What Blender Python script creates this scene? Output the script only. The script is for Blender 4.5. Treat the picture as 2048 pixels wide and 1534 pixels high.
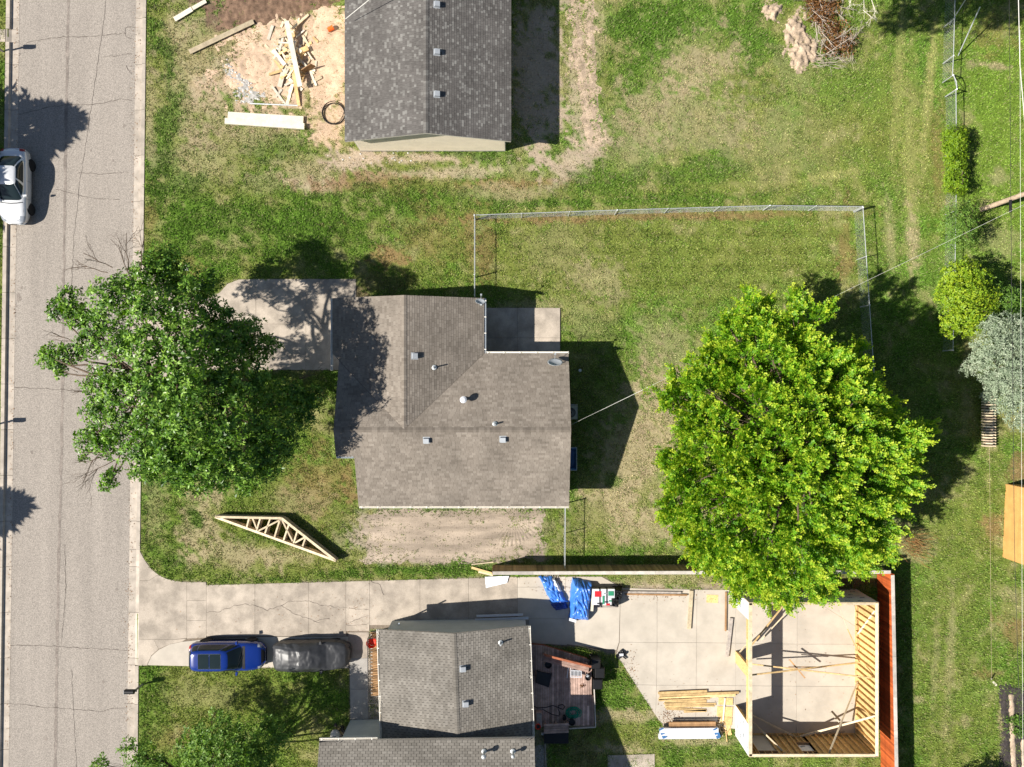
import bpy, math, random
import numpy as np
from mathutils import Vector, Matrix

random.seed(7)
rng = np.random.default_rng(11)
for o in list(bpy.data.objects):
    bpy.data.objects.remove(o)
scene = bpy.context.scene
COL = scene.collection

# ------------------------------------------------------------------ camera, sky, sun, exposure
CAM_H = 45.0                      # metres above the lawn, looking straight down
PPM = 32.0                        # photograph pixels per metre on the ground
cam_data = bpy.data.cameras.new("camera")
cam_data.sensor_fit = 'HORIZONTAL'
cam_data.sensor_width = 36.0
cam_data.lens = 36.0 * CAM_H * PPM / 2048.0
cam_data.clip_end = 500.0
cam = bpy.data.objects.new("camera", cam_data)
cam.location = (0, 0, CAM_H)
cam.rotation_euler = (0, 0, 0)
COL.objects.link(cam)
scene.camera = cam

SUN_EL = math.radians(42.0)
SUN_DIR = math.radians(14.4)      # shadows fall towards +x, turned this much towards +y
world = bpy.data.worlds.new("World")
scene.world = world
world.use_nodes = True
wn = world.node_tree.nodes
wl = world.node_tree.links
wn.clear()
sky = wn.new("ShaderNodeTexSky")
sky.sky_type = 'NISHITA'
sky.sun_disc = False
sky.sun_elevation = SUN_EL
to_sun = Vector((-math.cos(SUN_DIR) * math.cos(SUN_EL), -math.sin(SUN_DIR) * math.cos(SUN_EL), math.sin(SUN_EL)))
sky.sun_rotation = math.atan2(to_sun.x, to_sun.y)
sky.air_density = 1.0
sky.dust_density = 0.6
bg = wn.new("ShaderNodeBackground")
bg.inputs["Strength"].default_value = 0.055
wo = wn.new("ShaderNodeOutputWorld")
wl.new(sky.outputs[0], bg.inputs["Color"])
wl.new(bg.outputs[0], wo.inputs["Surface"])

sun_data = bpy.data.lights.new("sun", 'SUN')
sun_data.energy = 5.0
sun_data.angle = math.radians(0.55)
sun_data.color = (1.0, 0.945, 0.86)
sun = bpy.data.objects.new("sun", sun_data)
sun.rotation_euler = (-to_sun).to_track_quat('-Z', 'Y').to_euler()
sun.location = to_sun * 80
COL.objects.link(sun)

vs = scene.view_settings
vs.view_transform = 'Standard'
vs.look = 'None'
vs.gamma = 1.0
vs.use_curve_mapping = False
vs.exposure = 0.86

# ------------------------------------------------------------------ coordinates
def Q(gx, gy, z=0.0):
    """point that stands above a place measured on the flat site plan (plan units: 1/32 m)"""
    return Vector(((gx - 1024.0) / PPM, (767.0 - gy) / PPM, z))

def P(px, py, z=0.0):
    """site plan point of something surveyed from the air at height z"""
    f = (CAM_H - z) / CAM_H / PPM
    return Vector(((px - 1024.0) * f, (767.0 - py) * f, z))

# ------------------------------------------------------------------ materials
MATS = {}
def mk(name, col, rough=0.85, var=0.18, scale=5.0, fine=45.0, finevar=0.12, bump=0.0, bscale=40.0,
       tv=0.5, spec=0.25, metallic=0.0, col2=None, randobj=0.0, coat=0.0, stretch=None, coarse_only=False, contrast=(0.35, 0.65)):
    m = bpy.data.materials.new(name)
    m.use_nodes = True
    n = m.node_tree.nodes
    l = m.node_tree.links
    b = n["Principled BSDF"]
    b.inputs["Roughness"].default_value = rough
    b.inputs["Metallic"].default_value = metallic
    b.inputs["Specular IOR Level"].default_value = spec
    b.inputs["Coat Weight"].default_value = coat
    tc = n.new("ShaderNodeTexCoord")
    src = tc.outputs["Object"]
    if stretch:
        mp = n.new("ShaderNodeMapping")
        mp.inputs["Scale"].default_value = stretch
        l.new(src, mp.inputs["Vector"])
        src = mp.outputs[0]
    nz = n.new("ShaderNodeTexNoise")
    nz.inputs["Scale"].default_value = scale
    nz.inputs["Detail"].default_value = 5
    nz.inputs["Roughness"].default_value = 0.6
    l.new(src, nz.inputs["Vector"])
    if coarse_only: src = tc.outputs["Object"]
    rp = n.new("ShaderNodeValToRGB")
    c = Vector(col)
    a = c * (1 - var)
    d = Vector(col2) if col2 else c * (1 + var)
    rp.color_ramp.elements[0].position = contrast[0]
    rp.color_ramp.elements[1].position = contrast[1]
    rp.color_ramp.elements[0].color = (*a, 1)
    rp.color_ramp.elements[1].color = (*d, 1)
    l.new(nz.outputs["Fac"], rp.inputs["Fac"])
    fn = n.new("ShaderNodeTexNoise")
    fn.inputs["Scale"].default_value = fine
    fn.inputs["Detail"].default_value = 3
    l.new(src, fn.inputs["Vector"])
    mr = n.new("ShaderNodeMapRange")
    mr.inputs["From Min"].default_value = 0.3
    mr.inputs["From Max"].default_value = 0.7
    mr.inputs["To Min"].default_value = 1 - finevar
    mr.inputs["To Max"].default_value = 1 + finevar
    l.new(fn.outputs["Fac"], mr.inputs["Value"])
    at = n.new("ShaderNodeAttribute")
    at.attribute_name = "tone"
    tm = n.new("ShaderNodeMapRange")
    tm.clamp = False
    tm.inputs["To Min"].default_value = 1 - tv * 0.5
    tm.inputs["To Max"].default_value = 1 + tv * 0.5
    l.new(at.outputs["Fac"], tm.inputs["Value"])
    mu = n.new("ShaderNodeMath")
    mu.operation = 'MULTIPLY'
    l.new(mr.outputs[0], mu.inputs[0])
    l.new(tm.outputs[0], mu.inputs[1])
    fac = mu.outputs[0]
    if randobj:
        oi = n.new("ShaderNodeObjectInfo")
        om = n.new("ShaderNodeMapRange")
        om.inputs["To Min"].default_value = 1 - randobj
        om.inputs["To Max"].default_value = 1 + randobj
        l.new(oi.outputs["Random"], om.inputs["Value"])
        m2 = n.new("ShaderNodeMath")
        m2.operation = 'MULTIPLY'
        l.new(fac, m2.inputs[0])
        l.new(om.outputs[0], m2.inputs[1])
        fac = m2.outputs[0]
    vm = n.new("ShaderNodeVectorMath")
    vm.operation = 'SCALE'
    l.new(rp.outputs["Color"], vm.inputs[0])
    l.new(fac, vm.inputs["Scale"])
    l.new(vm.outputs[0], b.inputs["Base Color"])
    if bump:
        bn = n.new("ShaderNodeTexNoise")
        bn.inputs["Scale"].default_value = bscale
        bn.inputs["Detail"].default_value = 4
        l.new(src, bn.inputs["Vector"])
        bp = n.new("ShaderNodeBump")
        bp.inputs["Strength"].default_value = bump
        bp.inputs["Distance"].default_value = 0.02
        l.new(bn.outputs["Fac"], bp.inputs["Height"])
        l.new(bp.outputs[0], b.inputs["Normal"])
    MATS[name] = m
    return m

def mk_roof(name, dark, mid, light):
    m = bpy.data.materials.new(name)
    m.use_nodes = True
    n = m.node_tree.nodes
    l = m.node_tree.links
    b = n["Principled BSDF"]
    b.inputs["Roughness"].default_value = 0.92
    b.inputs["Specular IOR Level"].default_value = 0.15
    at = n.new("ShaderNodeAttribute")
    at.attribute_name = "tone"
    rp = n.new("ShaderNodeValToRGB")
    e = rp.color_ramp.elements
    e[0].position = 0.0
    e[0].color = (*dark, 1)
    e[1].position = 1.0
    e[1].color = (*light, 1)
    k = e.new(0.5)
    k.color = (*mid, 1)
    l.new(at.outputs["Fac"], rp.inputs["Fac"])
    tc = n.new("ShaderNodeTexCoord")
    geo = n.new("ShaderNodeNewGeometry")
    f1 = n.new("ShaderNodeTexNoise")
    f1.inputs["Scale"].default_value = 45
    f1.inputs["Detail"].default_value = 4
    f1.inputs["Roughness"].default_value = 0.75
    l.new(geo.outputs["Position"], f1.inputs["Vector"])
    f2 = n.new("ShaderNodeTexNoise")
    f2.inputs["Scale"].default_value = 0.55
    f2.inputs["Detail"].default_value = 5
    l.new(geo.outputs["Position"], f2.inputs["Vector"])
    m1 = n.new("ShaderNodeMapRange")
    m1.inputs["From Min"].default_value = 0.25
    m1.inputs["From Max"].default_value = 0.75
    m1.inputs["To Min"].default_value = 0.72
    m1.inputs["To Max"].default_value = 1.28
    l.new(f1.outputs["Fac"], m1.inputs["Value"])
    m2 = n.new("ShaderNodeMapRange")
    m2.inputs["From Min"].default_value = 0.3
    m2.inputs["From Max"].default_value = 0.7
    m2.inputs["To Min"].default_value = 0.80
    m2.inputs["To Max"].default_value = 1.17
    l.new(f2.outputs["Fac"], m2.inputs["Value"])
    mm = n.new("ShaderNodeMath")
    mm.operation = 'MULTIPLY'
    l.new(m1.outputs[0], mm.inputs[0])
    l.new(m2.outputs[0], mm.inputs[1])
    vm = n.new("ShaderNodeVectorMath")
    vm.operation = 'SCALE'
    l.new(rp.outputs["Color"], vm.inputs[0])
    l.new(mm.outputs[0], vm.inputs["Scale"])
    l.new(vm.outputs[0], b.inputs["Base Color"])
    MATS[name] = m
    return m

def mk_leaf(name, dark, mid, light, trans=0.35, rough=0.5):
    m = bpy.data.materials.new(name)
    m.use_nodes = True
    n = m.node_tree.nodes
    l = m.node_tree.links
    b = n["Principled BSDF"]
    b.inputs["Roughness"].default_value = rough
    b.inputs["Specular IOR Level"].default_value = 0.3
    at = n.new("ShaderNodeAttribute")
    at.attribute_name = "tone"
    rp = n.new("ShaderNodeValToRGB")
    e = rp.color_ramp.elements
    e[0].color = (*dark, 1)
    e[1].color = (*light, 1)
    k = e.new(0.5)
    k.color = (*mid, 1)
    l.new(at.outputs["Fac"], rp.inputs["Fac"])
    l.new(rp.outputs["Color"], b.inputs["Base Color"])
    tr = n.new("ShaderNodeBsdfTranslucent")
    hs = n.new("ShaderNodeHueSaturation")
    hs.inputs["Saturation"].default_value = 1.15
    hs.inputs["Value"].default_value = 1.25
    l.new(rp.outputs["Color"], hs.inputs["Color"])
    l.new(hs.outputs[0], tr.inputs["Color"])
    mx = n.new("ShaderNodeMixShader")
    mx.inputs["Fac"].default_value = trans
    l.new(b.outputs[0], mx.inputs[1])
    l.new(tr.outputs[0], mx.inputs[2])
    l.new(mx.outputs[0], n["Material Output"].inputs["Surface"])
    MATS[name] = m
    return m

def mk_glass(name, col=(0.02, 0.028, 0.03), rough=0.05):
    m = bpy.data.materials.new(name)
    m.use_nodes = True
    b = m.node_tree.nodes["Principled BSDF"]
    b.inputs["Base Color"].default_value = (*col, 1)
    b.inputs["Roughness"].default_value = rough
    b.inputs["Specular IOR Level"].default_value = 0.35
    MATS[name] = m
    return m

mk("asphalt", (0.275, 0.244, 0.212), 0.95, 0.07, 1.0, 17, 0.32, bump=0.5, bscale=30, tv=0, stretch=(1.0, 0.07, 1), coarse_only=True)
mk("concrete", (0.355, 0.305, 0.25), 0.9, 0.20, 0.9, 26, 0.13, contrast=(0.40, 0.62), bump=0.1, bscale=50, tv=0.0, randobj=0.09)
mk("concrete_new", (0.435, 0.388, 0.325), 0.88, 0.10, 0.8, 38, 0.05, tv=0.0, randobj=0.03)
mk("concrete_grey", (0.33, 0.31, 0.285), 0.9, 0.12, 1.6, 38, 0.08, tv=0.0, randobj=0.05)
mk("kerb_concrete", (0.39, 0.34, 0.285), 0.9, 0.16, 1.8, 38, 0.08, tv=0.25, randobj=0.06)
mk("crack_fill", (0.075, 0.06, 0.05), 0.95, 0.3, 6, 40, 0.1, tv=0)
mk("road_stain", (0.215, 0.185, 0.16), 0.95, 0.2, 1.2, 15, 0.28, tv=0)
mk_roof("roof_taupe", (0.140, 0.119, 0.098), (0.198, 0.170, 0.141), (0.250, 0.219, 0.184))
mk_roof("roof_grey", (0.080, 0.074, 0.069), (0.112, 0.104, 0.097), (0.185, 0.178, 0.165))
mk_roof("roof_tan", (0.125, 0.114, 0.098), (0.176, 0.161, 0.140), (0.222, 0.205, 0.180))
mk("fascia_white", (0.62, 0.57, 0.5), 0.6, 0.05, 3, tv=0.15)
mk("gutter_white", (0.72, 0.68, 0.6), 0.5, 0.05, 3, tv=0.1)
mk("gutter_grey", (0.36, 0.4, 0.44), 0.5, 0.05, 3, tv=0.1)
mk("siding_cream", (0.80, 0.70, 0.545), 0.7, 0.05, 2, tv=0.16)
mk("siding_grey", (0.42, 0.45, 0.43), 0.7, 0.05, 2, tv=0.16)
mk("siding_taupe", (0.36, 0.31, 0.26), 0.7, 0.05, 2, tv=0.16)
mk("metal_grey", (0.42, 0.45, 0.46), 0.4, 0.08, 4, metallic=0.5, tv=0.3)
mk("galvanised", (0.50, 0.52, 0.52), 0.45, 0.08, 6, metallic=0.4, tv=0.3)
mk("metal_dark", (0.03, 0.03, 0.032), 0.5, 0.1, 4, tv=0.3)
mk("dish_grey", (0.33, 0.35, 0.37), 0.5, 0.05, 4, tv=0.2)
mk("white_paint", (0.74, 0.73, 0.70), 0.5, 0.04, 4, tv=0.2)
mk("white_plastic", (0.58, 0.59, 0.62), 0.4, 0.05, 5, tv=0.2)
mk("black_plastic", (0.012, 0.012, 0.013), 0.45, 0.1, 5, tv=0.3)
mk("rubber", (0.018, 0.018, 0.019), 0.85, 0.15, 12, tv=0.3)
mk("wood_fresh", (0.57, 0.395, 0.185), 0.8, 0.22, 3.0, 22, 0.16, tv=0.6, randobj=0.16)
mk("wood_pale", (0.60, 0.495, 0.335), 0.8, 0.18, 3.0, 22, 0.14, tv=0.6, randobj=0.13)
mk("wood_white", (0.57, 0.52, 0.42), 0.8, 0.10, 3.0, 26, 0.08, tv=0.4)
mk("wood_grey", (0.30, 0.265, 0.235), 0.9, 0.2, 5.0, 30, 0.15, tv=0.5)
mk("wood_brown", (0.30, 0.175, 0.085), 0.85, 0.22, 3.0, 26, 0.12, tv=0.6)
mk("osb", (0.56, 0.385, 0.165), 0.85, 0.22, 9.0, 38, 0.22, tv=0.4)
mk("fence_wood", (0.335, 0.225, 0.115), 0.85, 0.22, 2.2, 26, 0.14, tv=0.7, randobj=0.12)
mk("fence_stain", (0.38, 0.082, 0.02), 0.75, 0.2, 2.2, 26, 0.12, tv=0.6, randobj=0.1)
mk("fence_cap", (0.47, 0.43, 0.38), 0.85, 0.15, 2.2, 26, 0.12, tv=0.5)
mk("deck_wood", (0.40, 0.275, 0.225), 0.85, 0.28, 2.6, 26, 0.15, tv=0.6, randobj=0.2)
mk("deck_red", (0.30, 0.10, 0.05), 0.8, 0.25, 2.6, 26, 0.15, tv=0.6)
mk("house_wrap", (0.60, 0.61, 0.62), 0.55, 0.06, 2.0, 20, 0.04, tv=0.2)
mk("wrap_print", (0.13, 0.16, 0.2), 0.6, 0.2, 6, tv=0.2)
mk("drywall", (0.5, 0.5, 0.48), 0.8, 0.05, 2, tv=0.1)
mk("bark", (0.11, 0.078, 0.055), 0.95, 0.3, 7, 30, 0.2, bump=0.6, bscale=25, tv=0.4)
mk("bark_pale", (0.40, 0.34, 0.28), 0.95, 0.2, 7, 30, 0.15, tv=0.4)
mk("twig_white", (0.62, 0.56, 0.48), 0.9, 0.15, 7, tv=0.4)
mk("dead_leaf", (0.21, 0.095, 0.035), 0.9, 0.3, 4, tv=0.9)
mk("soil_brown", (0.165, 0.105, 0.07), 1.0, 0.35, 2.5, 22, 0.25, bump=0.8, bscale=18, tv=0)
mk("soil_tan", (0.37, 0.285, 0.205), 1.0, 0.3, 2.4, 18, 0.28, bump=1.0, bscale=25, tv=0)
mk("soil_grey", (0.315, 0.257, 0.20), 1.0, 0.30, 0.9, 24, 0.14, bump=0.4, bscale=30, tv=0, stretch=(.35, 1.7, 1), coarse_only=True)
mk("sand", (0.50, 0.365, 0.255), 1.0, 0.2, 1.2, 22, 0.2, bump=0.4, bscale=30, tv=0)
mk("rubble", (0.46, 0.44, 0.41), 0.95, 0.2, 5, 30, 0.18, tv=0.4)
mk("mulch", (0.05, 0.042, 0.04), 1.0, 0.4, 8, 34, 0.35, bump=0.8, bscale=30, tv=0.3)
mk("gravel", (0.30, 0.28, 0.26), 1.0, 0.4, 14, 40, 0.35, bump=0.8, bscale=40, tv=0)
mk("tarp_blue", (0.045, 0.17, 0.56), 0.35, 0.14, 3, 18, 0.08, tv=0.2, spec=0.5)
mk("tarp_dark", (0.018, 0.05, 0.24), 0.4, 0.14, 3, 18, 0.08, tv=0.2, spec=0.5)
mk("tarp_white", (0.68, 0.71, 0.76), 0.45, 0.08, 4, 18, 0.08, tv=0.2)
mk("car_cover", (0.036, 0.037, 0.040), 0.42, 0.15, 2, 16, 0.06, tv=0.2, spec=0.4)
mk("paint_blue", (0.004, 0.022, 0.165), 0.2, 0.04, 1.5, 60, 0.03, tv=0.1, spec=0.5, coat=0.8)
mk("paint_silver", (0.60, 0.61, 0.62), 0.3, 0.03, 1.5, 60, 0.02, tv=0.1, spec=0.5, metallic=0.25, coat=0.6)
mk("chrome", (0.6, 0.6, 0.62), 0.25, 0.03, 3, metallic=0.9, tv=0.1)
mk("lamp_clear", (0.25, 0.27, 0.3), 0.15, 0.05, 3, tv=0.1, spec=0.6)
mk("lamp_red", (0.25, 0.01, 0.01), 0.2, 0.05, 3, tv=0.1, spec=0.6)
mk("red_plastic", (0.62, 0.035, 0.012), 0.45, 0.1, 3, tv=0.3)
mk("orange_plastic", (0.75, 0.13, 0.02), 0.45, 0.1, 3, tv=0.3)
mk("green_plastic", (0.0, 0.22, 0.13), 0.4, 0.1, 3, tv=0.3)
mk("print_red", (0.5, 0.02, 0.03), 0.5, 0.1, 3, tv=0.2)
mk("print_green", (0.03, 0.22, 0.12), 0.5, 0.1, 3, tv=0.2)
mk("shed_roof", (0.10, 0.07, 0.05), 0.7, 0.07, 1.2, 20, 0.05, tv=0.3)
mk("shed_wall", (0.50, 0.28, 0.09), 0.8, 0.1, 2, tv=0.3)
mk("wire_black", (0.02, 0.02, 0.02), 0.6, 0.1, 3, tv=0)
mk("wire_white", (0.62, 0.6, 0.55), 0.6, 0.1, 3, tv=0)
mk("pole_wood", (0.42, 0.32, 0.23), 0.9, 0.25, 4, 20, 0.15, tv=0.3)
mk("tote_blue", (0.05, 0.14, 0.30), 0.4, 0.1, 3, tv=0.3)
mk("ac_grey", (0.32, 0.32, 0.30), 0.6, 0.1, 3, tv=0.3)
mk("stone_grey", (0.42, 0.40, 0.38), 0.95, 0.2, 6, tv=0.4)
mk_glass("car_glass", (0.012, 0.02, 0.022))
mk_glass("window_glass", (0.03, 0.04, 0.05))
mk_leaf("leaf_ash", (0.036, 0.095, 0.010), (0.098, 0.215, 0.022), (0.27, 0.43, 0.07), 0.24, 0.38)
mk_leaf("leaf_maple", (0.055, 0.165, 0.008), (0.170, 0.37, 0.014), (0.50, 0.59, 0.045), 0.40, 0.5)
mk_leaf("leaf_lime", (0.08, 0.15, 0.01), (0.19, 0.32, 0.016), (0.36, 0.44, 0.025), 0.32, 0.5)
mk_leaf("leaf_plain", (0.045, 0.105, 0.016), (0.11, 0.22, 0.03), (0.21, 0.33, 0.055), 0.3, 0.5)
mk_leaf("leaf_silver", (0.13, 0.18, 0.11), (0.27, 0.335, 0.22), (0.45, 0.50, 0.37), 0.25, 0.6)
mk_leaf("needle", (0.012, 0.03, 0.01), (0.025, 0.055, 0.02), (0.05, 0.09, 0.03), 0.15, 0.6)
mk_leaf("leaf_brown", (0.09, 0.04, 0.015), (0.20, 0.09, 0.03), (0.34, 0.17, 0.06), 0.2, 0.8)

# ------------------------------------------------------------------ mesh builder
OFF = {}
class MB:
    def __init__(s):
        s.v = []; s.f = []; s.t = []; s.m = []; s.tone = 0.5; s.mi = 0
    def add(s, pts, faces, tone=None, mi=None):
        k = len(s.v)
        s.v.extend([tuple(p) for p in pts])
        t = s.tone if tone is None else tone
        q = s.mi if mi is None else mi
        for f in faces:
            s.f.append(tuple(i + k for i in f)); s.t.append(t); s.m.append(q)
        return s
    def hexa(s, b, t, tone=None, mi=None):
        """eight corners: b four below (counter-clockwise seen from above), t four above"""
        return s.add(list(b) + list(t), [(3, 2, 1, 0), (4, 5, 6, 7), (0, 1, 5, 4), (1, 2, 6, 5), (2, 3, 7, 6), (3, 0, 4, 7)], tone, mi)
    def box(s, x0, x1, y0, y1, z0, z1, tone=None, mi=None):
        if x0 > x1: x0, x1 = x1, x0
        if y0 > y1: y0, y1 = y1, y0
        return s.hexa([(x0, y0, z0), (x1, y0, z0), (x1, y1, z0), (x0, y1, z0)],
                      [(x0, y0, z1), (x1, y0, z1), (x1, y1, z1), (x0, y1, z1)], tone, mi)
    def beam(s, a, b, w, h, up=(0, 0, 1), tone=None, mi=None, ext=0.0):
        a = Vector(a); b = Vector(b)
        d = (b - a).normalized()
        u = Vector(up)
        sd = d.cross(u)
        if sd.length < 1e-4:
            sd = d.cross(Vector((1, 0, 0)))
        sd.normalize()
        u = sd.cross(d).normalized()
        a = a - d * ext; b = b + d * ext
        x = sd * (w / 2); y = u * (h / 2)
        return s.hexa([a - x - y, a + x - y, b + x - y, b - x - y], [a - x + y, a + x + y, b + x + y, b - x + y], tone, mi)
    def prism(s, poly, z0, z1, tone=None, mi=None):
        n = len(poly)
        ar = sum(poly[i][0] * poly[(i + 1) % n][1] - poly[(i + 1) % n][0] * poly[i][1] for i in range(n))
        if ar < 0: poly = poly[::-1]
        g0 = z0 if callable(z0) else (lambda p: z0)
        g1 = z1 if callable(z1) else (lambda p: z1)
        pts = [(p[0], p[1], g0(p)) for p in poly] + [(p[0], p[1], g1(p)) for p in poly]
        fs = [tuple(range(n - 1, -1, -1)), tuple(range(n, 2 * n))]
        fs += [(i, (i + 1) % n, n + (i + 1) % n, n + i) for i in range(n)]
        return s.add(pts, fs, tone, mi)
    def tube(s, pts, r, n=6, tone=None, mi=None, caps=True):
        pts = [Vector(p) for p in pts]
        rs = r if isinstance(r, (list, tuple)) else [r] * len(pts)
        V = []; F = []
        ref = None
        for i, p in enumerate(pts):
            d = (pts[min(i + 1, len(pts) - 1)] - pts[max(i - 1, 0)])
            if d.length < 1e-9: d = Vector((0, 0, 1))
            d.normalize()
            if ref is None:
                ref = d.cross(Vector((0, 0, 1)))
                if ref.length < 0.1: ref = d.cross(Vector((1, 0, 0)))
            ref = ref - d * ref.dot(d)
            if ref.length < 1e-6: ref = d.orthogonal()
            ref.normalize()
            w = d.cross(ref)
            for k in range(n):
                a = 2 * math.pi * k / n
                V.append(p + (ref * math.cos(a) + w * math.sin(a)) * rs[i])
        for i in range(len(pts) - 1):
            for k in range(n):
                a = i * n + k; b = i * n + (k + 1) % n
                F.append((a, b, b + n, a + n))
        if caps:
            F.append(tuple(range(n - 1, -1, -1)))
            F.append(tuple(range((len(pts) - 1) * n, len(pts) * n)))
        return s.add(V, F, tone, mi)
    def lathe(s, prof, c=(0, 0, 0), n=16, tone=None, mi=None, axis='z'):
        V = []; F = []
        for (r, z) in prof:
            for k in range(n):
                a = 2 * math.pi * k / n
                if axis == 'z': V.append((c[0] + r * math.cos(a), c[1] + r * math.sin(a), c[2] + z))
                elif axis == 'y': V.append((c[0] + r * math.sin(a), c[1] + z, c[2] + r * math.cos(a)))
                else: V.append((c[0] + z, c[1] + r * math.cos(a), c[2] + r * math.sin(a)))
        for i in range(len(prof) - 1):
            for k in range(n):
                a = i * n + k; b = i * n + (k + 1) % n
                F.append((a, b, b + n, a + n))
        F.append(tuple(range(n - 1, -1, -1)))
        F.append(tuple(range((len(prof) - 1) * n, len(prof) * n)))
        return s.add(V, F, tone, mi)
    def grid(s, nu, nv, fn, tone=None, mi=None, closed=False):
        V = [fn(i / (nu - 1), j / (nv - 1)) for i in range(nu) for j in range(nv)]
        F = [(i * nv + j, (i + 1) * nv + j, (i + 1) * nv + j + 1, i * nv + j + 1) for i in range(nu - 1) for j in range(nv - 1)]
        return s.add(V, F, tone, mi)
    def mesh(s, name, mats, smooth=False, off=None):
        me = bpy.data.meshes.new(name)
        v = s.v
        if off is not None and (off[0] or off[1] or off[2]):
            v = [(p[0] - off[0], p[1] - off[1], p[2] - off[2]) for p in v]
        me.from_pydata(v, [], s.f)
        for m in mats:
            me.materials.append(MATS[m])
        at = me.attributes.new("tone", 'FLOAT', 'FACE')
        at.data.foreach_set("value", s.t)
        if len(mats) > 1:
            me.polygons.foreach_set("material_index", s.m)
        if smooth:
            me.polygons.foreach_set("use_smooth", [True] * len(s.f))
        me.update()
        return me
    def build(s, name, mats, parent=None, smooth=False, local=False, at=None):
        if isinstance(mats, str): mats = [mats]
        off = None
        if parent is not None:
            if not local: off = OFF.get(parent.name, Vector((0, 0, 0)))
        elif at is not None:
            off = Vector(at)
        o = bpy.data.objects.new(name, s.mesh(name, mats, smooth, off))
        COL.objects.link(o)
        if parent is not None:
            o.parent = parent
            OFF[o.name] = OFF.get(parent.name, Vector((0, 0, 0)))
        elif at is not None:
            o.location = at
            OFF[o.name] = Vector(at)
        return o

def tag(o, label=None, cat=None, group=None, kind=None):
    if label: o["label"] = label
    if cat: o["category"] = cat
    if group: o["group"] = group
    if kind: o["kind"] = kind
    return o

def thing(name, label, cat, loc=(0, 0, 0), rotz=0.0, group=None):
    o = bpy.data.objects.new(name, None)
    o.empty_display_size = 0.2
    COL.objects.link(o)
    o.location = loc
    o.rotation_euler = (0, 0, rotz)
    OFF[o.name] = Vector(loc)
    return tag(o, label, cat, group)

def copy_tree(o, parent=None):
    c = o.copy()
    COL.objects.link(c)
    if parent is not None:
        c.parent = parent
    OFF[c.name] = OFF.get(o.name, Vector((0, 0, 0)))
    for ch in list(o.children):
        copy_tree(ch, c)
    return c

def lerp(a, b, t):
    return a + (b - a) * t

def sstep(a, b, x):
    t = np.clip((x - a) / (b - a), 0, 1)
    return t * t * (3 - 2 * t)

def vnoise(x, y, seed=0):
    x = np.asarray(x, dtype=np.float64); y = np.asarray(y, dtype=np.float64)
    xi = np.floor(x).astype(np.int64); yi = np.floor(y).astype(np.int64)
    xf = x - xi; yf = y - yi
    xf = xf * xf * (3 - 2 * xf); yf = yf * yf * (3 - 2 * yf)
    def h(a, b):
        n = (a * 374761393 + b * 668265263 + seed * 974634777) & 0x7fffffff
        n = ((n ^ (n >> 13)) * 1274126177) & 0x7fffffff
        n = n ^ (n >> 16)
        return (n & 0xffff) / 65535.0
    return (h(xi, yi) * (1 - xf) + h(xi + 1, yi) * xf) * (1 - yf) + (h(xi, yi + 1) * (1 - xf) + h(xi + 1, yi + 1) * xf) * yf

def fbm(x, y, seed=0, oct=4):
    r = 0; a = 0.5; t = 0
    for i in range(oct):
        r = r + a * vnoise(x * 2 ** i, y * 2 ** i, seed + i * 17); t += a; a *= 0.55
    return r / t

def inpoly(px, py, poly):
    c = np.zeros(px.shape, bool)
    n = len(poly)
    for i in range(n):
        x0, y0 = poly[i]; x1, y1 = poly[(i + 1) % n]
        if y0 == y1: continue
        k = ((y0 > py) != (y1 > py)) & (px < (x1 - x0) * (py - y0) / (y1 - y0) + x0)
        c ^= k
    return c
# ------------------------------------------------------------------ site plan: road edges and paved areas
def road_in_r(y): return 270.6 - 18.6 * y / 1534.0
def road_out_r(y): return 293.0 - 17.5 * y / 1534.0
def road_in_l(y): return 37.0 - 21.5 * y / 1534.0
def road_out_l(y): return 13.0 - 20.0 * y / 1534.0

APRON_S = [(280, 1100), (287, 1115), (295, 1128), (304, 1139), (317, 1149), (332, 1157), (352, 1162), (374, 1164),
           (374, 1281), (365, 1282), (340, 1287), (318, 1299), (303, 1312), (294, 1331), (277, 1331)]
DRIVE_S = [(374, 1164), (413, 1164), (413, 1170), (980, 1155), (1035, 1154), (1205, 1152), (1247, 1175), (1471, 1180),
           (1714, 1180), (1714, 1470), (1471, 1470), (1471, 1458), (1330, 1458), (1233, 1310), (1150, 1292), (1058, 1290), (1058, 1250), (740, 1250),
           (740, 1440), (698, 1440), (698, 1316), (697, 1336), (292, 1331), (374, 1281)]
DRIVE_N = [(276, 530), (292, 533), (330, 560), (360, 600), (440, 585), (455, 568), (478, 559), (712, 558), (712, 740), (360, 740), (320, 760), (290, 790), (276, 795)]
PATIO = [(968, 616), (1120, 616), (1120, 711), (968, 711)]
HOUSE_N = [(722, -150), (1010, -150), (1010, 302), (722, 302)]
HOUSE_M = [(700, 617), (960, 617), (960, 720), (1120, 720), (1120, 985), (745, 985), (745, 890), (712, 890)]
HOUSE_S = [(785, 1236), (1050, 1236), (1050, 1700), (704, 1700), (704, 1438), (785, 1438)]
PAVED = [[(292, 1332), (303, 1308), (318, 1295), (345, 1278), (374, 1274), (560, 1268), (742, 1244), (790, 1244), (790, 1262), (742, 1262), (698, 1337)], APRON_S, DRIVE_S, DRIVE_N, PATIO, HOUSE_N, HOUSE_M, HOUSE_S]

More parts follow.
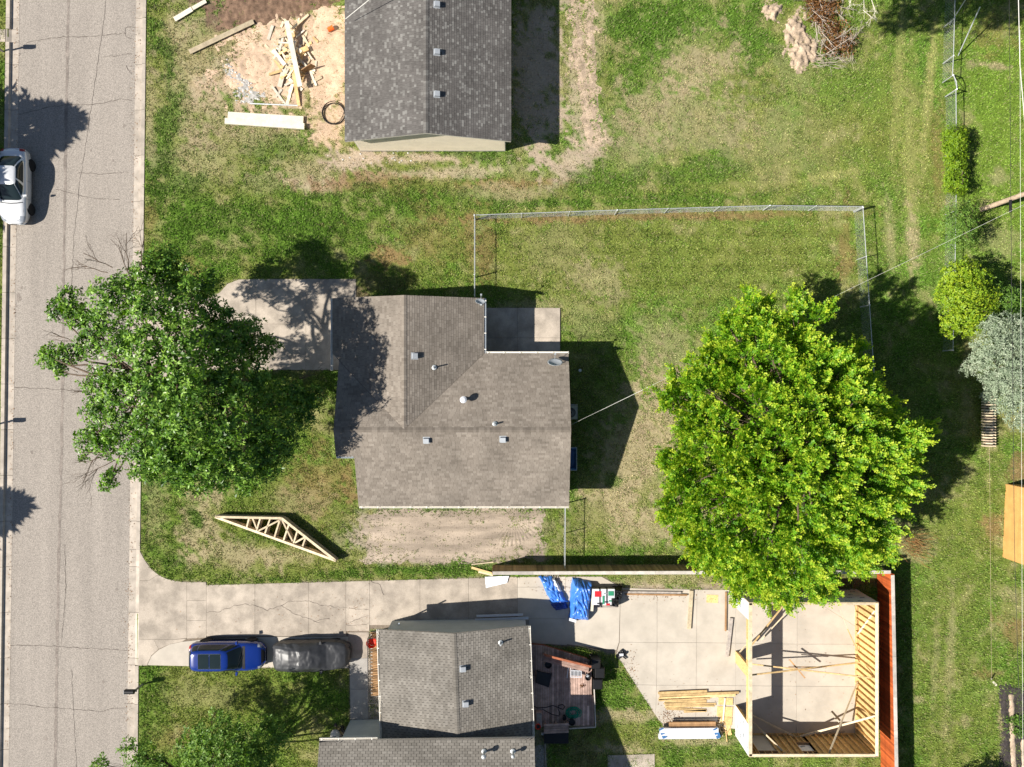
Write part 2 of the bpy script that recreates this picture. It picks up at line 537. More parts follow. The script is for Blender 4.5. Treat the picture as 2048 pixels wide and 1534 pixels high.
C_LUSH = np.array((0.102, 0.190, 0.025)); C_OLIVE = np.array((0.200, 0.234, 0.052)); C_DRY = np.array((0.385, 0.32, 0.19))
C_LIME = np.array((0.170, 0.262, 0.036)); C_DIRT = np.array((0.385, 0.305, 0.225)); C_TRACK = np.array((0.36, 0.35, 0.13))
C_RUST = np.array((0.27, 0.17, 0.085)); C_GREYD = np.array((0.33, 0.27, 0.21)); C_SOIL = np.array((0.15, 0.10, 0.07))
KIND = {'lush': (C_LUSH, 0.0), 'olive': (C_OLIVE, 0.0), 'dry': (C_DRY, 0.45), 'lime': (C_LIME, 0.0), 'dirt': (C_DIRT, 0.93),
        'track': (C_TRACK, 0.15), 'rust': (C_RUST, 0.5), 'grey': (C_GREYD, 0.93), 'soil': (C_SOIL, 0.96), 'sandy': (np.array((0.48, 0.35, 0.245)), 0.95)}
# (centre x, centre y, radius x, radius y, strength, kind, turn in degrees)
PATCH = [
 # north lot, street side
 (330, 120, 60, 170, .75, 'olive', 0), (380, 150, 70, 150, .75, 'dry', 10), (345, 60, 30, 60, .7, 'dry', 0), (450, 120, 75, 100, .65, 'dirt', 0),
 (330, 280, 28, 140, .8, 'lush', 8), (320, 90, 25, 60, .8, 'lush', -25), (300, 230, 14, 120, .6, 'dry', 0), (395, 330, 70, 60, .55, 'dry', 0), (350, 380, 55, 60, .6, 'lush', 0),
 (565, 120, 150, 115, .97, 'sandy', 0), (650, 140, 60, 150, .95, 'sandy', 0), (500, 270, 110, 35, .6, 'dry', 0), (650, 250, 45, 50, .8, 'sandy', 0),
 (430, 90, 70, 45, .5, 'olive', -25), (530, 10, 130, 45, .95, 'soil', 0), (620, 345, 80, 35, .7, 'dry', 10), (640, 372, 60, 20, .7, 'dirt', 5),
 (560, 300, 60, 25, .6, 'lush', 0), (520, 370, 50, 25, .5, 'dry', 0), (470, 390, 80, 22, .5, 'olive', 0), (430, 230, 40, 50, .6, 'dry', 0),
 # round the north house
 (720, 320, 60, 28, .95, 'dirt', 0), (850, 318, 140, 10, .9, 'dirt', 0), (960, 312, 60, 10, .75, 'lush', 0), (900, 346, 190, 13, .75, 'dirt', -3), (1020, 368, 150, 12, .75, 'rust', -3), (1150, 322, 80, 24, .88, 'dirt', -30), (1075, 150, 62, 180, .97, 'dirt', 0),
 (1158, 180, 30, 150, .72, 'dirt', -4), (1190, 60, 30, 70, .7, 'dry', 0), (1190, 285, 28, 55, .7, 'dirt', 15), (1010, 385, 110, 20, .65, 'dry', 0), (740, 372, 130, 20, .7, 'rust', 0),
 (800, 395, 150, 25, .6, 'lush', -4), (1060, 408, 160, 12, .85, 'lush', -2), (1350, 400, 220, 12, .8, 'lush', -2), (1230, 370, 90, 25, .6, 'lush', 0),
 # north east lot
 (1300, 70, 90, 70, .8, 'lush', 0), (1510, 90, 50, 90, .85, 'lush', 0), (1400, 130, 85, 55, .85, 'dry', -15), (1250, 160, 40, 120, .5, 'lush', 0), (1300, 210, 60, 40, .55, 'dry', 0), (1360, 240, 140, 70, .55, 'dry', 8),
 (1560, 280, 120, 90, .35, 'dry', 0), (1270, 290, 60, 60, .5, 'dry', 0), (1390, 340, 150, 30, .45, 'lush', 0), (1600, 130, 45, 60, .4, 'dry', 0), (1700, 220, 120, 120, .45, 'olive', 0),
 (1795, 150, 10, 160, .55, 'track', 3), (1858, 180, 9, 160, .8, 'track', 5), (1820, 330, 16, 190, .55, 'track', 0), (1822, 480, 13, 70, .8, 'dry', -4), (1780, 470, 11, 80, .5, 'dry', -4), (1660, 352, 60, 10, .7, 'track', -12), (1540, 366, 120, 7, .4, 'track', -3),
 (1880, 300, 14, 100, .5, 'rust', 0),
 # beyond the east fence
 (2000, 260, 90, 320, .9, 'lime', 0), (1990, 132, 40, 6, .8, 'dry', 8), (1950, 128, 22, 5, .4, 'dry', -15), (1995, 350, 20, 15, .5, 'dry', 0), (2000, 480, 40, 40, .4, 'dry', 0), (1985, 60, 40, 40, .4, 'rust', 0),
 # lawn by the street, left edge
 (0, 700, 12, 900, .5, 'olive', 0),
 # lawn left of the main house
 (450, 450, 160, 60, .55, 'lush', 0), (780, 515, 42, 26, .85, 'rust', 0), (640, 450, 90, 40, .4, 'lush', 0), (860, 470, 60, 50, .45, 'rust', 0), (940, 480, 14, 70, .6, 'rust', 0),
 (760, 570, 60, 18, .5, 'soil', 0), (730, 600, 20, 20, .8, 'soil', 0), (375, 536, 30, 24, .5, 'rust', 0), (300, 440, 20, 30, .5, 'rust', 0),
 # fenced yard
 (1330, 520, 380, 90, .75, 'olive', 0), (1190, 560, 60, 30, .55, 'dry', 5), (1120, 500, 70, 50, .3, 'dry', 0), (1300, 433, 400, 9, .75, 'rust', -1), (970, 500, 20, 70, .55, 'rust', 0), (1690, 500, 14, 90, .6, 'rust', 0), (1620, 460, 90, 40, .45, 'olive', 0),
 (1180, 640, 60, 45, .35, 'dry', 0), (1230, 720, 50, 80, .45, 'lush', 0), (1330, 700, 60, 70, .5, 'dry', 0), (1060, 612, 70, 12, .5, 'dry', 0),
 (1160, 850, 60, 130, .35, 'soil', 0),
 # dry ground between house and big tree
 (1270, 900, 70, 130, .9, 'dry', 12), (1230, 1010, 80, 60, .85, 'dry', 0), (1330, 820, 50, 90, .8, 'dry', 0), (1230, 960, 18, 16, .8, 'lush', 0), (1290, 1050, 90, 40, .6, 'dry', 0), (1190, 1060, 35, 50, .5, 'olive', 0), (1380, 1000, 90, 110, .6, 'dry', 0),
 (1240, 1105, 100, 12, .5, 'lush', 0), (1700, 1050, 100, 70, .5, 'dry', 0), (1560, 880, 180, 150, .5, 'soil', 0),
 # bare soil south of the house
 (900, 1068, 200, 62, .97, 'grey', 0), (760, 1060, 60, 62, .8, 'grey', 0), (1110, 1050, 24, 50, .6, 'olive', 0), (880, 1020, 170, 8, .5, 'lush', 0),
 (830, 1140, 150, 12, .95, 'lush', -1), (690, 1148, 80, 10, .7, 'lush', 0), (545, 1160, 36, 7, .95, 'lush', 0), (960, 1125, 30, 14, .6, 'lush', 0),
 # front lawn
 (480, 1060, 190, 110, .6, 'olive', 0), (400, 1040, 40, 90, .8, 'dry', 10), (470, 1110, 100, 30, .75, 'dry', 5), (560, 1115, 80, 18, .6, 'dry', 0), (640, 960, 60, 70, .55, 'rust', 30), (600, 1000, 60, 30, .4, 'dry', 0), (700, 960, 14, 50, .6, 'rust', 0),
 (390, 1035, 14, 22, .9, 'lush', 0), (560, 1075, 60, 20, .55, 'lush', 20), (310, 1010, 25, 70, .4, 'dry', 0), (330, 1120, 40, 20, .5, 'lush', 35),
 # south front lawn
 (420, 1400, 120, 70, .8, 'olive', 0), (400, 1390, 60, 30, .3, 'dry', 0), (360, 1470, 60, 30, .35, 'rust', 0), (300, 1400, 30, 60, .4, 'lush', 0), (690, 1475, 22, 22, .8, 'soil', 0),
 # back lawn of the small house
 (1240, 1370, 55, 60, .85, 'lush', 0), (1250, 1432, 70, 14, .8, 'dry', -5), (1280, 1470, 50, 20, .6, 'olive', 0), (1240, 1497, 60, 10, .8, 'dry', 0), (1400, 1480, 80, 10, .75, 'dry', 0), (1420, 1510, 120, 20, .4, 'lush', 0), (1560, 1520, 120, 20, .3, 'olive', 0),
 (1340, 1160, 140, 14, .6, 'dry', 0), (1300, 1172, 60, 6, .8, 'dirt', 0), (1440, 1172, 40, 8, .7, 'dirt', 0), (1600, 1160, 150, 20, .8, 'soil', 0), (1080, 1500, 16, 60, .7, 'grey', 0), (1160, 1500, 50, 40, .5, 'soil', 0),
 # east strip
 (1810, 1330, 24, 220, .75, 'lush', 0), (1900, 1250, 90, 300, .55, 'olive', 0), (1900, 1300, 9, 140, .45, 'dry', 1), (1870, 1330, 7, 100, .35, 'dry', 1), (1990, 1060, 26, 26, .7, 'rust', 0), (2035, 940, 20, 30, .8, 'rust', 0), (2030, 1250, 40, 30, .65, 'rust', 0), (2020, 1190, 26, 16, .5, 'dry', 0),
 (1975, 1350, 30, 12, .5, 'rust', 0), (2003, 1440, 7, 70, .7, 'dry', 0), (1840, 1400, 12, 8, .6, 'dry', 0), (1925, 1440, 14, 12, .5, 'dry', 0), (1830, 1090, 40, 40, .5, 'dry', 0), (1910, 950, 90, 60, .3, 'lush', 0),
]

def ground_fields(px, py):
    px = np.asarray(px, float); py = np.asarray(py, float)
    n1 = fbm(px / 150, py / 150, 3, 4); n2 = fbm(px / 45, py / 45, 21, 4); n3 = fbm(px / 14, py / 14, 41, 3); n4 = fbm(px / 6, py / 6, 61, 2)
    a = sstep(0.36, 0.64, 0.4 * n1 + 0.4 * n2 + 0.2 * n3)[:, None]
    alb = C_LUSH * 1.25 * (1 - a) + C_OLIVE * a
    d = sstep(0.50, 0.72, 0.42 * n2 + 0.38 * n3 + 0.2 * n4)[:, None] * 0.5
    alb = alb * (1 - d) + C_DRY * d
    bare = d[:, 0] * 0.25
    wx = (fbm(px / 40, py / 40, 5, 4) - 0.5) * 60; wy = (fbm(px / 40, py / 40, 9, 4) - 0.5) * 60
    for (cx, cy, rx, ry, st, kind, rot) in PATCH:
        c, s = math.cos(math.radians(rot)), math.sin(math.radians(rot))
        k = min(1.0, min(rx, ry) / 40.0)
        dx = px + wx * k - cx; dy = py + wy * k - cy
        u = (dx * c + dy * s) / rx; v = (-dx * s + dy * c) / ry
        r = np.sqrt(u * u + v * v)
        msk = r < 1.9
        if not msk.any(): continue
        col, br = KIND[kind]
        w = sstep(1.22, 0.6, r[msk] + (n2[msk] - 0.5) * 0.9 + (n3[msk] - 0.5) * 1.5 + (n4[msk] - .5) * 1.3) * st
        alb[msk] = alb[msk] * (1 - w[:, None]) + col * w[:, None]
        bare[msk] = bare[msk] * (1 - w) + br * w
    alb = alb * (0.78 + 0.44 * n3)[:, None]
    return alb, bare

# ------------------------------------------------------------------ ground sheet
def axis(a, b, lo, hi, step):
    mid = np.arange(a, b + 1e-6, step)
    left = a - np.cumsum(step * 1.5 ** np.arange(1, 40)); left = left[left > lo][::-1]
    right = b + np.cumsum(step * 1.5 ** np.arange(1, 40)); right = right[right < hi]
    return np.concatenate([[lo], left, mid, right, [hi]])
gxs = axis(-40, 1024 + 1080, -6000, 8000, 7.0)
gys = axis(-60, 1590, -6000, 7500, 7.0)
GX, GY = np.meshgrid(gxs, gys, indexing='ij')
fx, fy = GX.ravel(), GY.ravel()
galb, gbare = ground_fields(fx, fy)
for poly in PAVED:
    k = inpoly(fx, fy, poly); galb[k] = C_GREYD * .6; gbare[k] = 1.0
gz = np.where((fx > road_out_l(fy) + 4) & (fx < road_out_r(fy) - 4), -0.2, 0.0)
nx, ny = GX.shape
idx = np.arange(nx * ny).reshape(nx, ny)
quads = np.stack([idx[:-1, :-1], idx[:-1, 1:], idx[1:, 1:], idx[1:, :-1]], -1).reshape(-1, 4)
me = bpy.data.meshes.new("ground")
verts = np.stack([(fx - 1024) / PPM, (767 - fy) / PPM, gz], -1)
me.from_pydata(verts.tolist(), [], quads.tolist())
ca = me.attributes.new("alb", 'FLOAT_COLOR', 'POINT')
ca.data.foreach_set("color", np.concatenate([galb * (0.72 + 0.28 * gbare[:, None]), np.ones((len(fx), 1))], 1).astype(np.float32).ravel())
ba = me.attributes.new("bare", 'FLOAT', 'POINT')
ba.data.foreach_set("value", gbare.astype(np.float32))
gm = bpy.data.materials.new("ground_earth"); gm.use_nodes = True
n = gm.node_tree.nodes; l = gm.node_tree.links
b = n["Principled BSDF"]; b.inputs["Roughness"].default_value = 1.0; b.inputs["Specular IOR Level"].default_value = 0.05
at = n.new("ShaderNodeAttribute"); at.attribute_name = "alb"
geo = n.new("ShaderNodeNewGeometry")
f1 = n.new("ShaderNodeTexNoise"); f1.inputs["Scale"].default_value = 9; f1.inputs["Detail"].default_value = 6; f1.inputs["Roughness"].default_value = 0.75
l.new(geo.outputs["Position"], f1.inputs["Vector"])
r1 = n.new("ShaderNodeMapRange"); r1.inputs["From Min"].default_value = 0.3; r1.inputs["From Max"].default_value = 0.7; r1.inputs["To Min"].default_value = 0.62; r1.inputs["To Max"].default_value = 1.32
l.new(f1.outputs["Fac"], r1.inputs["Value"])
vm = n.new("ShaderNodeVectorMath"); vm.operation = 'SCALE'
l.new(at.outputs["Color"], vm.inputs[0]); l.new(r1.outputs[0], vm.inputs["Scale"]); l.new(vm.outputs[0], b.inputs["Base Color"])
bp = n.new("ShaderNodeBump"); bp.inputs["Strength"].default_value = 0.7; bp.inputs["Distance"].default_value = 0.05
l.new(f1.outputs["Fac"], bp.inputs["Height"]); l.new(bp.outputs[0], b.inputs["Normal"])
me.materials.append(gm)
ground = bpy.data.objects.new("ground", me); COL.objects.link(ground); tag(ground, kind='structure')

# ------------------------------------------------------------------ grass blades
gmat = bpy.data.materials.new("grass_blade"); gmat.use_nodes = True
n = gmat.node_tree.nodes; l = gmat.node_tree.links
b = n["Principled BSDF"]; b.inputs["Roughness"].default_value = 0.6; b.inputs["Specular IOR Level"].default_value = 0.2
at = n.new("ShaderNodeAttribute"); at.attribute_name = "alb"
l.new(at.outputs["Color"], b.inputs["Base Color"])
tr = n.new("ShaderNodeBsdfTranslucent"); l.new(at.outputs["Color"], tr.inputs["Color"])
mx = n.new("ShaderNodeMixShader"); mx.inputs["Fac"].default_value = 0.3
l.new(b.outputs[0], mx.inputs[1]); l.new(tr.outputs[0], mx.inputs[2]); l.new(mx.outputs[0], n["Material Output"].inputs["Surface"])

def grass(N):
    px = rng.uniform(-30, 2085, N); py = rng.uniform(-40, 1580, N)
    ok = ~((px > road_out_l(py) - 2) & (px < road_out_r(py) + 1))
    for poly in PAVED: ok &= ~inpoly(px, py, poly)
    px, py = px[ok], py[ok]
    alb, bare = ground_fields(px, py)
    cl = fbm(px / 9, py / 9, 77, 3)
    keep = rng.random(len(px)) < np.clip((1 - bare) * (0.35 + 1.25 * sstep(0.3, 0.62, cl)), 0.02, 1)
    px, py, alb, bare, cl = px[keep], py[keep], alb[keep], bare[keep], cl[keep]
    M = len(px)
    x = (px - 1024) / PPM; y = (767 - py) / PPM
    B = 2
    x = np.repeat(x, B); y = np.repeat(y, B); alb = np.repeat(alb, B, 0); cl = np.repeat(cl, B); bare = np.repeat(bare, B)
    K = M * B
    lush = np.clip(1.6 - (alb[:, 0] / 0.10) * 0.45, 0.55, 1.3)
    h = rng.uniform(0.05, 0.15, K) * (0.55 + 0.9 * cl) * lush
    az = rng.uniform(0, 2 * np.pi, K); lean = rng.uniform(0.3, 1.0, K) * h * 1.2
    # mower passes laid the blades over in turn: lengthwise in the fenced yard, up and down the east strip
    yard_ = (np.repeat(px, B) > 955) & (np.repeat(px, B) < 1725) & (np.repeat(py, B) > 430) & (np.repeat(py, B) < 700)
    east_ = np.repeat(px, B) > 1760
    mow = np.where(yard_, np.where(np.sin(np.repeat(py, B) * np.pi / 17) > 0, 0.0, np.pi), np.where(east_, np.where(np.sin(np.repeat(px, B) * np.pi / 17) > 0, np.pi / 2, -np.pi / 2), az))
    az = np.where(rng.random(K) < .38, mow + rng.normal(0, .8, K), az)
    w = rng.uniform(0.015, 0.036, K)
    dx, dy = np.cos(az), np.sin(az)
    x = x + rng.normal(0, .02, K); y = y + rng.normal(0, .02, K)
    v = np.empty((K, 3, 3))
    v[:, 0] = np.stack([x - dy * w, y + dx * w, np.full(K, -0.005)], -1)
    v[:, 1] = np.stack([x + dy * w, y - dx * w, np.full(K, -0.005)], -1)
    v[:, 2] = np.stack([x + dx * lean, y + dy * lean, h], -1)
    tint = rng.uniform(0.5, 1.6, (K, 1)); dryb = (rng.random((K, 1)) < 0.14) * rng.uniform(.3, .8, (K, 1))
    c = alb * tint * 1.25
    c = c * (1 - dryb) + C_DRY * 1.15 * dryb
    grn = (rng.random((K, 1)) < np.clip(.10 + .32 * sstep(.45, .7, cl), 0, 1)[:, None]) * rng.uniform(.4, .95, (K, 1))
    c = c * (1 - grn) + C_LUSH * rng.uniform(.8, 1.7, (K, 1)) * grn
    c = np.repeat(c, 3, 0)
    me = bpy.data.meshes.new("grass")
    me.vertices.add(K * 3); me.vertices.foreach_set("co", v.astype(np.float32).ravel())
    me.loops.add(K * 3); me.loops.foreach_set("vertex_index", np.arange(K * 3, dtype=np.int32))
    me.polygons.add(K); me.polygons.foreach_set("loop_start", np.arange(0, K * 3, 3, dtype=np.int32))
    ca = me.attributes.new("alb", 'FLOAT_COLOR', 'POINT')
    ca.data.foreach_set("color", np.concatenate([c, np.ones((K * 3, 1))], 1).astype(np.float32).ravel())
    me.materials.append(gmat); me.update(calc_edges=True); me.validate()
    o = bpy.data.objects.new("grass", me); COL.objects.link(o)
    tag(o, "short green and straw coloured lawn grass around the houses", None, None, 'stuff')
grass(860000)

# ------------------------------------------------------------------ road and kerbs
mb = MB()
ys = np.linspace(-420, 1960, 60)
mb.add([Q(f(y), y, -0.10) for y in ys for f in (road_in_l, road_in_r)],
       [(2 * i, 2 * i + 2, 2 * i + 3, 2 * i + 1) for i in range(len(ys) - 1)])
road = tag(mb.build("road", "asphalt"), kind='structure')

def ribbon(name, pts, w, z, mat, parent, seed=0, jag=1.2, step=7.0):
    r = random.Random(seed); out = []
    for i in range(len(pts) - 1):
        a, bb = Vector(pts[i]), Vector(pts[i + 1]); k = max(2, int((bb - a).length / step))
        for j in range(k): out.append(a.lerp(bb, j / k))
    out.append(Vector(pts[-1]))
    V = []
    for i, p in enumerate(out):
        d = (out[min(i + 1, len(out) - 1)] - out[max(i - 1, 0)]).normalized(); nn = Vector((-d.y, d.x))
        q = p + nn * r.uniform(-jag, jag); ww = w * r.uniform(0.35, 1.25) * 0.5
        V += [Q(*(q - nn * ww), z), Q(*(q + nn * ww), z)]
    m = MB(); m.add(V, [(2 * i, 2 * i + 2, 2 * i + 3, 2 * i + 1) for i in range(len(out) - 1)])
    return m.build(name, mat, parent)
ROAD_CRACKS = [[(52, 83), (90, 76), (125, 72), (170, 72), (250, 65)], [(35, 228), (70, 219), (100, 212), (150, 208), (190, 207), (240, 197), (263, 200)],
 [(110, 377), (160, 390), (190, 397), (238, 398)], [(155, 345), (195, 347), (256, 343)], [(205, 113), (262, 106)], [(25, 774), (80, 777), (130, 780), (258, 788)],
 [(18, 1292), (85, 1292), (130, 1295), (253, 1302)], [(17, 1408), (80, 1415), (145, 1420), (205, 1424), (230, 1417), (252, 1417)],
 [(213, -20), (196, 110), (178, 230), (160, 350), (146, 470), (140, 600)], [(141, 1340), (146, 1440), (152, 1560)], [(128, 1090), (130, 1180), (121, 1290)],
 [(248, 65), (249, 55), (258, 52), (268, 54)], [(248, 65), (252, 74), (262, 76)], [(250, 130), (258, 143), (262, 147)]]
for i, c in enumerate(ROAD_CRACKS):
    ribbon("crack", c, 1.0 if i not in (8, 9) else 0.75, -0.094, "crack_fill", road, i)
for w, dx, sd in ((5.5, 0, 50), (2.5, 2, 51)):
    ribbon("tar_streak", [(135 + dx, -20), (130 + dx, 250), (126 + dx, 480), (121 + dx, 900), (113 + dx, 1200), (108 + dx, 1560)], w, -0.096 + 0.0008 * dx, "road_stain", road, sd, 1.0, 11)
m = MB(); m.lathe([(0.16, 0), (0.16, 0.003)], Q(36, 597, -0.096), 14); m.build("oil_spot", "road_stain", road)

DROPS_R = [(530, 795), (1100, 1331)]
def kerb(name, fin, fout, side, drops):
    root = thing(name, None, None, Q(fout(700), 700, 0)); tag(root, kind='structure')
    y = -330.0; i = 0
    while y < 1870:
        y1 = y + 91.5
        mid = (y + y1) / 2
        cuts = [y, y1]
        for a, bb in drops:
            for e in (a, bb):
                if y < e < y1: cuts.append(e)
        cuts.sort()
        for c0, c1 in zip(cuts[:-1], cuts[1:]):
            low = any(a - 1 < (c0 + c1) / 2 < bb + 1 for a, bb in drops)
            zt = 0.02 if low else 0.045
            prof = [(0.0, -0.093), (0.60, -0.085), (0.68 if not low else 0.95, zt), (1.0, zt)]
            m = MB(); m.tone = random.uniform(0.2, 0.8)
            g = 0.35
            r0 = [Q(lerp(fin(c0 + g), fout(c0 + g), t), c0 + g, z) for t, z in prof]; r1 = [Q(lerp(fin(c1 - g), fout(c1 - g), t), c1 - g, z) for t, z in prof]
            b0 = [Q(fout(c0 + g), c0 + g, -0.25), Q(fin(c0 + g), c0 + g, -0.25)]; b1 = [Q(fout(c1 - g), c1 - g, -0.25), Q(fin(c1 - g), c1 - g, -0.25)]
            A = r0 + b0; B = r1 + b1; k = len(A)
            fs = [(j, (j + 1) % k, k + (j + 1) % k, k + j) for j in range(k)] + [tuple(range(k - 1, -1, -1)), tuple(range(k, 2 * k))]
            if side > 0: fs = [f[::-1] for f in fs]
            m.add(A + B, fs)
            m.build("kerb_section", "kerb_concrete", root)
        y = y1; i += 1
kerb("kerb", road_in_r, road_out_r, 1, DROPS_R)
kerb("kerb", road_in_l, road_out_l, -1, [(58, 84)])

# ------------------------------------------------------------------ driveways, walks, patio: every slab a part
def inset(poly, d):
    n = len(poly); out = []
    ar = sum(poly[i][0] * poly[(i + 1) % n][1] - poly[(i + 1) % n][0] * poly[i][1] for i in range(n))
    sgn = 1 if ar > 0 else -1
    for i in range(n):
        p0, p1, p2 = Vector(poly[i - 1]), Vector(poly[i]), Vector(poly[(i + 1) % n])
        d1 = (p1 - p0).normalized(); d2 = (p2 - p1).normalized()
        n1 = Vector((-d1.y, d1.x)) * sgn; n2 = Vector((-d2.y, d2.x)) * sgn
        bis = n1 + n2
        if bis.length < 1e-6: bis = n1
        bis = bis / max(0.4, bis.dot(n1))
        out.append(tuple(p1 + bis * d))
    return out
def slabs(root, polys, mat, z1=0.03, z0=-0.12, gap=0.22, zf=None):
    for poly in polys:
        q = inset(poly, gap)
        w = [((x - 1024) / PPM, (767 - y) / PPM) for x, y in q]
        m = MB(); zz = z1 + random.uniform(-0.004, 0.004)
        m.prism(w, z0, zf if zf else zz)
        m.build("slab", mat, root)

drive_s = tag(thing("driveway", None, None, Q(700, 1210)), kind='structure')
zap = lambda p: lerp(0.02, 0.03, min(1, max(0, (p[0] * PPM + 1024 - 277) / 97)))
slabs(drive_s, [[(279, 1101), (287, 1115), (295, 1128), (304, 1139), (317, 1149), (298, 1161), (278.5, 1161)],
                [(317, 1149), (332, 1157), (352, 1162), (374, 1164), (374, 1276), (345, 1279), (308, 1279), (278, 1278), (278.5, 1161), (298, 1161)],
                [(278, 1278), (308, 1279), (318, 1298), (303, 1311), (294, 1331), (277, 1331)]], "concrete", zf=zap)
slabs(drive_s, [[(308, 1279), (345, 1279), (374, 1277), (365, 1283), (340, 1288), (318, 1298)]], "concrete", zf=zap)
slabs(drive_s, [[(374, 1164), (413, 1164), (413, 1201), (374, 1201)], [(374, 1201), (413, 1201), (413, 1241), (374, 1241)], [(374, 1241), (413, 1241), (413, 1275), (374, 1277)]], "concrete")
slabs(drive_s, [[(1035, 1237), (1058, 1237), (1058, 1286), (1048, 1286), (1048, 1250), (1035, 1250)]], "concrete")
top = lambda x: 1170 - 16.5 * (x - 413) / 622.0
xs = [413, 510, 617, 692, 739, 840, 937, 1035]
for i in range(len(xs) - 1):
    a, bb = xs[i], xs[i + 1]
    bt = lambda x: 1272 if x < 695 else (1262 if x < 745 else 1250)
    slabs(drive_s, [[(a, top(a)), (bb, top(bb)), (bb, bt((a + bb) / 2)), (a, bt((a + bb) / 2))]], "concrete")
for i, c in enumerate([[(414, 1225), (440, 1222), (470, 1211), (490, 1208), (510, 1211), (535, 1220), (562, 1211), (580, 1202), (617, 1201)], [(562, 1211), (590, 1228), (617, 1237), (640, 1245)],
     [(617, 1202), (640, 1209), (692, 1216), (738, 1219)], [(627, 1243), (645, 1237), (660, 1237)], [(692, 1249), (720, 1250), (738, 1247)], [(700, 1244), (738, 1229)], [(740, 1160), (760, 1170), (768, 1190)]]):
    ribbon("crack", c, 0.75, 0.036, "crack_fill", drive_s, 30 + i, 1.4, 5)

parking = tag(thing("parking_strip", None, None, Q(500, 1310)), kind='structure')
slabs(parking, [[(295, 1330), (303, 1312), (318, 1299), (340, 1288), (365, 1283), (413, 1278), (413, 1333)], [(413, 1278), (555, 1273), (555, 1335), (413, 1333)], [(555, 1273), (697, 1273), (697, 1336), (555, 1335)]], "concrete_new", 0.032)
walk = tag(thing("front_walk", None, None, Q(717, 1380)), kind='structure')
slabs(walk, [[(697, 1264), (738, 1264), (738, 1316), (697, 1316)]], "concrete", 0.031)
slabs(walk, [[(699, 1316), (736, 1316), (736, 1378), (700, 1378)], [(700, 1378), (736, 1378), (737, 1438), (701, 1438)]], "concrete_grey", 0.031)
slabs(walk, [[(736, 1316), (785, 1316), (785, 1438), (737, 1438)]], "concrete", 0.033)

yard = tag(thing("yard_slab", None, None, Q(1300, 1300)), kind='structure')
slabs(yard, [[(1035, 1154), (1131, 1153), (1131, 1174), (1035, 1174)], [(1131, 1153), (1203, 1153), (1241, 1174), (1131, 1174)],
             [(1035, 1174), (1131, 1174), (1132, 1237), (1035, 1237)], [(1131, 1174), (1241, 1175), (1238, 1284), (1233, 1300), (1132, 1288)],
             [(1058, 1237), (1132, 1237), (1134, 1290), (1058, 1286)],
             [(1241, 1175), (1314, 1178), (1314, 1285), (1239, 1284)], [(1314, 1178), (1394, 1179), (1393, 1285), (1314, 1285)], [(1394, 1179), (1471, 1180), (1471, 1286), (1393, 1285)],
             [(1239, 1284), (1314, 1285), (1313, 1370), (1271, 1369), (1233, 1308)], [(1314, 1285), (1393, 1285), (1392, 1370), (1313, 1370)], [(1393, 1285), (1471, 1286), (1471, 1371), (1392, 1370)],
             [(1271, 1369), (1313, 1370), (1311, 1430)], [(1313, 1370), (1392, 1370), (1391, 1457), (1330, 1457), (1311, 1430)], [(1392, 1370), (1471, 1371), (1471, 1457), (1391, 1457)],
             [(1471, 1180), (1594, 1180), (1594, 1288), (1471, 1286)], [(1594, 1180), (1714, 1180), (1714, 1288), (1594, 1288)],
             [(1471, 1286), (1594, 1288), (1593, 1372), (1471, 1371)], [(1594, 1288), (1714, 1288), (1714, 1373), (1593, 1372)],
             [(1471, 1371), (1593, 1372), (1592, 1470), (1471, 1470)], [(1593, 1372), (1714, 1373), (1714, 1470), (1592, 1470)]], "concrete_new", 0.03)

drive_n = tag(thing("driveway", None, None, Q(560, 650)), kind='structure')
slabs(drive_n, [[(612, 558), (712, 558), (712, 648), (612, 648)], [(612, 648), (712, 648), (712, 740), (612, 740)], [(512, 558), (612, 558), (612, 648), (512, 648)], [(512, 648), (612, 648), (612, 740), (512, 740)],
                [(478, 559), (512, 558), (512, 648), (420, 648), (420, 596), (440, 585), (455, 568)], [(420, 648), (512, 648), (512, 740), (420, 740)]], "concrete")
slabs(drive_n, [[(360, 600), (420, 596), (420, 648), (350, 648), (350, 592)], [(350, 648), (420, 648), (420, 740), (360, 740), (350, 745)]], "concrete")
slabs(drive_n, [[(286, 531), (300, 535), (325, 558), (350, 592), (350, 648), (286, 648)], [(286, 648), (350, 648), (350, 745), (320, 760), (300, 782), (283, 795)]], "concrete", 0.025)

patio = tag(thing("patio", None, None, Q(1045, 660)), kind='structure')
slabs(patio, [[(968, 616), (1035, 616), (1035, 676), (968, 676)], [(1035, 616), (1120, 616), (1120, 676), (1035, 676)], [(968, 676), (1035, 676), (1035, 714), (968, 714)], [(1035, 676), (1120, 676), (1120, 714), (1035, 714)]], "concrete", 0.09)
lw = tag(thing("side_walk", None, None, Q(4, 70)), kind='structure')
slabs(lw, [[(-60, 59), (11, 59), (11, 84), (-60, 84)]], "concrete", 0.03)
bp_ = tag(thing("garden_pad", None, None, Q(1262, 1520)), kind='structure')
slabs(bp_, [[(1215, 1510), (1258, 1509), (1258, 1600), (1215, 1600)], [(1258, 1509), (1309, 1507), (1309, 1600), (1258, 1600)]], "concrete", 0.05)

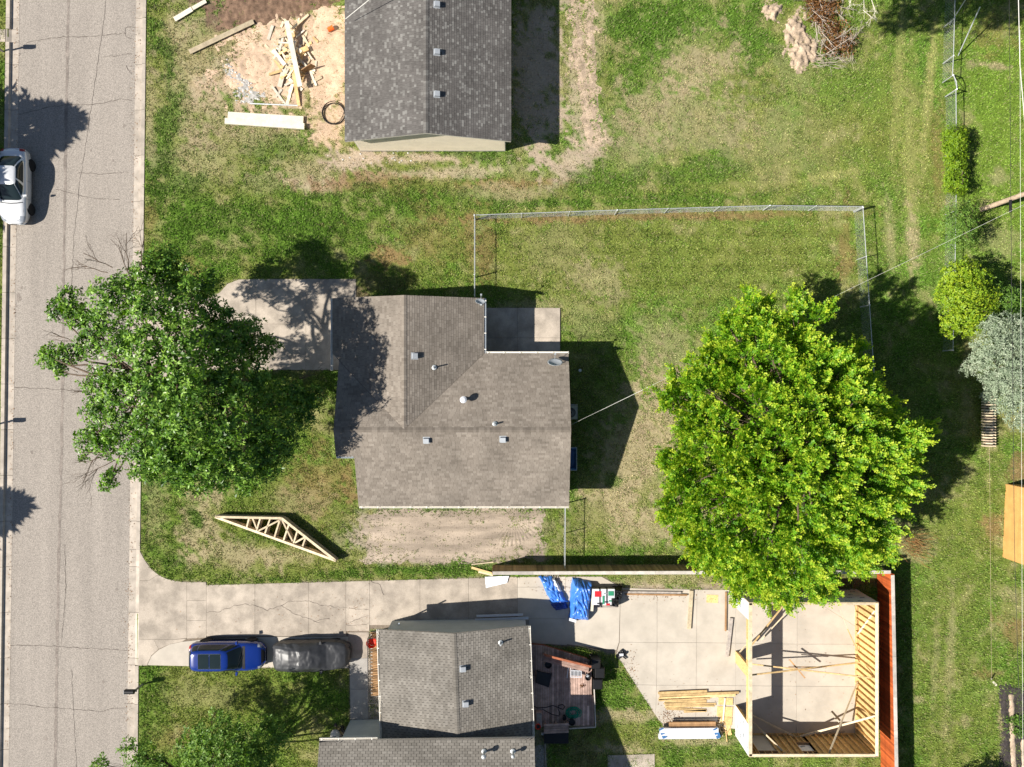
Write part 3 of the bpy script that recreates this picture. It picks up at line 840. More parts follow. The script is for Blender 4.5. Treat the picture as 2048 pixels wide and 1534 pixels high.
# ------------------------------------------------------------------ relief in the bare ground
def relief(name, gx0, gx1, gy0, gy1, step, fn, mat):
    xs = np.arange(gx0, gx1, step * PPM); ys = np.arange(gy0, gy1, step * PPM)
    X, Y = np.meshgrid(xs, ys, indexing='ij')
    Z = fn(X, Y)
    nx, ny = X.shape; idx = np.arange(nx * ny).reshape(nx, ny)
    zq = np.maximum.reduce([Z[:-1, :-1], Z[:-1, 1:], Z[1:, 1:], Z[1:, :-1]])
    q = np.stack([idx[:-1, :-1], idx[:-1, 1:], idx[1:, 1:], idx[1:, :-1]], -1)[zq > -0.004]
    V = np.stack([(X - 1024) / PPM, (767 - Y) / PPM, Z], -1).reshape(-1, 3)
    me = bpy.data.meshes.new(name); me.from_pydata(V.tolist(), [], q.reshape(-1, 4).tolist())
    me.polygons.foreach_set("use_smooth", [True] * len(me.polygons))
    me.materials.append(MATS[mat]); me.update()
    o = bpy.data.objects.new(name, me); COL.objects.link(o)
    return tag(o, kind='structure')
def ell(X, Y, cx, cy, rx, ry, rot=0):
    c, s = math.cos(math.radians(rot)), math.sin(math.radians(rot))
    dx, dy = X - cx, Y - cy
    return np.sqrt(((dx * c + dy * s) / rx) ** 2 + ((-dx * s + dy * c) / ry) ** 2)
def f_soil(X, Y):
    edge = np.minimum.reduce([(X - 728) / 26, (1092 - X) / 16, (Y - 1013) / 10, (1128 - Y) / 12]) - 0.45 + (fbm(X / 16, Y / 16, 4, 4) - 0.5) * 2.6
    m = np.clip(edge, -1, 1)
    z = 0.015 * m + 0.012 * (fbm(X / 22, Y / 9, 8, 4) - 0.4)
    rows = sstep(.42, .55, fbm(X / 90, (Y + 4 * np.sin(X / 60)) / 11, 14, 2))
    z = z + 0.012 * rows * np.sin(X / 0.62 + 3 * fbm(X / 60, Y / 30, 6, 2)) * (m > 0.2)
    r = ell(X, Y, 1028, 1040, 22, 26); ring = np.exp(-((r - 1.0) / 0.28) ** 2) + np.exp(-(ell(X, Y, 1040, 1050, 46, 26, -40) - 1.0) ** 2 / 0.03) + (np.abs((Y - 1060) + 0.5 * (X - 1030)) < 7) * (np.abs(X - 1030) < 28)
    ang = np.arctan2(Y - 1040, X - 1028)
    z = z + 0.022 * np.clip(ring, 0, 1) * np.sin(ang * 34) + 0.015 * np.clip(ring, 0, 1)
    return z
relief("bare_soil", 712, 1110, 1004, 1138, 0.055, f_soil, "soil_grey")
def f_sand(X, Y):
    m = 0.9 - ell(X, Y, 555, 118, 125, 92, -8) + (fbm(X / 12, Y / 12, 4, 5) - 0.5) * 1.7
    m2 = 0.9 - ell(X, Y, 660, 90, 45, 110) + (fbm(X / 12, Y / 12, 4, 5) - 0.5) * 1.7
    m = np.maximum(m, m2)
    z = 0.05 * np.clip(m, -0.3, 0.5) + 0.025 * (fbm(X / 7, Y / 7, 9, 4) - 0.45) * (m > 0)
    r = ell(X, Y, 515, 130, 40, 34, -20)
    return z + 0.02 * np.sin(r * 16) * np.exp(-((r - 0.8) / 0.35) ** 2)
relief("sand_patch", 410, 712, 12, 235, 0.08, f_sand, "sand")
def f_mound(X, Y):
    d = np.where(X < 505, (X - 420) / 85.0, 1.0)
    top = 62 - 0.16 * (X - 430) - 24 * np.clip((X - 600) / 90, 0, 1)
    m = np.minimum(np.minimum((top - Y) / 22.0, d), (705 - X) / 30) + (fbm(X / 14, Y / 14, 31, 4) - 0.5) * 1.1
    return 0.10 * np.clip(m, -.5, 1.6) + 0.20 * (fbm(X / 8, Y / 16, 33, 4) - 0.5) * np.clip(m + .3, 0, 1)
relief("soil_mound", 405, 712, -60, 84, 0.08, f_mound, "soil_brown")
def f_tan(X, Y):
    m = np.maximum.reduce([1 - ell(X, Y, 1606, 106, 34, 32), 1 - ell(X, Y, 1590, 62, 22, 40, 15), 1 - ell(X, Y, 1545, 22, 18, 22)]) + (fbm(X / 9, Y / 9, 51, 5) - 0.5) * 1.5
    return 0.30 * np.clip(m, -.2, 0.8) + 0.34 * (fbm(X / 7, Y / 7, 53, 4) - 0.5) * np.clip(m * 3, 0, 1)
relief("earth_heap", 1515, 1660, -15, 160, 0.07, f_tan, "soil_tan")
def f_trk(X, Y):
    a = np.exp(-((X - (1148 + 0.11 * Y)) / 7) ** 2) + np.exp(-((X - (1176 + 0.06 * Y)) / 7) ** 2)
    e = np.clip(np.minimum(Y / 40 + 1, (300 - Y) / 40), 0, 1)
    m = a * e + (fbm(X / 15, Y / 15, 71, 4) - 0.62) * 1.3
    return 0.02 * np.clip(m, -.4, .8) + 0.012 * np.clip(m, 0, 1) * np.sin((Y + 0.5 * X) / 0.8)
relief("wheel_track", 1130, 1215, -30, 300, 0.07, f_trk, "soil_tan")
def f_bed(X, Y):
    m = np.minimum.reduce([(X - 2000 - 3 * np.sin(Y / 25)) / 10, (Y - 1368) / 12, (2110 - X) / 10]) + (fbm(X / 9, Y / 9, 91, 4) - 0.5) * 1.1
    return 0.06 * np.clip(m, -.3, 1) + 0.07 * (fbm(X / 4, Y / 4, 93, 3) - 0.5) * (m > 0)
relief("garden_bed", 1988, 2110, 1358, 1590, 0.07, f_bed, "mulch")
def f_str(X, Y):
    w = np.minimum(np.abs(X - (2021 + (Y - 1390) * 0.035)), np.abs(X - (2046 + (Y - 1480) * 0.02)) + (Y < 1478) * 50)
    m = 1 - w / 5.5 + (fbm(X / 10, Y / 10, 95, 3) - 0.5) * 0.8
    m = np.minimum(m, (Y - 1388) / 8)
    return 0.105 * np.clip(m, -.4, .6) + 0.045
relief("clay_path", 2008, 2062, 1380, 1590, 0.07, lambda X, Y: np.where(f_str(X, Y) > 0.02, f_str(X, Y) + 0.01, -0.1), "soil_tan")
def f_grv(X, Y):
    m = np.minimum.reduce([(X - 1066) / 5, (1090 - X) / 4, (Y - 1490) / 6]) + (fbm(X / 6, Y / 6, 97, 3) - .5) * .6
    return 0.02 * np.clip(m, -.4, 1) + 0.03 * (fbm(X / 2, Y / 2, 99, 2) - .5) * (m > 0)
relief("gravel_strip", 1060, 1096, 1484, 1600, 0.06, f_grv, "gravel")

def f_pls(X, Y):
    w = np.maximum(1 - ell(X, Y, 484, 168, 44, 13, 45), 1 - ell(X, Y, 500, 192, 34, 14, 5))
    m = w + (fbm(X / 8, Y / 8, 111, 5) - 0.55) * 1.9
    return 0.05 * np.clip(m, -.4, .8) + 0.12 * (fbm(X / 4, Y / 4, 113, 3) - .5) * np.clip(m * 3, 0, 1)
relief("plaster_patch", 432, 545, 122, 215, 0.06, f_pls, "rubble")

# ------------------------------------------------------------------ small marks and litter on the paving
def blot(name, px, py, r, z, mat, parent, seed):
    rr = random.Random(seed); n = 16; pts = []
    for k in range(n):
        a = 2 * math.pi * k / n; q = r * (rr.uniform(.6, 1.2)); pts.append(Q(px + q * math.cos(a), py + q * math.sin(a) * 1.3, z))
    m = MB(); m.add(pts, [tuple(range(n))][::1]); m.f = [f[::-1] for f in m.f]
    return m.build(name, mat, parent)
for i, (x, y, r) in enumerate(((34, 590, 4), (41, 575, 2.4), (30, 612, 2), (205, 1365, 2.5), (62, 905, 3), (232, 1180, 2.4), (170, 640, 2), (90, 1480, 3), (180, 300, 2), (225, 320, 2.4), (247, 250, 3))): blot("oil_spot", x, y, r, -0.0955 + .0002 * i, "road_stain", road, 300 + i)
# ------------------------------------------------------------------ shingled roof planes
SH_CACHE = {}
def tab_mesh(mat, w, ex, t0):
    """one full shingle tab lying in its own plane: x along the course, y up the slope"""
    key = (mat, w, ex, t0)
    if key not in SH_CACHE:
        m = MB(); m.tone = t0
        shingle_solid(m, (0, 0), (w, 0), (w, ex), (0, ex), 0.011 + 0.004 * t0)
        SH_CACHE[key] = m.mesh("shingle", [mat])
    return SH_CACHE[key]
def shingle_solid(m, a, b, c, d, th):
    pts = [(a[0], a[1], 0), (b[0], b[1], 0), (c[0], c[1], 0), (d[0], d[1], 0),
           (a[0], a[1], th), (b[0], b[1], th), (c[0], c[1], 0.003), (d[0], d[1], 0.003)]
    m.add(pts, [(4, 5, 6, 7), (0, 1, 5, 4), (1, 2, 6, 5), (3, 0, 4, 7)])

def interval(poly, v):
    xs = []
    n = len(poly)
    for i in range(n):
        (u0, v0), (u1, v1) = poly[i], poly[(i + 1) % n]
        if abs(v1 - v0) < 1e-9:
            continue
        if (v0 <= v < v1) or (v1 <= v < v0):
            xs.append(u0 + (u1 - u0) * (v - v0) / (v1 - v0))
    return (min(xs), max(xs)) if len(xs) >= 2 else None

def shingle_plane(parent, pts, eave_dir, mat, r, singles, style):
    """cover a planar roof polygon; the best seen tabs stay single objects, the rest is one joined part"""
    pts = [Vector(p) for p in pts]
    e = Vector(eave_dir).normalized()
    nrm = Vector((0, 0, 0))
    for i in range(len(pts)):
        nrm += (pts[i] - pts[0]).cross(pts[(i + 1) % len(pts)] - pts[0])
    nrm.normalize()
    if nrm.z < 0: nrm = -nrm
    up = nrm.cross(e).normalized()
    if up.z < 0: up = -up
    e = up.cross(nrm).normalized()
    o = min(pts, key=lambda p: (p - pts[0]).dot(up))
    poly = [((p - o).dot(e), (p - o).dot(up)) for p in pts]
    vmax = max(p[1] for p in poly)
    ex = style['ex']; ws = style['w']; tones = style['tones']
    big = MB(); out = []
    off = OFF.get(parent.name, Vector((0, 0, 0)))
    v = -0.012; row = 0
    M = Matrix((e, up, nrm)).transposed()
    while v < vmax - 0.02:
        v1 = min(v + ex, vmax)
        i0 = interval(poly, max(v, 0) + 1e-4); i1 = interval(poly, v1 - 1e-4)
        if i0 is None or i1 is None:
            v = v1; row += 1; continue
        lo, hi = min(i0[0], i1[0]), max(i0[1], i1[1])
        u = lo - (r.random() * ws[-1] if not style.get('reg') else (ws[0] / 2 if row % 2 else 0))
        while u < hi:
            w = r.choice(ws)
            t = r.choice(tones)
            g = style.get('gap', 0.0)
            a0, b0 = max(u + g, i0[0]), min(u + w - g, i0[1])
            a1, b1 = max(u + g, i1[0]), min(u + w - g, i1[1])
            if b0 > a0 + 0.004 or b1 > a1 + 0.004:
                if b0 < a0: a0 = b0 = (a0 + b0) / 2
                if b1 < a1: a1 = b1 = (a1 + b1) / 2
                full = abs((b0 - a0) - (w - 2 * g)) < 1e-6 and abs((b1 - a1) - (w - 2 * g)) < 1e-6 and (v1 - v) > ex - 1e-6
                lift = nrm * 0.004
                if full and row > style.get('from', 20) and len(out) < singles:
                    out.append((tab_mesh(mat, round(w - 2 * g, 3), ex, t), o + e * (u + g) + up * v + lift))
                else:
                    th = 0.011 + 0.004 * t
                    L = [(a0, v, 0), (b0, v, 0), (b1, v1, 0), (a1, v1, 0), (a0, v, th), (b0, v, th), (b1, v1, 0.003), (a1, v1, 0.003)]
                    big.add([o + e * q[0] + up * q[1] + nrm * (q[2] + 0.004) for q in L], [(4, 5, 6, 7), (0, 1, 5, 4), (1, 2, 6, 5), (3, 0, 4, 7)], t)
            u += w
        v = v1; row += 1
    R4 = M.to_4x4()
    for me, pos in out:
        ob = bpy.data.objects.new("shingle", me); COL.objects.link(ob)
        ob.parent = parent
        ob.matrix_local = Matrix.Translation(pos - off) @ R4
    return big

def ridge_caps(parent, a, b, na, nb, mat, r, tones, step=0.155, half=0.15):
    """folded cap shingles along a ridge; na and nb are the downhill directions of both sides"""
    a, b = Vector(a), Vector(b)
    d = (b - a); L = d.length; d.normalize()
    off = OFF.get(parent.name, Vector((0, 0, 0)))
    na = Vector(na) * half; nb = Vector(nb) * half
    cache = {}
    k = int(L / step)
    for i in range(k):
        t = r.choice(tones)
        if t not in cache:
            m = MB(); m.tone = t
            up = Vector((0, 0, 1)); z0, z1 = 0.034, 0.022
            P0, P1 = Vector((0, 0, 0)), d * (step * 1.02)
            V = [P0 + na + up * z0, P0 + up * z0, P0 + nb + up * z0, P1 + na + up * z1, P1 + up * z1, P1 + nb + up * z1,
                 P0 + na, P0, P0 + nb]
            F = [(0, 1, 4, 3), (1, 2, 5, 4), (6, 7, 1, 0), (7, 8, 2, 1)]
            m.add(V, F)
            cache[t] = m.mesh("ridge_shingle", [mat])
        ob = bpy.data.objects.new("ridge_shingle", cache[t]); COL.objects.link(ob)
        ob.parent = parent; ob.location = a + d * (i * step) - off

def slope_deck(mb, pts, th=0.14, tone=0.5):
    top = [Vector(p) for p in pts]; bot = [p - Vector((0, 0, th)) for p in top]
    n = len(top)
    ar = sum(top[i].x * top[(i + 1) % n].y - top[(i + 1) % n].x * top[i].y for i in range(n))
    if ar < 0: top.reverse(); bot.reverse()
    mb.add(top + bot, [tuple(range(2 * n - 1, n - 1, -1))] + [(i, n + i, n + (i + 1) % n, (i + 1) % n) for i in range(n)], tone)
    k = len(mb.v) - 2 * n; mb.f.append(tuple(range(k, k + n))); mb.t.append(0.2); mb.m.append(1)

def gutter(house, a, b, out, mat="gutter_white"):
    a, b, out = Vector(a), Vector(b), Vector(out)
    m = MB()
    d = (b - a).normalized()
    w = 0.12; h = 0.11
    z = Vector((0, 0, 1))
    def strip(o0, o1, z0, z1, tone):
        p = [a + out * o0 + z * z0, b + out * o0 + z * z0, b + out * o1 + z * z0, a + out * o1 + z * z0]
        q = [x + z * (z1 - z0) for x in p]
        if (p[1] - p[0]).cross(p[2] - p[1]).z < 0: p.reverse(); q.reverse()
        m.hexa(p, q, tone)
    strip(0.002, w, -h, -h + 0.012, 0.4); strip(w - 0.035, w, -h + 0.012, 0.0, 0.5); strip(0.002, 0.026, -h + 0.012, -0.005, 0.5)
    g = m.build("gutter", mat, house)
    k = MB(); L = (b - a).length; i = 0.15
    while i < L:
        p = a + d * i
        k.beam(p + out * 0.0 + z * 0.006, p + out * (w + 0.01) + z * 0.006, 0.05, 0.012)
        i += 0.95
    k.build("gutter_hanger", "gutter_white", g)

def box_vent(house, p, slope_dir, up_slope, r=0.155):
    p = Vector(p); s = Vector(slope_dir).normalized(); n = Vector(up_slope).normalized()
    t = s.cross(n).normalized()
    m = MB()
    def ring(h, k): return [p + s * (a * r * k) + t * (c * r * k) + n * h for a, c in ((-1, -1), (1, -1), (1, 1), (-1, 1))]
    r0, r1, r2, r3 = ring(0.0, 1.3), ring(0.02, 1.3), ring(0.10, 1.0), ring(0.20, 0.95)
    for lo, hi, tn in ((r0, r1, .3), (ring(0.02, .9), r2, .2), (r2, r3, .7)): m.hexa(lo, hi, tn)
    v = m.build("roof_vent", "dish_grey", house)
    return v

def pipe_vent(house, p, h=0.4, r=0.055, cap=False, mat="galvanised"):
    p = Vector(p); m = MB()
    m.lathe([(0.16, -0.03), (0.15, 0.03), (r * 1.7, 0.07), (r, 0.12), (r, h)], p, 12)
    if cap: m.lathe([(r, h), (r * 2.2, h + 0.02), (r * 2.2, h + 0.12), (r * 1.2, h + 0.18), (0.01, h + 0.2)], p, 14)
    m.build("vent_pipe", mat, house, smooth=False)

def dish(house, base, h, face, rx=0.33, ry=0.25, arm=0.5):
    """satellite dish on a bent mast; face is the direction the bowl looks"""
    base = Vector(base); f = Vector(face).normalized()
    side = f.cross(Vector((0, 0, 1))).normalized(); up = side.cross(f).normalized()
    top = base + Vector((0, 0, h))
    m = MB(); m.tube([base, base + Vector((0, 0, h * .5)), top], 0.03, 8)
    m.box(base.x - .1, base.x + .1, base.y - .08, base.y + .08, base.z - .02, base.z + .02)
    root = m.build("satellite_dish", "galvanised", house)
    c = top + f * 0.06
    V = [c - f * 0.0]; F = []
    rings = 5; n = 24
    b = MB()
    for i in range(1, rings + 1):
        q = i / rings
        for k in range(n):
            a = 2 * math.pi * k / n
            V.append(c + side * (rx * q * math.cos(a)) + up * (ry * q * math.sin(a)) + f * (0.09 * q * q))
    for k in range(n): F.append((0, 1 + k, 1 + (k + 1) % n))
    for i in range(rings - 1):
        for k in range(n):
            a0 = 1 + i * n + k; a1 = 1 + i * n + (k + 1) % n
            F.append((a0, a0 + n, a1 + n, a1))
    b.add(V, F)
    bowl = b.build("bowl", "dish_grey", root, smooth=True)
    sm = bowl.modifiers.new("thick", 'SOLIDIFY'); sm.thickness = 0.012
    a = MB(); low = c - up * (ry * .95); tip = c + f * arm - up * (ry * 0.55)
    a.tube([low, tip], 0.016, 6); a.box(tip.x - .05, tip.x + .05, tip.y - .05, tip.y + .05, tip.z - .05, tip.z + .05)
    a.build("feed_arm", "metal_grey", root)

def siding_wall(house, a, b, z0, ztop, mat, out, name="wall", course=0.16, openings=()):
    """lap siding between two ground points; ztop is a function of the distance along the wall"""
    a, b = Vector(a), Vector(b); d = (b - a); L = d.length; d.normalize(); out = Vector(out)
    core = MB()
    N = 24
    tops = [ztop(L * i / N) for i in range(N + 1)]
    V = []; F = []
    for i in range(N + 1):
        p = a + d * (L * i / N)
        V += [p + Vector((0, 0, z0)), p + Vector((0, 0, tops[i])), p - out * .14 + Vector((0, 0, z0)), p - out * .14 + Vector((0, 0, tops[i]))]
    for i in range(N):
        k = 4 * i
        F += [(k, k + 4, k + 5, k + 1), (k + 2, k + 3, k + 7, k + 6), (k + 1, k + 5, k + 7, k + 3)]
    core.add(V, F)
    w = core.build(name, mat, house)
    z = z0 + 0.15
    top_all = max(tops)
    while z < top_all - 0.04:
        zm = z + course * .6
        xs = [L * i / 200 for i in range(201) if ztop(L * i / 200) > zm]
        if xs:
            u0, u1 = min(xs), max(xs)
            m = MB(); m.tone = random.uniform(.3, .7)
            p0, p1 = a + d * (u0 + .004), a + d * (u1 - .004)
            zz = Vector((0, 0, z)); z1 = Vector((0, 0, z + course))
            V = [p0 + out * .026 + zz, p1 + out * .026 + zz, p1 + out * .003 + zz, p0 + out * .003 + zz,
                 p0 + out * .010 + z1, p1 + out * .010 + z1, p1 + out * .003 + z1, p0 + out * .003 + z1]
            if d.cross(out).z < 0:
                m.hexa([V[0], V[1], V[2], V[3]], [V[4], V[5], V[6], V[7]])
            else:
                m.hexa([V[1], V[0], V[3], V[2]], [V[5], V[4], V[7], V[6]])
            m.build("siding_board", mat, w)
        z += course
    return w

def window(house, c, w, h, along, out):
    c = Vector(c); along = Vector(along); out = Vector(out); up = Vector((0, 0, 1))
    m = MB()
    for s in (-1, 1):
        m.beam(c + along * (s * w / 2) - up * h / 2 + out * .04, c + along * (s * w / 2) + up * h / 2 + out * .04, .08, .09, up=out)
        m.beam(c + up * (s * h / 2) - along * (w / 2 - .04) + out * .045, c + up * (s * h / 2) + along * (w / 2 - .04) + out * .045, .085, .08, up=out)
    f = m.build("window", "white_paint", house)
    g = MB(); g.beam(c - along * (w / 2 - .04) + out * .03, c + along * (w / 2 - .04) + out * .03, h - .08, .02, up=out); g.build("pane", "window_glass", f)

RS = random.Random(5)
ST_TAUPE = dict(ex=0.142, gap=0.004, w=[0.19, 0.26, 0.33], tones=[0.2, .35, .42, .46, .5, .54, .6, .68, .8], **{'from': 22})
ST_GREY = dict(ex=0.142, gap=0.004, w=[0.13, 0.17, 0.22], tones=[0.15, .3, .35, .4, .4, .45, .5, .5, .55, .62, .85, 1.0], **{'from': 22})
ST_TAN = dict(ex=0.142, w=[0.305], tones=[.25, .4, .5, .5, .6, .8], gap=0.011, reg=True, **{'from': 16})

# ================================================================== main house
ZR, ZN, ZS = 4.28, 2.82, 2.76
RY = 851
house = thing("house", "brown shingled L-shaped house in the middle with two satellite dishes on its roof", "house", Q(915, 800))
dk = MB()
NE = [Q(971.5, 711, ZN), Q(1130, 711, ZN), Q(1131, RY, ZR), Q(828.5, RY, ZR)]
NW = [Q(701, 724, lerp(ZN, ZR, 13 / 140.)), Q(828.5, RY, ZR), Q(701, RY, ZR)]
zn = lerp(ZR, ZS, (900 - 851) / 146.)
S1 = [Q(701, RY, ZR), Q(701, 900, zn), Q(735, 900, zn), Q(736, 997, ZS), Q(1131, 997, ZS), Q(1131, RY, ZR)]
WW = [Q(688, 607, ZN), Q(828.5, 607, ZR), Q(828.5, RY, ZR), Q(701, 724, lerp(ZN, ZR, 13 / 140.)), Q(688, 711, ZN)]
WE = [Q(971.5, 607, ZN), Q(971.5, 711, ZN), Q(828.5, RY, ZR), Q(828.5, 607, ZR)]
for pl in (NE, NW, S1, WW, WE): slope_deck(dk, pl)
roof = dk.build("roof", ["fascia_white", "rubber"], house)
rest = MB()
for pl, ed, ns in ((S1, (1, 0, 0), 110), (NE, (1, 0, 0), 60), (WE, (0, 1, 0), 50), (WW, (0, 1, 0), 40), (NW, (1, 0, 0), 10)):
    bg_ = shingle_plane(roof, pl, ed, "roof_taupe", RS, ns, dict(ST_TAUPE, **({'from': 16} if pl is not NW else {'from': 10})))
    rest.add(bg_.v, [], 0); k0 = len(rest.v) - len(bg_.v)
    rest.f += [tuple(i + k0 for i in f) for f in bg_.f]; rest.t += bg_.t; rest.m += bg_.m
tag(rest.build("shingles", "roof_taupe", roof), kind='stuff')
sl = 1 / math.sqrt(1 + (1.46 / 4.38) ** 2); dz = -0.333 * sl
ridge_caps(roof, Q(701, RY, ZR), Q(1131, RY, ZR), (0, sl, dz), (0, -sl, dz), "roof_taupe", RS, [0.0, .15, .3, .5])
ridge_caps(roof, Q(828.5, 607, ZR), Q(828.5, RY - 6, ZR), (sl, 0, dz), (-sl, 0, dz), "roof_taupe", RS, [0.1, .3, .45, .6])
for a, b_, w in ((Q(971.5, 711, ZN), Q(828.5, RY, ZR), .05), (Q(701, 724, ZN + .14), Q(828.5, RY, ZR), .05)):
    m = MB(); m.tone = 0.0; m.beam(a + Vector((0, 0, .016)), b_ + Vector((0, 0, .012)), w, .012); m.build("valley_strip", "roof_taupe", roof)
# walls
def flat(h): return lambda u: h
wm = "siding_taupe"
def gable(zlow, zhigh, L): return lambda u: lerp(zlow, zhigh, 1 - abs(u - L / 2) / (L / 2)) - 0.16
siding_wall(house, Q(1120, 985), Q(1120, 722), 0, gable(2.7, 4.2, 263 / 32.), wm, (1, 0, 0))
siding_wall(house, Q(745, 985), Q(1120, 985), 0, flat(2.62), wm, (0, -1, 0))
siding_wall(house, Q(745, 890), Q(745, 985), 0, flat(2.75), wm, (-1, 0, 0))
siding_wall(house, Q(712, 740), Q(712, 890), 0, flat(3.0), wm, (-1, 0, 0))
siding_wall(house, Q(960, 617), Q(700, 617), 0, gable(2.72, 4.2, 260 / 32.), wm, (0, 1, 0))
siding_wall(house, Q(960, 720), Q(960, 617), 0, flat(2.7), wm, (1, 0, 0))
siding_wall(house, Q(1120, 722), Q(960, 722), 0, flat(2.7), wm, (0, 1, 0))
siding_wall(house, Q(700, 617), Q(700, 740), 0, flat(2.7), wm, (-1, 0, 0))
m = MB()
for i in range(4): m.box(Q(0, 0).x * 0 + Q(699, 0).x - .05, Q(699, 0).x - .01, Q(0, 730).y, Q(0, 632).y, 0.05 + i * .56, .58 + i * .56)
m.build("garage_door", "white_paint", house)
window(house, Q(1120, 930, 1.6), 1.2, 1.1, (0, 1, 0), (1, 0, 0)); window(house, Q(1120, 780, 1.6), 1.2, 1.1, (0, 1, 0), (1, 0, 0))
window(house, Q(860, 985, 1.6), 1.4, 1.1, (1, 0, 0), (0, -1, 0)); window(house, Q(1010, 985, 1.6), 1.4, 1.1, (1, 0, 0), (0, -1, 0))
window(house, Q(712, 830, 1.6), 1.6, 1.2, (0, 1, 0), (-1, 0, 0)); window(house, Q(1060, 722, 1.3), 1.8, 2.0, (1, 0, 0), (0, 1, 0))
gutter(house, Q(737, 997, ZS), Q(1131, 997, ZS), (0, -1, 0))
gutter(house, Q(973, 711, ZN), Q(1130, 711, ZN), (0, 1, 0))
gutter(house, Q(971.5, 607, ZN), Q(971.5, 710, ZN), (1, 0, 0), "gutter_grey")
gutter(house, Q(688, 607, ZN), Q(688, 743, ZN), (-1, 0, 0))
gutter(house, Q(702, 900, zn), Q(734, 900, zn), (0, -1, 0), "gutter_grey")
def zplane(pl, x, y):
    p0, p1, p2 = [Vector(p) for p in pl[:3]]
    n = (p1 - p0).cross(p2 - p0)
    return p0.z - (n.x * (x - p0.x) + n.y * (y - p0.y)) / n.z
def on_plane(pl, px, py):
    z = 3.5
    for _ in range(6):
        p = P(px, py, z); z = zplane(pl, p.x, p.y)
    return Vector((p.x, p.y, z))
def nrm_of(pl):
    p0, p1, p2 = [Vector(p) for p in pl[:3]]
    n = (p1 - p0).cross(p2 - p0).normalized()
    return n if n.z > 0 else -n
for pl, px, py, sd in ((WE, 829, 712, (1, 0, 0)), (S1[3:] + S1[:3], 853, 880, (1, 0, 0)), (S1[3:] + S1[:3], 1006, 878, (1, 0, 0))):
    n_ = nrm_of(pl); box_vent(house, on_plane(pl, px, py), Vector(sd) - n_ * n_.dot(Vector(sd)), n_)
pipe_vent(house, on_plane(WE, 868, 735), .45, .04); pipe_vent(house, on_plane(NE, 990, 848), .38, .05, mat="metal_grey")
pipe_vent(house, on_plane(NE, 928, 799), .42, .09, True, "white_plastic")
dish(house, on_plane(WE, 961, 608), .35, (0.1, 0.75, .7), .30, .27, .45)
p = on_plane(NE, 1109, 729); dish(house, p, .55, (0.0, 0.82, .55), .44, .40, .5)

# ================================================================== house under finishing works to the north
ZE, ZT = 2.8, 4.23
hn = thing("house", "grey shingled house with cream siding at the top beside the timber pile", "house", Q(866, 100))
GW = [Q(710.8, 313, ZE), Q(710.8, -200, ZE), Q(868, -200, ZT), Q(868, 313, ZT)]
GE = [Q(1022, 313, ZE), Q(1022, -200, ZE), Q(868, -200, ZT), Q(868, 313, ZT)]
dk = MB(); slope_deck(dk, GW); slope_deck(dk, GE)
roof_n = dk.build("roof", ["fascia_white", "rubber"], hn)
rest = MB()
for pl, ns in ((GW, 120), (GE, 120)):
    bg_ = shingle_plane(roof_n, pl, (0, 1, 0), "roof_grey", RS, ns, ST_GREY)
    k0 = len(rest.v); rest.v += bg_.v; rest.f += [tuple(i + k0 for i in f) for f in bg_.f]; rest.t += bg_.t; rest.m += bg_.m
tag(rest.build("shingles", "roof_grey", roof_n), kind='stuff')
s2 = 1 / math.sqrt(1 + 0.3 ** 2)
ridge_caps(roof_n, Q(868, 313, ZT), Q(868, -60, ZT), (s2, 0, -.3 * s2), (-s2, 0, -.3 * s2), "roof_grey", RS, [0.3, .45, .6, .8])
siding_wall(hn, Q(722, 302), Q(1010, 302), 0.0, gable(2.83, 4.12, 288 / 32.), "siding_cream", (0, -1, 0))
siding_wall(hn, Q(1010, 302), Q(1010, -180), 0, flat(2.7), "siding_cream", (1, 0, 0)); siding_wall(hn, Q(722, -180), Q(722, 302), 0, flat(2.7), "siding_cream", (-1, 0, 0))
m = MB()
for x in (722, 1010): m.beam(Q(x, 301.0, 0.05), Q(x, 301.0, 2.66), .1, .06, up=(0, 1, 0))
m.build("corner_trim", "fascia_white", hn)
m = MB(); m.box(Q(722, 0).x - .02, Q(1010, 0).x + .02, Q(0, 303).y, Q(0, 302.2).y, -.05, .16); m.build("foundation", "concrete_grey", hn)
for py in (10, 105, 189):
    n_ = nrm_of(GE); p = on_plane(GE, 873.5, py); box_vent(hn, p, Vector((1, 0, 0)) - n_ * n_.dot(Vector((1, 0, 0))), n_, .15)

# ================================================================== small house to the south and its higher wing
hs = thing("house", "tan shingled split level house at the bottom with wooden deck at its back", "house", Q(917, 1340))
A1, A2, B1, B2, R1, R2 = Q(772.5, 1230.5, 2.6), Q(779.5, 1446, 2.6), Q(1055, 1224, 2.6), Q(1063, 1440, 2.6), Q(917, 1227, 3.6), Q(925, 1443, 3.6)
SW = [A1, A2, R2, R1]; SE = [B1, B2, R2, R1]
ZU = 3.9
U = [Q(672, 1419, ZU), Q(1065, 1414, ZU), Q(1068, 1600, ZU + 2.0), Q(675, 1605, ZU + 2.0)]
U2 = [Q(675, 1605, ZU + 2.0), Q(1068, 1600, ZU + 2.0), Q(1071, 1786, ZU), Q(678, 1791, ZU)]
dk = MB()
for pl in (SW, SE, U, U2): slope_deck(dk, pl)
roof_s = dk.build("roof", ["fascia_white", "rubber"], hs)
rest = MB()
for pl, ed, ns, fr in ((SW, (0, 1, 0), 110, 14), (SE, (0, 1, 0), 110, 14), (U, (1, 0, 0), 60, 2), (U2, (1, 0, 0), 0, 2)):
    bg_ = shingle_plane(roof_s, pl, ed, "roof_tan", RS, ns, dict(ST_TAN, **{'from': fr}))
    k0 = len(rest.v); rest.v += bg_.v; rest.f += [tuple(i + k0 for i in f) for f in bg_.f]; rest.t += bg_.t; rest.m += bg_.m
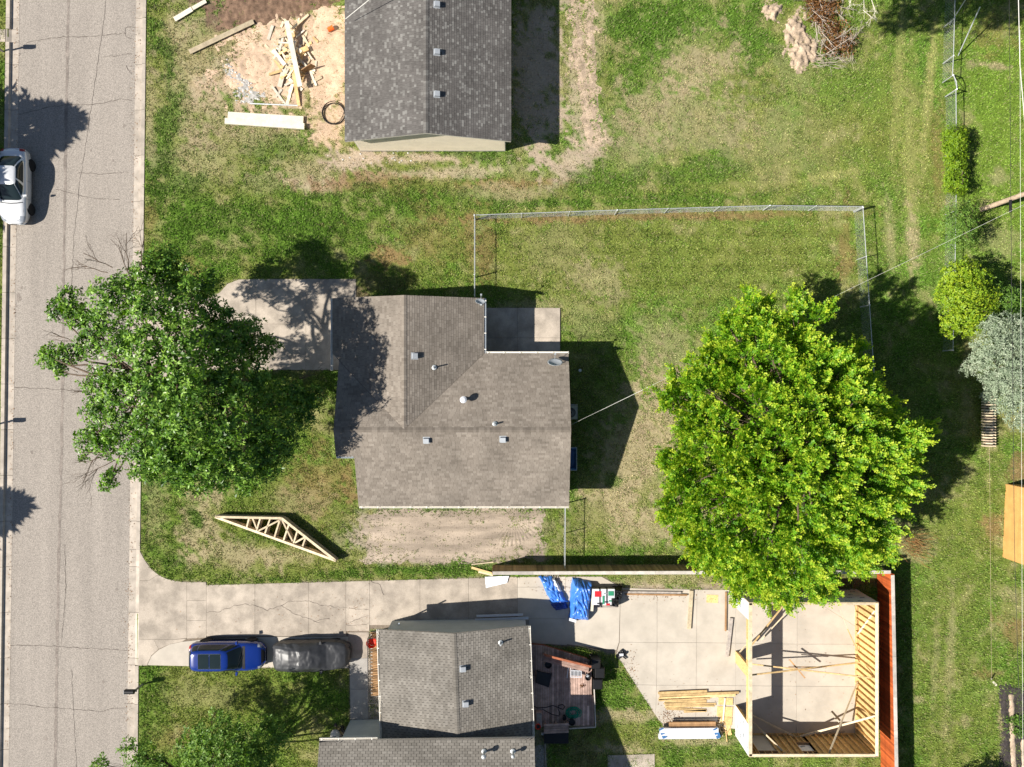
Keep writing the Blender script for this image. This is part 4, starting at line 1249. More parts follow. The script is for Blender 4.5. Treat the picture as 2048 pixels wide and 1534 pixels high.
tag(rest.build("shingles", "roof_tan", roof_s), kind='stuff')
s3 = 1 / math.sqrt(1 + .22 ** 2)
ridge_caps(roof_s, R1, R2, (s3, 0, -.22 * s3), (-s3, 0, -.22 * s3), "roof_tan", RS, [0.1, .25, .4])
siding_wall(hs, Q(1050, 1236), Q(785, 1241), 0.0, gable(2.58, 3.55, 265 / 32.), "siding_grey", (0, 1, 0))
siding_wall(hs, Q(785, 1241), Q(785, 1438), 0, flat(2.5), "siding_grey", (-1, 0, 0)); siding_wall(hs, Q(1050, 1436), Q(1050, 1236), 0, flat(2.5), "siding_grey", (1, 0, 0))
siding_wall(hs, Q(1048, 1434), Q(702, 1439), 0, flat(3.78), "siding_grey", (0, 1, 0)); siding_wall(hs, Q(702, 1439), Q(704, 1760), 0, flat(3.78), "siding_grey", (-1, 0, 0)); siding_wall(hs, Q(1052, 1760), Q(1050, 1434), 0, flat(3.78), "siding_grey", (1, 0, 0))
gutter(hs, A1, A2, (-1, 0, 0)); gutter(hs, B1, B2, (1, 0, 0), "gutter_white"); gutter(hs, U[0], Q(778, 1417.7, ZU), (0, 1, 0))
m = MB(); m.tube([P(798, 1246, .1), P(798, 1247, 2.4)], .05, 6); m.build("downpipe", "gutter_grey", hs)
for px, py in ((925.5, 1337), (931, 1407)):
    n_ = nrm_of(SE); box_vent(hs, on_plane(SE, px, py), Vector((1, 0, 0)) - n_ * n_.dot(Vector((1, 0, 0))), n_, .15)
pipe_vent(hs, on_plane(SE, 1001, 1285), .45, .05); 
def on_u(px, py): 
    z = 5
    for _ in range(6): p = P(px, py, z); z = zplane(U, p.x, p.y)
    return Vector((p.x, p.y, z))
pipe_vent(hs, on_u(968, 1503), .5, .06, True); pipe_vent(hs, on_u(1026, 1503), .45, .05, True)
window(hs, Q(785, 1340, 1.4), .95, 2.0, (0, 1, 0), (-1, 0, 0)); window(hs, Q(1050, 1350, 1.5), 1.6, 1.9, (0, 1, 0), (1, 0, 0))
# ================================================================== chain link fences
def chain_fence(label, pts, h=1.2, spacing=2.95, rail_r=0.022, lean=None, group="chain link fences between the lots", gate=None):
    """pts: ground points of the fence line; rail, posts and woven mesh are parts"""
    pts = [Vector((p[0], p[1], 0)) for p in pts]
    root = thing("chain_link_fence", label, "fence", pts[0], 0, group)
    rail = MB(); mesh = MB()
    posts = []
    for i in range(len(pts) - 1):
        a, b = Vector(pts[i]), Vector(pts[i + 1]); L = (b - a).length; d = (b - a) / L
        k = max(1, round(L / spacing))
        for j in range(k + (1 if i == len(pts) - 2 else 0)): posts.append((a + d * (L * j / k), d, j == 0))
        z = Vector((0, 0, 1))
        rail.tube([a + z * h, b + z * h], rail_r, 6)
        s = 0.085; nrm = d.cross(z)
        w = 0.0045
        for sg in (1, -1):
            u = -h if sg > 0 else 0
            while u < (L if sg > 0 else L + h):
                u0, z0, u1, z1 = (u, 0.03, u + h, h) if sg > 0 else (u, 0.03, u - h, h)
                c0, c1 = max(0, min(L, u0)), max(0, min(L, u1))
                if abs(u1 - u0) > 1e-6:
                    t0 = (c0 - u0) / (u1 - u0); t1 = (c1 - u0) / (u1 - u0)
                    if abs(t1 - t0) > 0.02:
                        p, q = a + d * c0 + z * (z0 + (z1 - z0) * t0), a + d * c1 + z * (z0 + (z1 - z0) * t1)
                        mesh.add([p - d * w, p + d * w, q + d * w, q - d * w], [(0, 1, 2, 3)])
                        mesh.add([p - nrm * w * .5, p + nrm * w * .5, q + nrm * w * .5, q - nrm * w * .5], [(0, 1, 2, 3)])
                u += s * 2
    rail.build("top_rail", "galvanised", root)
    tag(mesh.build("woven_wire", "galvanised", root), kind='stuff')
    for p, d, corner in posts:
        m = MB(); r = 0.038 if corner else 0.028
        q = p + Vector(lean if lean else (0, 0, 0))
        m.tube([p, q + Vector((0, 0, h + .03))], r, 8); m.lathe([(r * 1.3, 0), (r * 1.3, .03), (0.005, .06)], q + Vector((0, 0, h + .02)), 8)
        m.build("fence_post", "galvanised", root)
    return root
hF = 1.2
chain_fence("long galvanised chain link fence along the top of the enclosed back yard", [P(949, 430, hF), P(1235, 420, hF), P(1540, 411, hF), P(1725, 413, hF)])
chain_fence("short chain link fence from the brown house up to the left yard corner", [P(949, 431, hF), P(949, 549, hF), P(949, 592, hF)], spacing=4)
chain_fence("chain link fence down the right end of the enclosed yard to the bright tree", [P(1726, 415, hF), P(1739, 610, hF), P(1749, 760, hF)])
chain_fence("chain link fence from the house corner down to the wooden fence", [P(1131, 1014, hF), P(1130, 1136, hF)], spacing=2.4)
chain_fence("chain link fence on the lot line at the top right beside the leaning poles", [P(1913, -40, hF), P(1909, 110, hF), P(1907, 150, hF)], h=1.1)
chain_fence("chain link fence above the clipped column hedge at the right", [P(1914, 178, hF), P(1915, 300, hF), P(1914, 420, hF), P(1912, 540, hF), P(1908, 700, hF)], h=1.1)
m = MB()
for a, b in (((1909, 112, 0.1), (1909, 112, 2.1)), ((1935, 90, .1), (1945, 60, 2))): pass
r1 = MB(); r1.tube([P(1916, 112, 0), P(1960, 14, 2.6)], .035, 8); tag(r1.build("metal_pole", "galvanised", at=P(1916, 112, 0)), "pale metal pole leaning up from the fence line at top right, the longer one", "pole", "leaning poles by the fence")
r1 = MB(); r1.tube([P(1899, 50, 0), P(1938, -12, 2.3)], .03, 8); tag(r1.build("metal_pole", "galvanised", at=P(1899, 50, 0)), "pale metal pole leaning across the fence top beside the picture's top edge", "pole", "leaning poles by the fence")
g = MB()
g.tube([P(1907, 150, 1.2), P(1913, 164, 1.2), P(1914, 178, 1.2)], .025, 6); g.tube([P(1907, 150, 0), P(1907, 150, 1.3)], .035, 8); g.tube([P(1914, 178, 0), P(1914, 178, 1.3)], .035, 8)
g.tube([P(1907, 150, .15), P(1914, 178, .15)], .02, 6); g.tube([P(1907, 150, .15), P(1914, 178, 1.2)], .015, 6)
tag(g.build("gate", "galvanised", at=P(1907, 150, 0)), "small galvanised gate hung askew between the two right hand fences", "gate")

# ================================================================== wooden privacy fences
def board_fence(label, a, b, h, mat, side, seg=2.44, cap_mat="fence_cap", bw=0.14, gap=0.006):
    a, b = Vector((a[0], a[1], 0)), Vector((b[0], b[1], 0)); L = (b - a).length; d = (b - a) / L; out = Vector(side)
    root = thing("wooden_fence", label, "fence", a, 0, "wooden privacy fences")
    meshes = []
    for i in range(7):
        m = MB(); m.tone = i / 6.0
        x = d * (bw / 2 - gap / 2); y = out * 0.011
        hh = h + (i % 3 - 1) * 0.008
        z = Vector((0, 0, 1))
        bb = [-x - y, x - y, x + y, -x + y]; bb = [p + z * 0.04 for p in bb]
        tt = [p + z * (hh - .04) for p in bb]
        if (bb[1] - bb[0]).cross(bb[2] - bb[1]).z < 0: bb.reverse(); tt.reverse()
        m.hexa(bb, tt); meshes.append(m.mesh("fence_board", [mat]))
    n = int(L / bw)
    for i in range(n):
        o = bpy.data.objects.new("fence_board", random.choice(meshes)); COL.objects.link(o); o.parent = root
        o.location = d * (bw * (i + .5)) + out * (0.03 + random.uniform(-.003, .003))
    k = int(L / seg) + 1
    for i in range(k):
        p0 = a + d * (i * seg); p1 = a + d * min(L, (i + 1) * seg - .01)
        for zz in (.3, h * .5, h - .2):
            m = MB(); m.tone = random.random(); m.beam(p0 + Vector((0, 0, zz)) - out * .003, p1 + Vector((0, 0, zz)) - out * .003, .04, .09); m.build("rail", mat, root)
        m = MB(); m.tone = random.random(); m.beam(p0 - out * .07 + Vector((0, 0, 0)), p0 - out * .07 + Vector((0, 0, h)), .09, .09, up=out); m.build("fence_post", mat, root)
        m = MB(); m.tone = random.random(); m.beam(p0 + Vector((0, 0, h + .02)), p1 + Vector((0, 0, h + .02)), .20, .035); m.build("cap_rail", cap_mat, root)
    return root
HF = 1.83
board_fence("brown wooden fence with pale cap rail running along the driveway to the garage", P(985, 1146, HF), P(1781, 1144, HF), HF, "fence_wood", (0, 1, 0))
board_fence("red orange stained wooden fence down the right side of the garage frame", P(1785, 1150, HF), P(1794, 1600, HF), HF, "fence_stain", (-1, 0, 0))

# ================================================================== garage being framed
GH = 2.62
gx0, gx1, gy0, gy1 = 1471, 1714, 1180, 1470
gar = thing("garage_frame", "open timber garage frame without a roof on the pale slab", "garage", Q(1592, 1325))
def stud(m0, x, y, along, h0=0.05, h1=GH - .09, mat="wood_fresh"):
    m = MB(); m.tone = random.random()
    if along == 'x': m.box(Q(x, 0).x - .019, Q(x, 0).x + .019, Q(0, y).y - .07, Q(0, y).y + .07, h0 + .04, h1)
    else: m.box(Q(x, 0).x - .07, Q(x, 0).x + .07, Q(0, y).y - .019, Q(0, y).y + .019, h0 + .04, h1)
    m.build("stud", mat, m0)
def plates(wall, a, b):
    for z, nm, mat in ((.05, "bottom_plate", "wood_fresh"), (GH - .068, "top_plate", "wood_pale"), (GH - .028, "top_plate", "wood_pale")):
        m = MB(); m.tone = random.random(); m.beam(a + Vector((0, 0, z)), b + Vector((0, 0, z)), .142, .038, ext=.0); m.build(nm, mat, wall)
def panels(wall, a, b, out, h0, h1, mat, name, off, wd=1.22, th=.012):
    a, b = Vector(a), Vector(b); L = (b - a).length; d = (b - a) / L; o = Vector(out)
    u = 0
    while u < L - .02:
        u1 = min(L, u + wd - .004)
        m = MB(); m.tone = random.random()
        m.beam(a + d * u + o * off + Vector((0, 0, (h0 + h1) / 2)), a + d * u1 + o * off + Vector((0, 0, (h0 + h1) / 2)), th, h1 - h0)
        m.build(name, mat, wall)
        u += wd
def prints(wall, a, b, out, h0, h1, off, n):
    m = MB(); a, b = Vector(a), Vector(b); d = (b - a); o = Vector(out)
    L = d.length; d.normalize(); t = 0.3
    rows = [h0 + .45 + .62 * i for i in range(int((h1 - h0) / .62))]
    for ri, z in enumerate(rows):
        u = .2 + .35 * (ri % 2)
        while u < L - .3:
            for k in range(3):
                p = a + d * (u + k * .1) + o * off + Vector((0, 0, z + random.uniform(-.02, .02)))
                m.beam(p, p + d * random.uniform(.05, .085), .004, random.uniform(.05, .16))
            u += .75
    if m.v: tag(m.build("printed_marks", "wrap_print", wall), kind='stuff')
half = 2.2
# right wall
wr = MB(); wr.beam(Q(gx1, gy0, .015), Q(gx1, gy1, .015), .16, .03); wr = wr.build("wall", "concrete", gar)
plates(wr, Q(gx1 - 2.3, gy0 + 1), Q(gx1 - 2.3, gy1 - 1))
for i in range(23): stud(wr, gx1 - 2.3, gy0 + 4 + i * 12.8, 'y')
panels(wr, Q(gx1 + .4, gy0), Q(gx1 + .4, gy1), (1, 0, 0), .03, GH - .01, "osb", "sheathing_panel", 0)
panels(wr, Q(gx1 + .75, gy0), Q(gx1 + .75, gy1), (1, 0, 0), .03, GH - .01, "house_wrap", "house_wrap", 0, 2.7, .004)
# bottom wall with a door opening and a window
wb = MB(); wb.beam(Q(gx0, gy1, .015), Q(gx1, gy1, .015), .16, .03); wb = wb.build("wall", "concrete", gar)
plates(wb, Q(gx0, gy1 - 2.3), Q(gx1 - 5, gy1 - 2.3))
DOOR = (1492, 1530); WIN = (1575, 1603)
for i in range(19):
    x = gx0 + 4 + i * 12.8
    if DOOR[0] < x < DOOR[1] or WIN[0] < x < WIN[1]: continue
    stud(wb, x, gy1 - 2.3, 'x')
for x in DOOR + WIN: stud(wb, x, gy1 - 2.3, 'x')
for x in (WIN[0] + 9, WIN[0] + 19): stud(wb, x, gy1 - 2.3, 'x', .05, 1.2); stud(wb, x, gy1 - 2.3, 'x', 2.25, GH - .09)
for x in (DOOR[0] + 12, DOOR[0] + 25): stud(wb, x, gy1 - 2.3, 'x', 2.2, GH - .09)
for (xa, xb), z in ((DOOR, 2.2), (WIN, 1.2), (WIN, 2.25)):
    m = MB(); m.beam(Q(xa, gy1 - 2.3, z), Q(xb, gy1 - 2.3, z), .14, .05); m.build("header", "wood_brown", wb)
for xa, xb, z0, z1 in ((gx0, DOOR[0], .03, GH), (DOOR[1], WIN[0], .03, GH), (WIN[0], WIN[1], .03, 1.22), (WIN[0], WIN[1], 2.25, GH), (WIN[1], gx1, .03, GH), (DOOR[0], DOOR[1], 2.2, GH)):
    panels(wb, Q(xa + .1, gy1 + .4), Q(xb - .1, gy1 + .4), (0, -1, 0), z0, z1 - .01, "osb", "sheathing_panel", 0)
panels(wb, Q(gx0, gy1 + .8), Q(gx1, gy1 + .8), (0, -1, 0), .03, GH - .01, "house_wrap", "house_wrap", 0, 2.7, .004)
m = MB(); m.beam(Q(DOOR[0] + 1, gy1 + .2, 1.12), Q(DOOR[1] - 1, gy1 + .2, 1.12), .02, 2.1); m.build("door_blank", "drywall", wb)
m = MB(); m.beam(Q(WIN[0] + 1, gy1 + .1, 1.72), Q(WIN[1] - 1, gy1 + .1, 1.72), .01, .95); m.build("window_cover", "house_wrap", wb)
prints(wb, Q(WIN[0] + 1, gy1 - .15), Q(WIN[1] + 8, gy1 - .15), (0, 1, 0), 1.0, 2.1, 0.01, 3)
# top wall, wrapped outside
wt = MB(); wt.beam(Q(gx0, gy0, .015), Q(gx1, gy0, .015), .16, .03); wt = wt.build("wall", "concrete", gar)
plates(wt, Q(gx0, gy0 + 2.3), Q(gx1 - 5, gy0 + 2.3))
for i in range(19): stud(wt, gx0 + 4 + i * 12.8, gy0 + 2.3, 'x')
panels(wt, Q(gx0, gy0 - .4), Q(gx1, gy0 - .4), (0, 1, 0), .03, GH - .01, "osb", "sheathing_panel", 0)
panels(wt, Q(gx0, gy0 - .8), Q(gx1, gy0 - .8), (0, 1, 0), .03, GH - .012, "house_wrap", "house_wrap", 0, 2.7, .004)
prints(wt, Q(gx0, gy0 - .9), Q(gx1, gy0 - .9), (0, 1, 0), 0, GH, 0.004, 3)
window(gar, Q(1605, gy0 - 1, 1.75), .9, .7, (1, 0, 0), (0, 1, 0))
# left wall: two garage door openings and a pier
wf = MB(); wf.beam(Q(gx0, gy0, .015), Q(gx0, gy1, .015), .02, .03); wf = wf.build("wall", "concrete", gar)
for (a, b) in ((gy0 + 1, 1213), (1302, 1325), (1410, gy1 - 1)):
    m = MB(); m.beam(Q(gx0 + 2.3, a, .05), Q(gx0 + 2.3, b, .05), .142, .038); m.build("bottom_plate", "wood_fresh", wf)
    k = max(2, int((b - a) / 11))
    for i in range(k + 1): stud(wf, gx0 + 2.3, a + .8 + (b - a - 1.6) * i / k, 'y')
    panels(wf, Q(gx0 - .4, a - 1), Q(gx0 - .4, b), (-1, 0, 0), .03, GH - .01, "osb", "sheathing_panel", 0)
for z in (GH - .068, GH - .028):
    m = MB(); m.beam(Q(gx0 + 2.3, gy0 + 1, z), Q(gx0 + 2.3, gy1 - 1, z), .20, .038); m.build("top_plate", "wood_pale", wf)
for (a, b) in ((1213, 1302), (1325, 1410)):
    m = MB(); m.beam(Q(gx0 + 2.3, a + .1, GH - .29), Q(gx0 + 2.3, b - .1, GH - .29), .09, .38); m.build("header", "wood_fresh", wf)
    panels(wf, Q(gx0 - .4, a + .2), Q(gx0 - .4, b - .2), (-1, 0, 0), GH - .5, GH - .01, "osb", "sheathing_panel", 0)
for a, b, z0 in ((gy0, 1213, .03), (1410, gy1, .03)):
    panels(wf, Q(gx0 - .8, a), Q(gx0 - .8, b), (-1, 0, 0), z0, GH - .012, "house_wrap", "house_wrap", 0, 2.7, .004)
    prints(wf, Q(gx0 - .9, a), Q(gx0 - .9, b), (-1, 0, 0), 0, GH, 0.004, 3)
# temporary braces, measured from the air with their end heights
BR = [((1502, 1292, .5), (1570, 1207, 2.4), "wood_fresh", .09), ((1480, 1304, .5), (1497, 1285, 2.4), "wood_pale", .09), ((1522, 1280, .3), (1585, 1212, 2.4), "wood_pale", .06),
      ((1502, 1350, 2.3), (1718, 1325, .4), "wood_fresh", .09), ((1502, 1328, .5), (1752, 1357, 2.4), "wood_fresh", .08), ((1579, 1319, 1.1), (1610, 1356, 1.5), "wood_brown", .09), ((1577, 1334, 1.2), (1636, 1334, 1.0), "wood_brown", .05),
      ((1474, 1416, .3), (1592, 1474, .3), "wood_pale", .09), ((1474, 1414, .2), (1578, 1514, 2.4), "wood_pale", .09), ((1592, 1475, .2), (1750, 1432, 2.3), "wood_pale", .12), ((1715, 1364, .3), (1656, 1511, 2.4), "wood_pale", .09),
      ((1640, 1208, 2.4), (1716, 1256, .5), "wire", .02), ((1677, 1210, 2.4), (1695, 1258, 1.2), "wire", .02), ((1695, 1258, 1.2), (1716, 1303, .4), "wood_fresh", .06),
      ((1716, 1268, .4), (1751, 1220, 2.3), "wood_white", .1), ((1661, 1425, .15), (1678, 1444, .15), "wood_white", .09)]
for a, b, mat, w in BR:
    m = MB(); m.tone = random.random()
    if mat == "wire": m.tube([P(*a), P(*b)], .012, 5, ); m.build("brace_strap", "wood_pale", gar)
    else: m.beam(P(*a), P(*b), w, .04); m.build("brace_board", mat, gar)
for a, b, w, mat in (((1715, 1212, .06), (1716, 1302, .06), .1, "wood_brown"), ((1626, 1468, .09), (1690, 1463, .09), .06, "wood_grey")):
    m = MB(); m.beam(P(*a), P(*b), w, .05); m.build("loose_plate", mat, gar)

# ================================================================== back deck
DZ = 0.42
deck = thing("deck", "weathered red brown timber deck behind the small house", "deck", Q(1120, 1370))
DECK = [(1052, 1288), (1085, 1291), (1176, 1318), (1182, 1330), (1190, 1451), (1140, 1452), (1056, 1454)]
dgp = [(x, y) for x, y in [((P(px, py, DZ).x * PPM + 1024), 767 - P(px, py, DZ).y * PPM) for px, py in DECK]]
x = 1052.0; bw = 4.65
dmesh = 0
while x < 1190:
    iv = interval([(q[1], q[0]) for q in dgp], x + bw / 2)
    if iv and iv[1] - iv[0] > 4:
        brk = [iv[0], iv[0] + (iv[1] - iv[0]) * random.choice([.38, .55, .7]), iv[1]] if random.random() < .45 else [iv[0], iv[1]]
        for a, b in zip(brk[:-1], brk[1:]):
            m = MB(); m.tone = random.random()
            m.box(Q(x + .25, 0).x, Q(x + bw - .25, 0).x, Q(0, a + .1).y, Q(0, b - .1).y, DZ - .035, DZ)
            m.build("deck_board", "deck_wood", deck)
    x += bw
m = MB(); m.prism([((q[0] - 1024) / PPM, (767 - q[1]) / PPM) for q in inset(dgp, 1.2)], 0.02, DZ - .06); m.build("deck_frame", "deck_red", deck)
m = MB(); m.beam(P(1188, 1374, DZ), P(1191, 1452, DZ), .05, .22); m.beam(P(1191, 1453, DZ), P(1138, 1456, DZ), .05, .22); m.build("fascia_board", "fence_cap", deck)
def bench(label, a, b, depth_dir, n, zs=.45, back=False, mat="deck_wood", group="benches on the deck"):
    a, b = Vector(a), Vector(b); dd = Vector(depth_dir).normalized()
    root = thing("bench", label, "bench", a, 0, group)
    for i in range(n):
        m = MB(); m.tone = random.random(); o = dd * (.15 * (i + .5)); m.beam(a + o + Vector((0, 0, zs)), b + o + Vector((0, 0, zs)), .138, .035); m.build("seat_board", mat, root)
    for t in (.05, .5, .95):
        p = a.lerp(b, t) + dd * (.15 * n / 2); m = MB(); m.beam(p + Vector((0, 0, .0)), p + Vector((0, 0, zs - .02)), .09, .15 * n - .06, up=dd); m.build("leg", mat, root)
    if back:
        for i in range(3):
            m = MB(); m.tone = random.random(); m.beam(a - dd * (.03 + .03 * i) + Vector((0, 0, zs + .12 + .16 * i)), b - dd * (.03 + .03 * i) + Vector((0, 0, zs + .12 + .16 * i)), .03, .14); m.build("back_board", "deck_red", root)
        m = MB(); m.beam(a - dd * .13 + Vector((0, 0, zs + .56)), b - dd * .13 + Vector((0, 0, zs + .56)), .12, .035); m.build("back_cap", "deck_red", root)
    return root
bench("slanted bench with red back board along the top edge of the deck", P(1086, 1302, DZ), P(1178, 1325, DZ), (-.23, -1, 0), 3, back=True)
bench("low plank bench along the bottom edge of the deck", P(1087, 1441, DZ), P(1136, 1439, DZ), (0, -1, 0), 4)
pl = thing("planter_box", "square wooden planter beside the house on the deck", "planter", P(1078, 1440, DZ))
m = MB()
c = P(1078, 1440, DZ + .4)
m.box(c.x - .18, c.x + .18, c.y - .45, c.y + .45, DZ, DZ + .42); m.build("box", "deck_wood", pl)
m = MB(); m.box(c.x - .15, c.x + .15, c.y - .42, c.y + .42, DZ + .42, DZ + .45); m.build("lid_board", "wood_grey", pl)

# front stoop with an iron railing
st = thing("porch", "small brick porch with black iron railing at the front of the small house", "porch", Q(760, 1325))
pv = [(741, 1262), (785, 1259), (786, 1388), (742, 1392)]
m = MB(); m.prism([((x - 1024) / PPM, (767 - y) / PPM) for x, y in inset(pv, .6)], 0, .28); m.build("porch_base", "concrete", st)
y = 1263.0; i = 0
brick = []
for t in range(4):
    mm = MB(); mm.tone = t / 3.0; mm.box(-.30, .30, -.045, .045, 0, .045); brick.append(mm.mesh("brick", ["wood_brown"]))
while y < 1388:
    for k in range(2):
        o = bpy.data.objects.new("brick", random.choice(brick)); COL.objects.link(o); o.parent = st; o.location = Q(752.5 + k * 20 + (4 if i % 2 else 0), y, .281) - Q(760, 1325)
    y += 3.4; i += 1
rl = MB()
corners = [P(783, 1252, 1.2), P(741, 1262, 1.2), P(743, 1391, 1.2), P(765, 1388, 1.2)]
corners = [Q(785, 1260, 1.2), Q(743, 1264, 1.2), Q(744, 1390, 1.2), Q(780, 1388, 1.2)]
for a, b in zip(corners[:-1], corners[1:]):
    rl.tube([a, b], .024, 6); rl.tube([a - Vector((0, 0, .8)), b - Vector((0, 0, .8))], .014, 5)
r_ = rl.build("railing", "metal_dark", st)
for a, b in zip(corners[:-1], corners[1:]):
    k = int((b - a).length / .14)
    for i in range(k + 1):
        p = a.lerp(b, i / k); m = MB(); m.tube([p - Vector((0, 0, .92)), p], .009 if i % 8 else .022, 5); m.build("baluster", "metal_dark", r_)
# ================================================================== trees and shrubs
def leaves(name, C, A, N, L, W, tone, mat, parent, fold=0.25):
    """one crown mesh of kite shaped leaves: C base, A axis, N normal, L length, W width"""
    A = A / np.linalg.norm(A, axis=1, keepdims=True)
    S = np.cross(A, N); S /= (np.linalg.norm(S, axis=1, keepdims=True) + 1e-9)
    U = np.cross(S, A)
    K = len(C); L = L[:, None]; W = W[:, None]
    v = np.empty((K, 4, 3))
    v[:, 0] = C
    v[:, 1] = C + A * L * 0.5 - S * W * 0.5 + U * W * fold
    v[:, 2] = C + A * L - U * L * 0.12
    v[:, 3] = C + A * L * 0.5 + S * W * 0.5 + U * W * fold
    off = OFF.get(parent.name, Vector((0, 0, 0)))
    v = v - np.array(off)
    me = bpy.data.meshes.new(name)
    me.vertices.add(K * 4); me.vertices.foreach_set("co", v.astype(np.float32).ravel())
    me.loops.add(K * 4); me.loops.foreach_set("vertex_index", np.arange(K * 4, dtype=np.int32))
    me.polygons.add(K); me.polygons.foreach_set("loop_start", np.arange(0, K * 4, 4, dtype=np.int32))
    at = me.attributes.new("tone", 'FLOAT', 'FACE'); at.data.foreach_set("value", np.clip(tone, 0, 1).astype(np.float32))
    me.materials.append(MATS[mat]); me.update(calc_edges=True); me.validate()
    o = bpy.data.objects.new(name, me); COL.objects.link(o); o.parent = parent
    OFF[o.name] = off
    return o

def rnd_dir(n, g):
    d = g.normal(size=(n, 3)); return d / np.linalg.norm(d, axis=1, keepdims=True)

def limb(mb, a, b, r0, r1, sag=0.0, n=6, seg=6, rr=None, wob=0.06):
    a, b = Vector(a), Vector(b); L = (b - a).length; rr = rr or random
    pts = []; rs = []
    for i in range(seg + 1):
        t = i / seg
        p = a.lerp(b, t) + Vector((0, 0, 1)) * (sag * L * math.sin(math.pi * t))
        if 0 < i < seg: p += Vector((rr.uniform(-1, 1), rr.uniform(-1, 1), rr.uniform(-1, 1))) * wob * L * .6
        pts.append(p); rs.append(lerp(r0, r1, t))
    mb.tube(pts, rs, n); return pts

def rosette_crown(clumps, g, dens, leaf_l, leaf_w, per, out_bias=0.7, flat=1.0, spray=0.0, tone_mu=0.45, tone_sd=0.18, centre=None, tip=0.0, up=0.9):
    """clumps: (centre, radius vector); returns leaf arrays. Each twig end carries a fan of leaves."""
    Cs, As, Ns, Ts = [], [], [], []; tips = []
    for (c, r) in clumps:
        c = np.array(c); r = np.array(r)
        area = 4 * np.pi * ((r[0] * r[1] + r[0] * r[2] + r[1] * r[2]) / 3)
        k = max(6, int(area * dens))
        d = rnd_dir(k, g); rad = g.random(k) ** 0.42
        low = d[:, 2] < -0.15
        keep = ~(low & (g.random(k) < 0.55)); d, rad = d[keep], rad[keep]; k = len(d)
        p = c + d * r * rad[:, None] * (0.9 + 0.25 * g.random((k, 1)))
        tips.append(p)
        ax = d * 1.0 + np.array([0, 0, up]) * g.uniform(.3, 1, (k, 1)) + g.normal(size=(k, 3)) * .35
        if centre is not None:
            o = p - np.array(centre); o /= np.linalg.norm(o, axis=1, keepdims=True) + 1e-9; ax += o * spray
        ax /= np.linalg.norm(ax, axis=1, keepdims=True)
        s1 = np.cross(ax, g.normal(size=(k, 3))); s1 /= np.linalg.norm(s1, axis=1, keepdims=True); s2 = np.cross(ax, s1)
        tn = g.normal(tone_mu, tone_sd * .7, k) + 0.10 * (rad - .6) + tip * (rad > .8)
        for j in range(per):
            a = 2 * np.pi * j / per + g.uniform(-.4, .4, k)
            q = np.cos(a)[:, None] * s1 + np.sin(a)[:, None] * s2
            la = q * g.uniform(.7, 1.1, (k, 1)) + ax * g.uniform(.05, .75, (k, 1))
            Cs.append(p + ax * g.uniform(-.10, .10, (k, 1)) + q * .02); As.append(la); Ns.append(ax + g.normal(size=(k, 3)) * .25)
            Ts.append(tn + g.normal(0, tone_sd * .6, k))
    C = np.concatenate(Cs); A = np.concatenate(As); N = np.concatenate(Ns); T = np.concatenate(Ts)
    L = leaf_l * g.uniform(.65, 1.25, len(C)); W = leaf_w * g.uniform(.75, 1.2, len(C))
    return (C, A, N, L, W, T), tips

def spray_crown(clumps, g, dens, leaf_l, leaf_w, n_leaf, twig, centre, tone_mu, tone_sd, outw=1.0, upw=.55, tip=.35, boughs=6):
    """every clump is a handful of boughs that point out of the crown; twigs with paired leaves sit along them, paler towards the tips"""
    Cs, As, Ns, Ts = [], [], [], []
    for (c, r) in clumps:
        c = np.array(c); r = np.array(r)
        area = 4 * np.pi * ((r[0] * r[1] + r[0] * r[2] + r[1] * r[2]) / 3); k = max(8, int(area * dens))
        bd = rnd_dir(boughs, g); bd[:, 2] = np.abs(bd[:, 2]) * 1.0 - .25
        bc = c + bd * r * .62
        bo = bc - np.array(centre); bo /= np.linalg.norm(bo, axis=1, keepdims=True); bo = bo * outw + bd * .5 + np.array([0, 0, upw]); bo /= np.linalg.norm(bo, axis=1, keepdims=True)
        j = g.integers(0, boughs, k); u = g.uniform(-1, 1, k); rm = r.mean()
        p = bc[j] + bo[j] * (u * rm * .62)[:, None] + g.normal(size=(k, 3)) * (rm * .17 * (1.15 - .55 * u))[:, None]
        ax = bo[j] + g.normal(size=(k, 3)) * .38; ax /= np.linalg.norm(ax, axis=1, keepdims=True)
        s1 = np.cross(ax, np.array([0, 0, 1.0]) + g.normal(size=(k, 3)) * .3); s1 /= np.linalg.norm(s1, axis=1, keepdims=True)
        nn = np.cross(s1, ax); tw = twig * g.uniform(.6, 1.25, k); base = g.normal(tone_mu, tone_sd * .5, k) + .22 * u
        for q in range(n_leaf):
            t = (q + .5) / n_leaf; sg = 1 if q % 2 else -1
            Cs.append(p + ax * (tw * t)[:, None] + nn * (-.06 * t * t * tw)[:, None])
            As.append(s1 * sg * g.uniform(.6, 1.1, (k, 1)) + ax * g.uniform(.5, 1.0, (k, 1)) + g.normal(size=(k, 3)) * .18)
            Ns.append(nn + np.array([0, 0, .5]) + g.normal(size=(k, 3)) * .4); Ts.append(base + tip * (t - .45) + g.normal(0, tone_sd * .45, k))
    C = np.concatenate(Cs); A = np.concatenate(As); N = np.concatenate(Ns); T = np.concatenate(Ts)
    return C, A, N, leaf_l * g.uniform(.7, 1.25, len(C)), leaf_w * g.uniform(.75, 1.2, len(C)), T

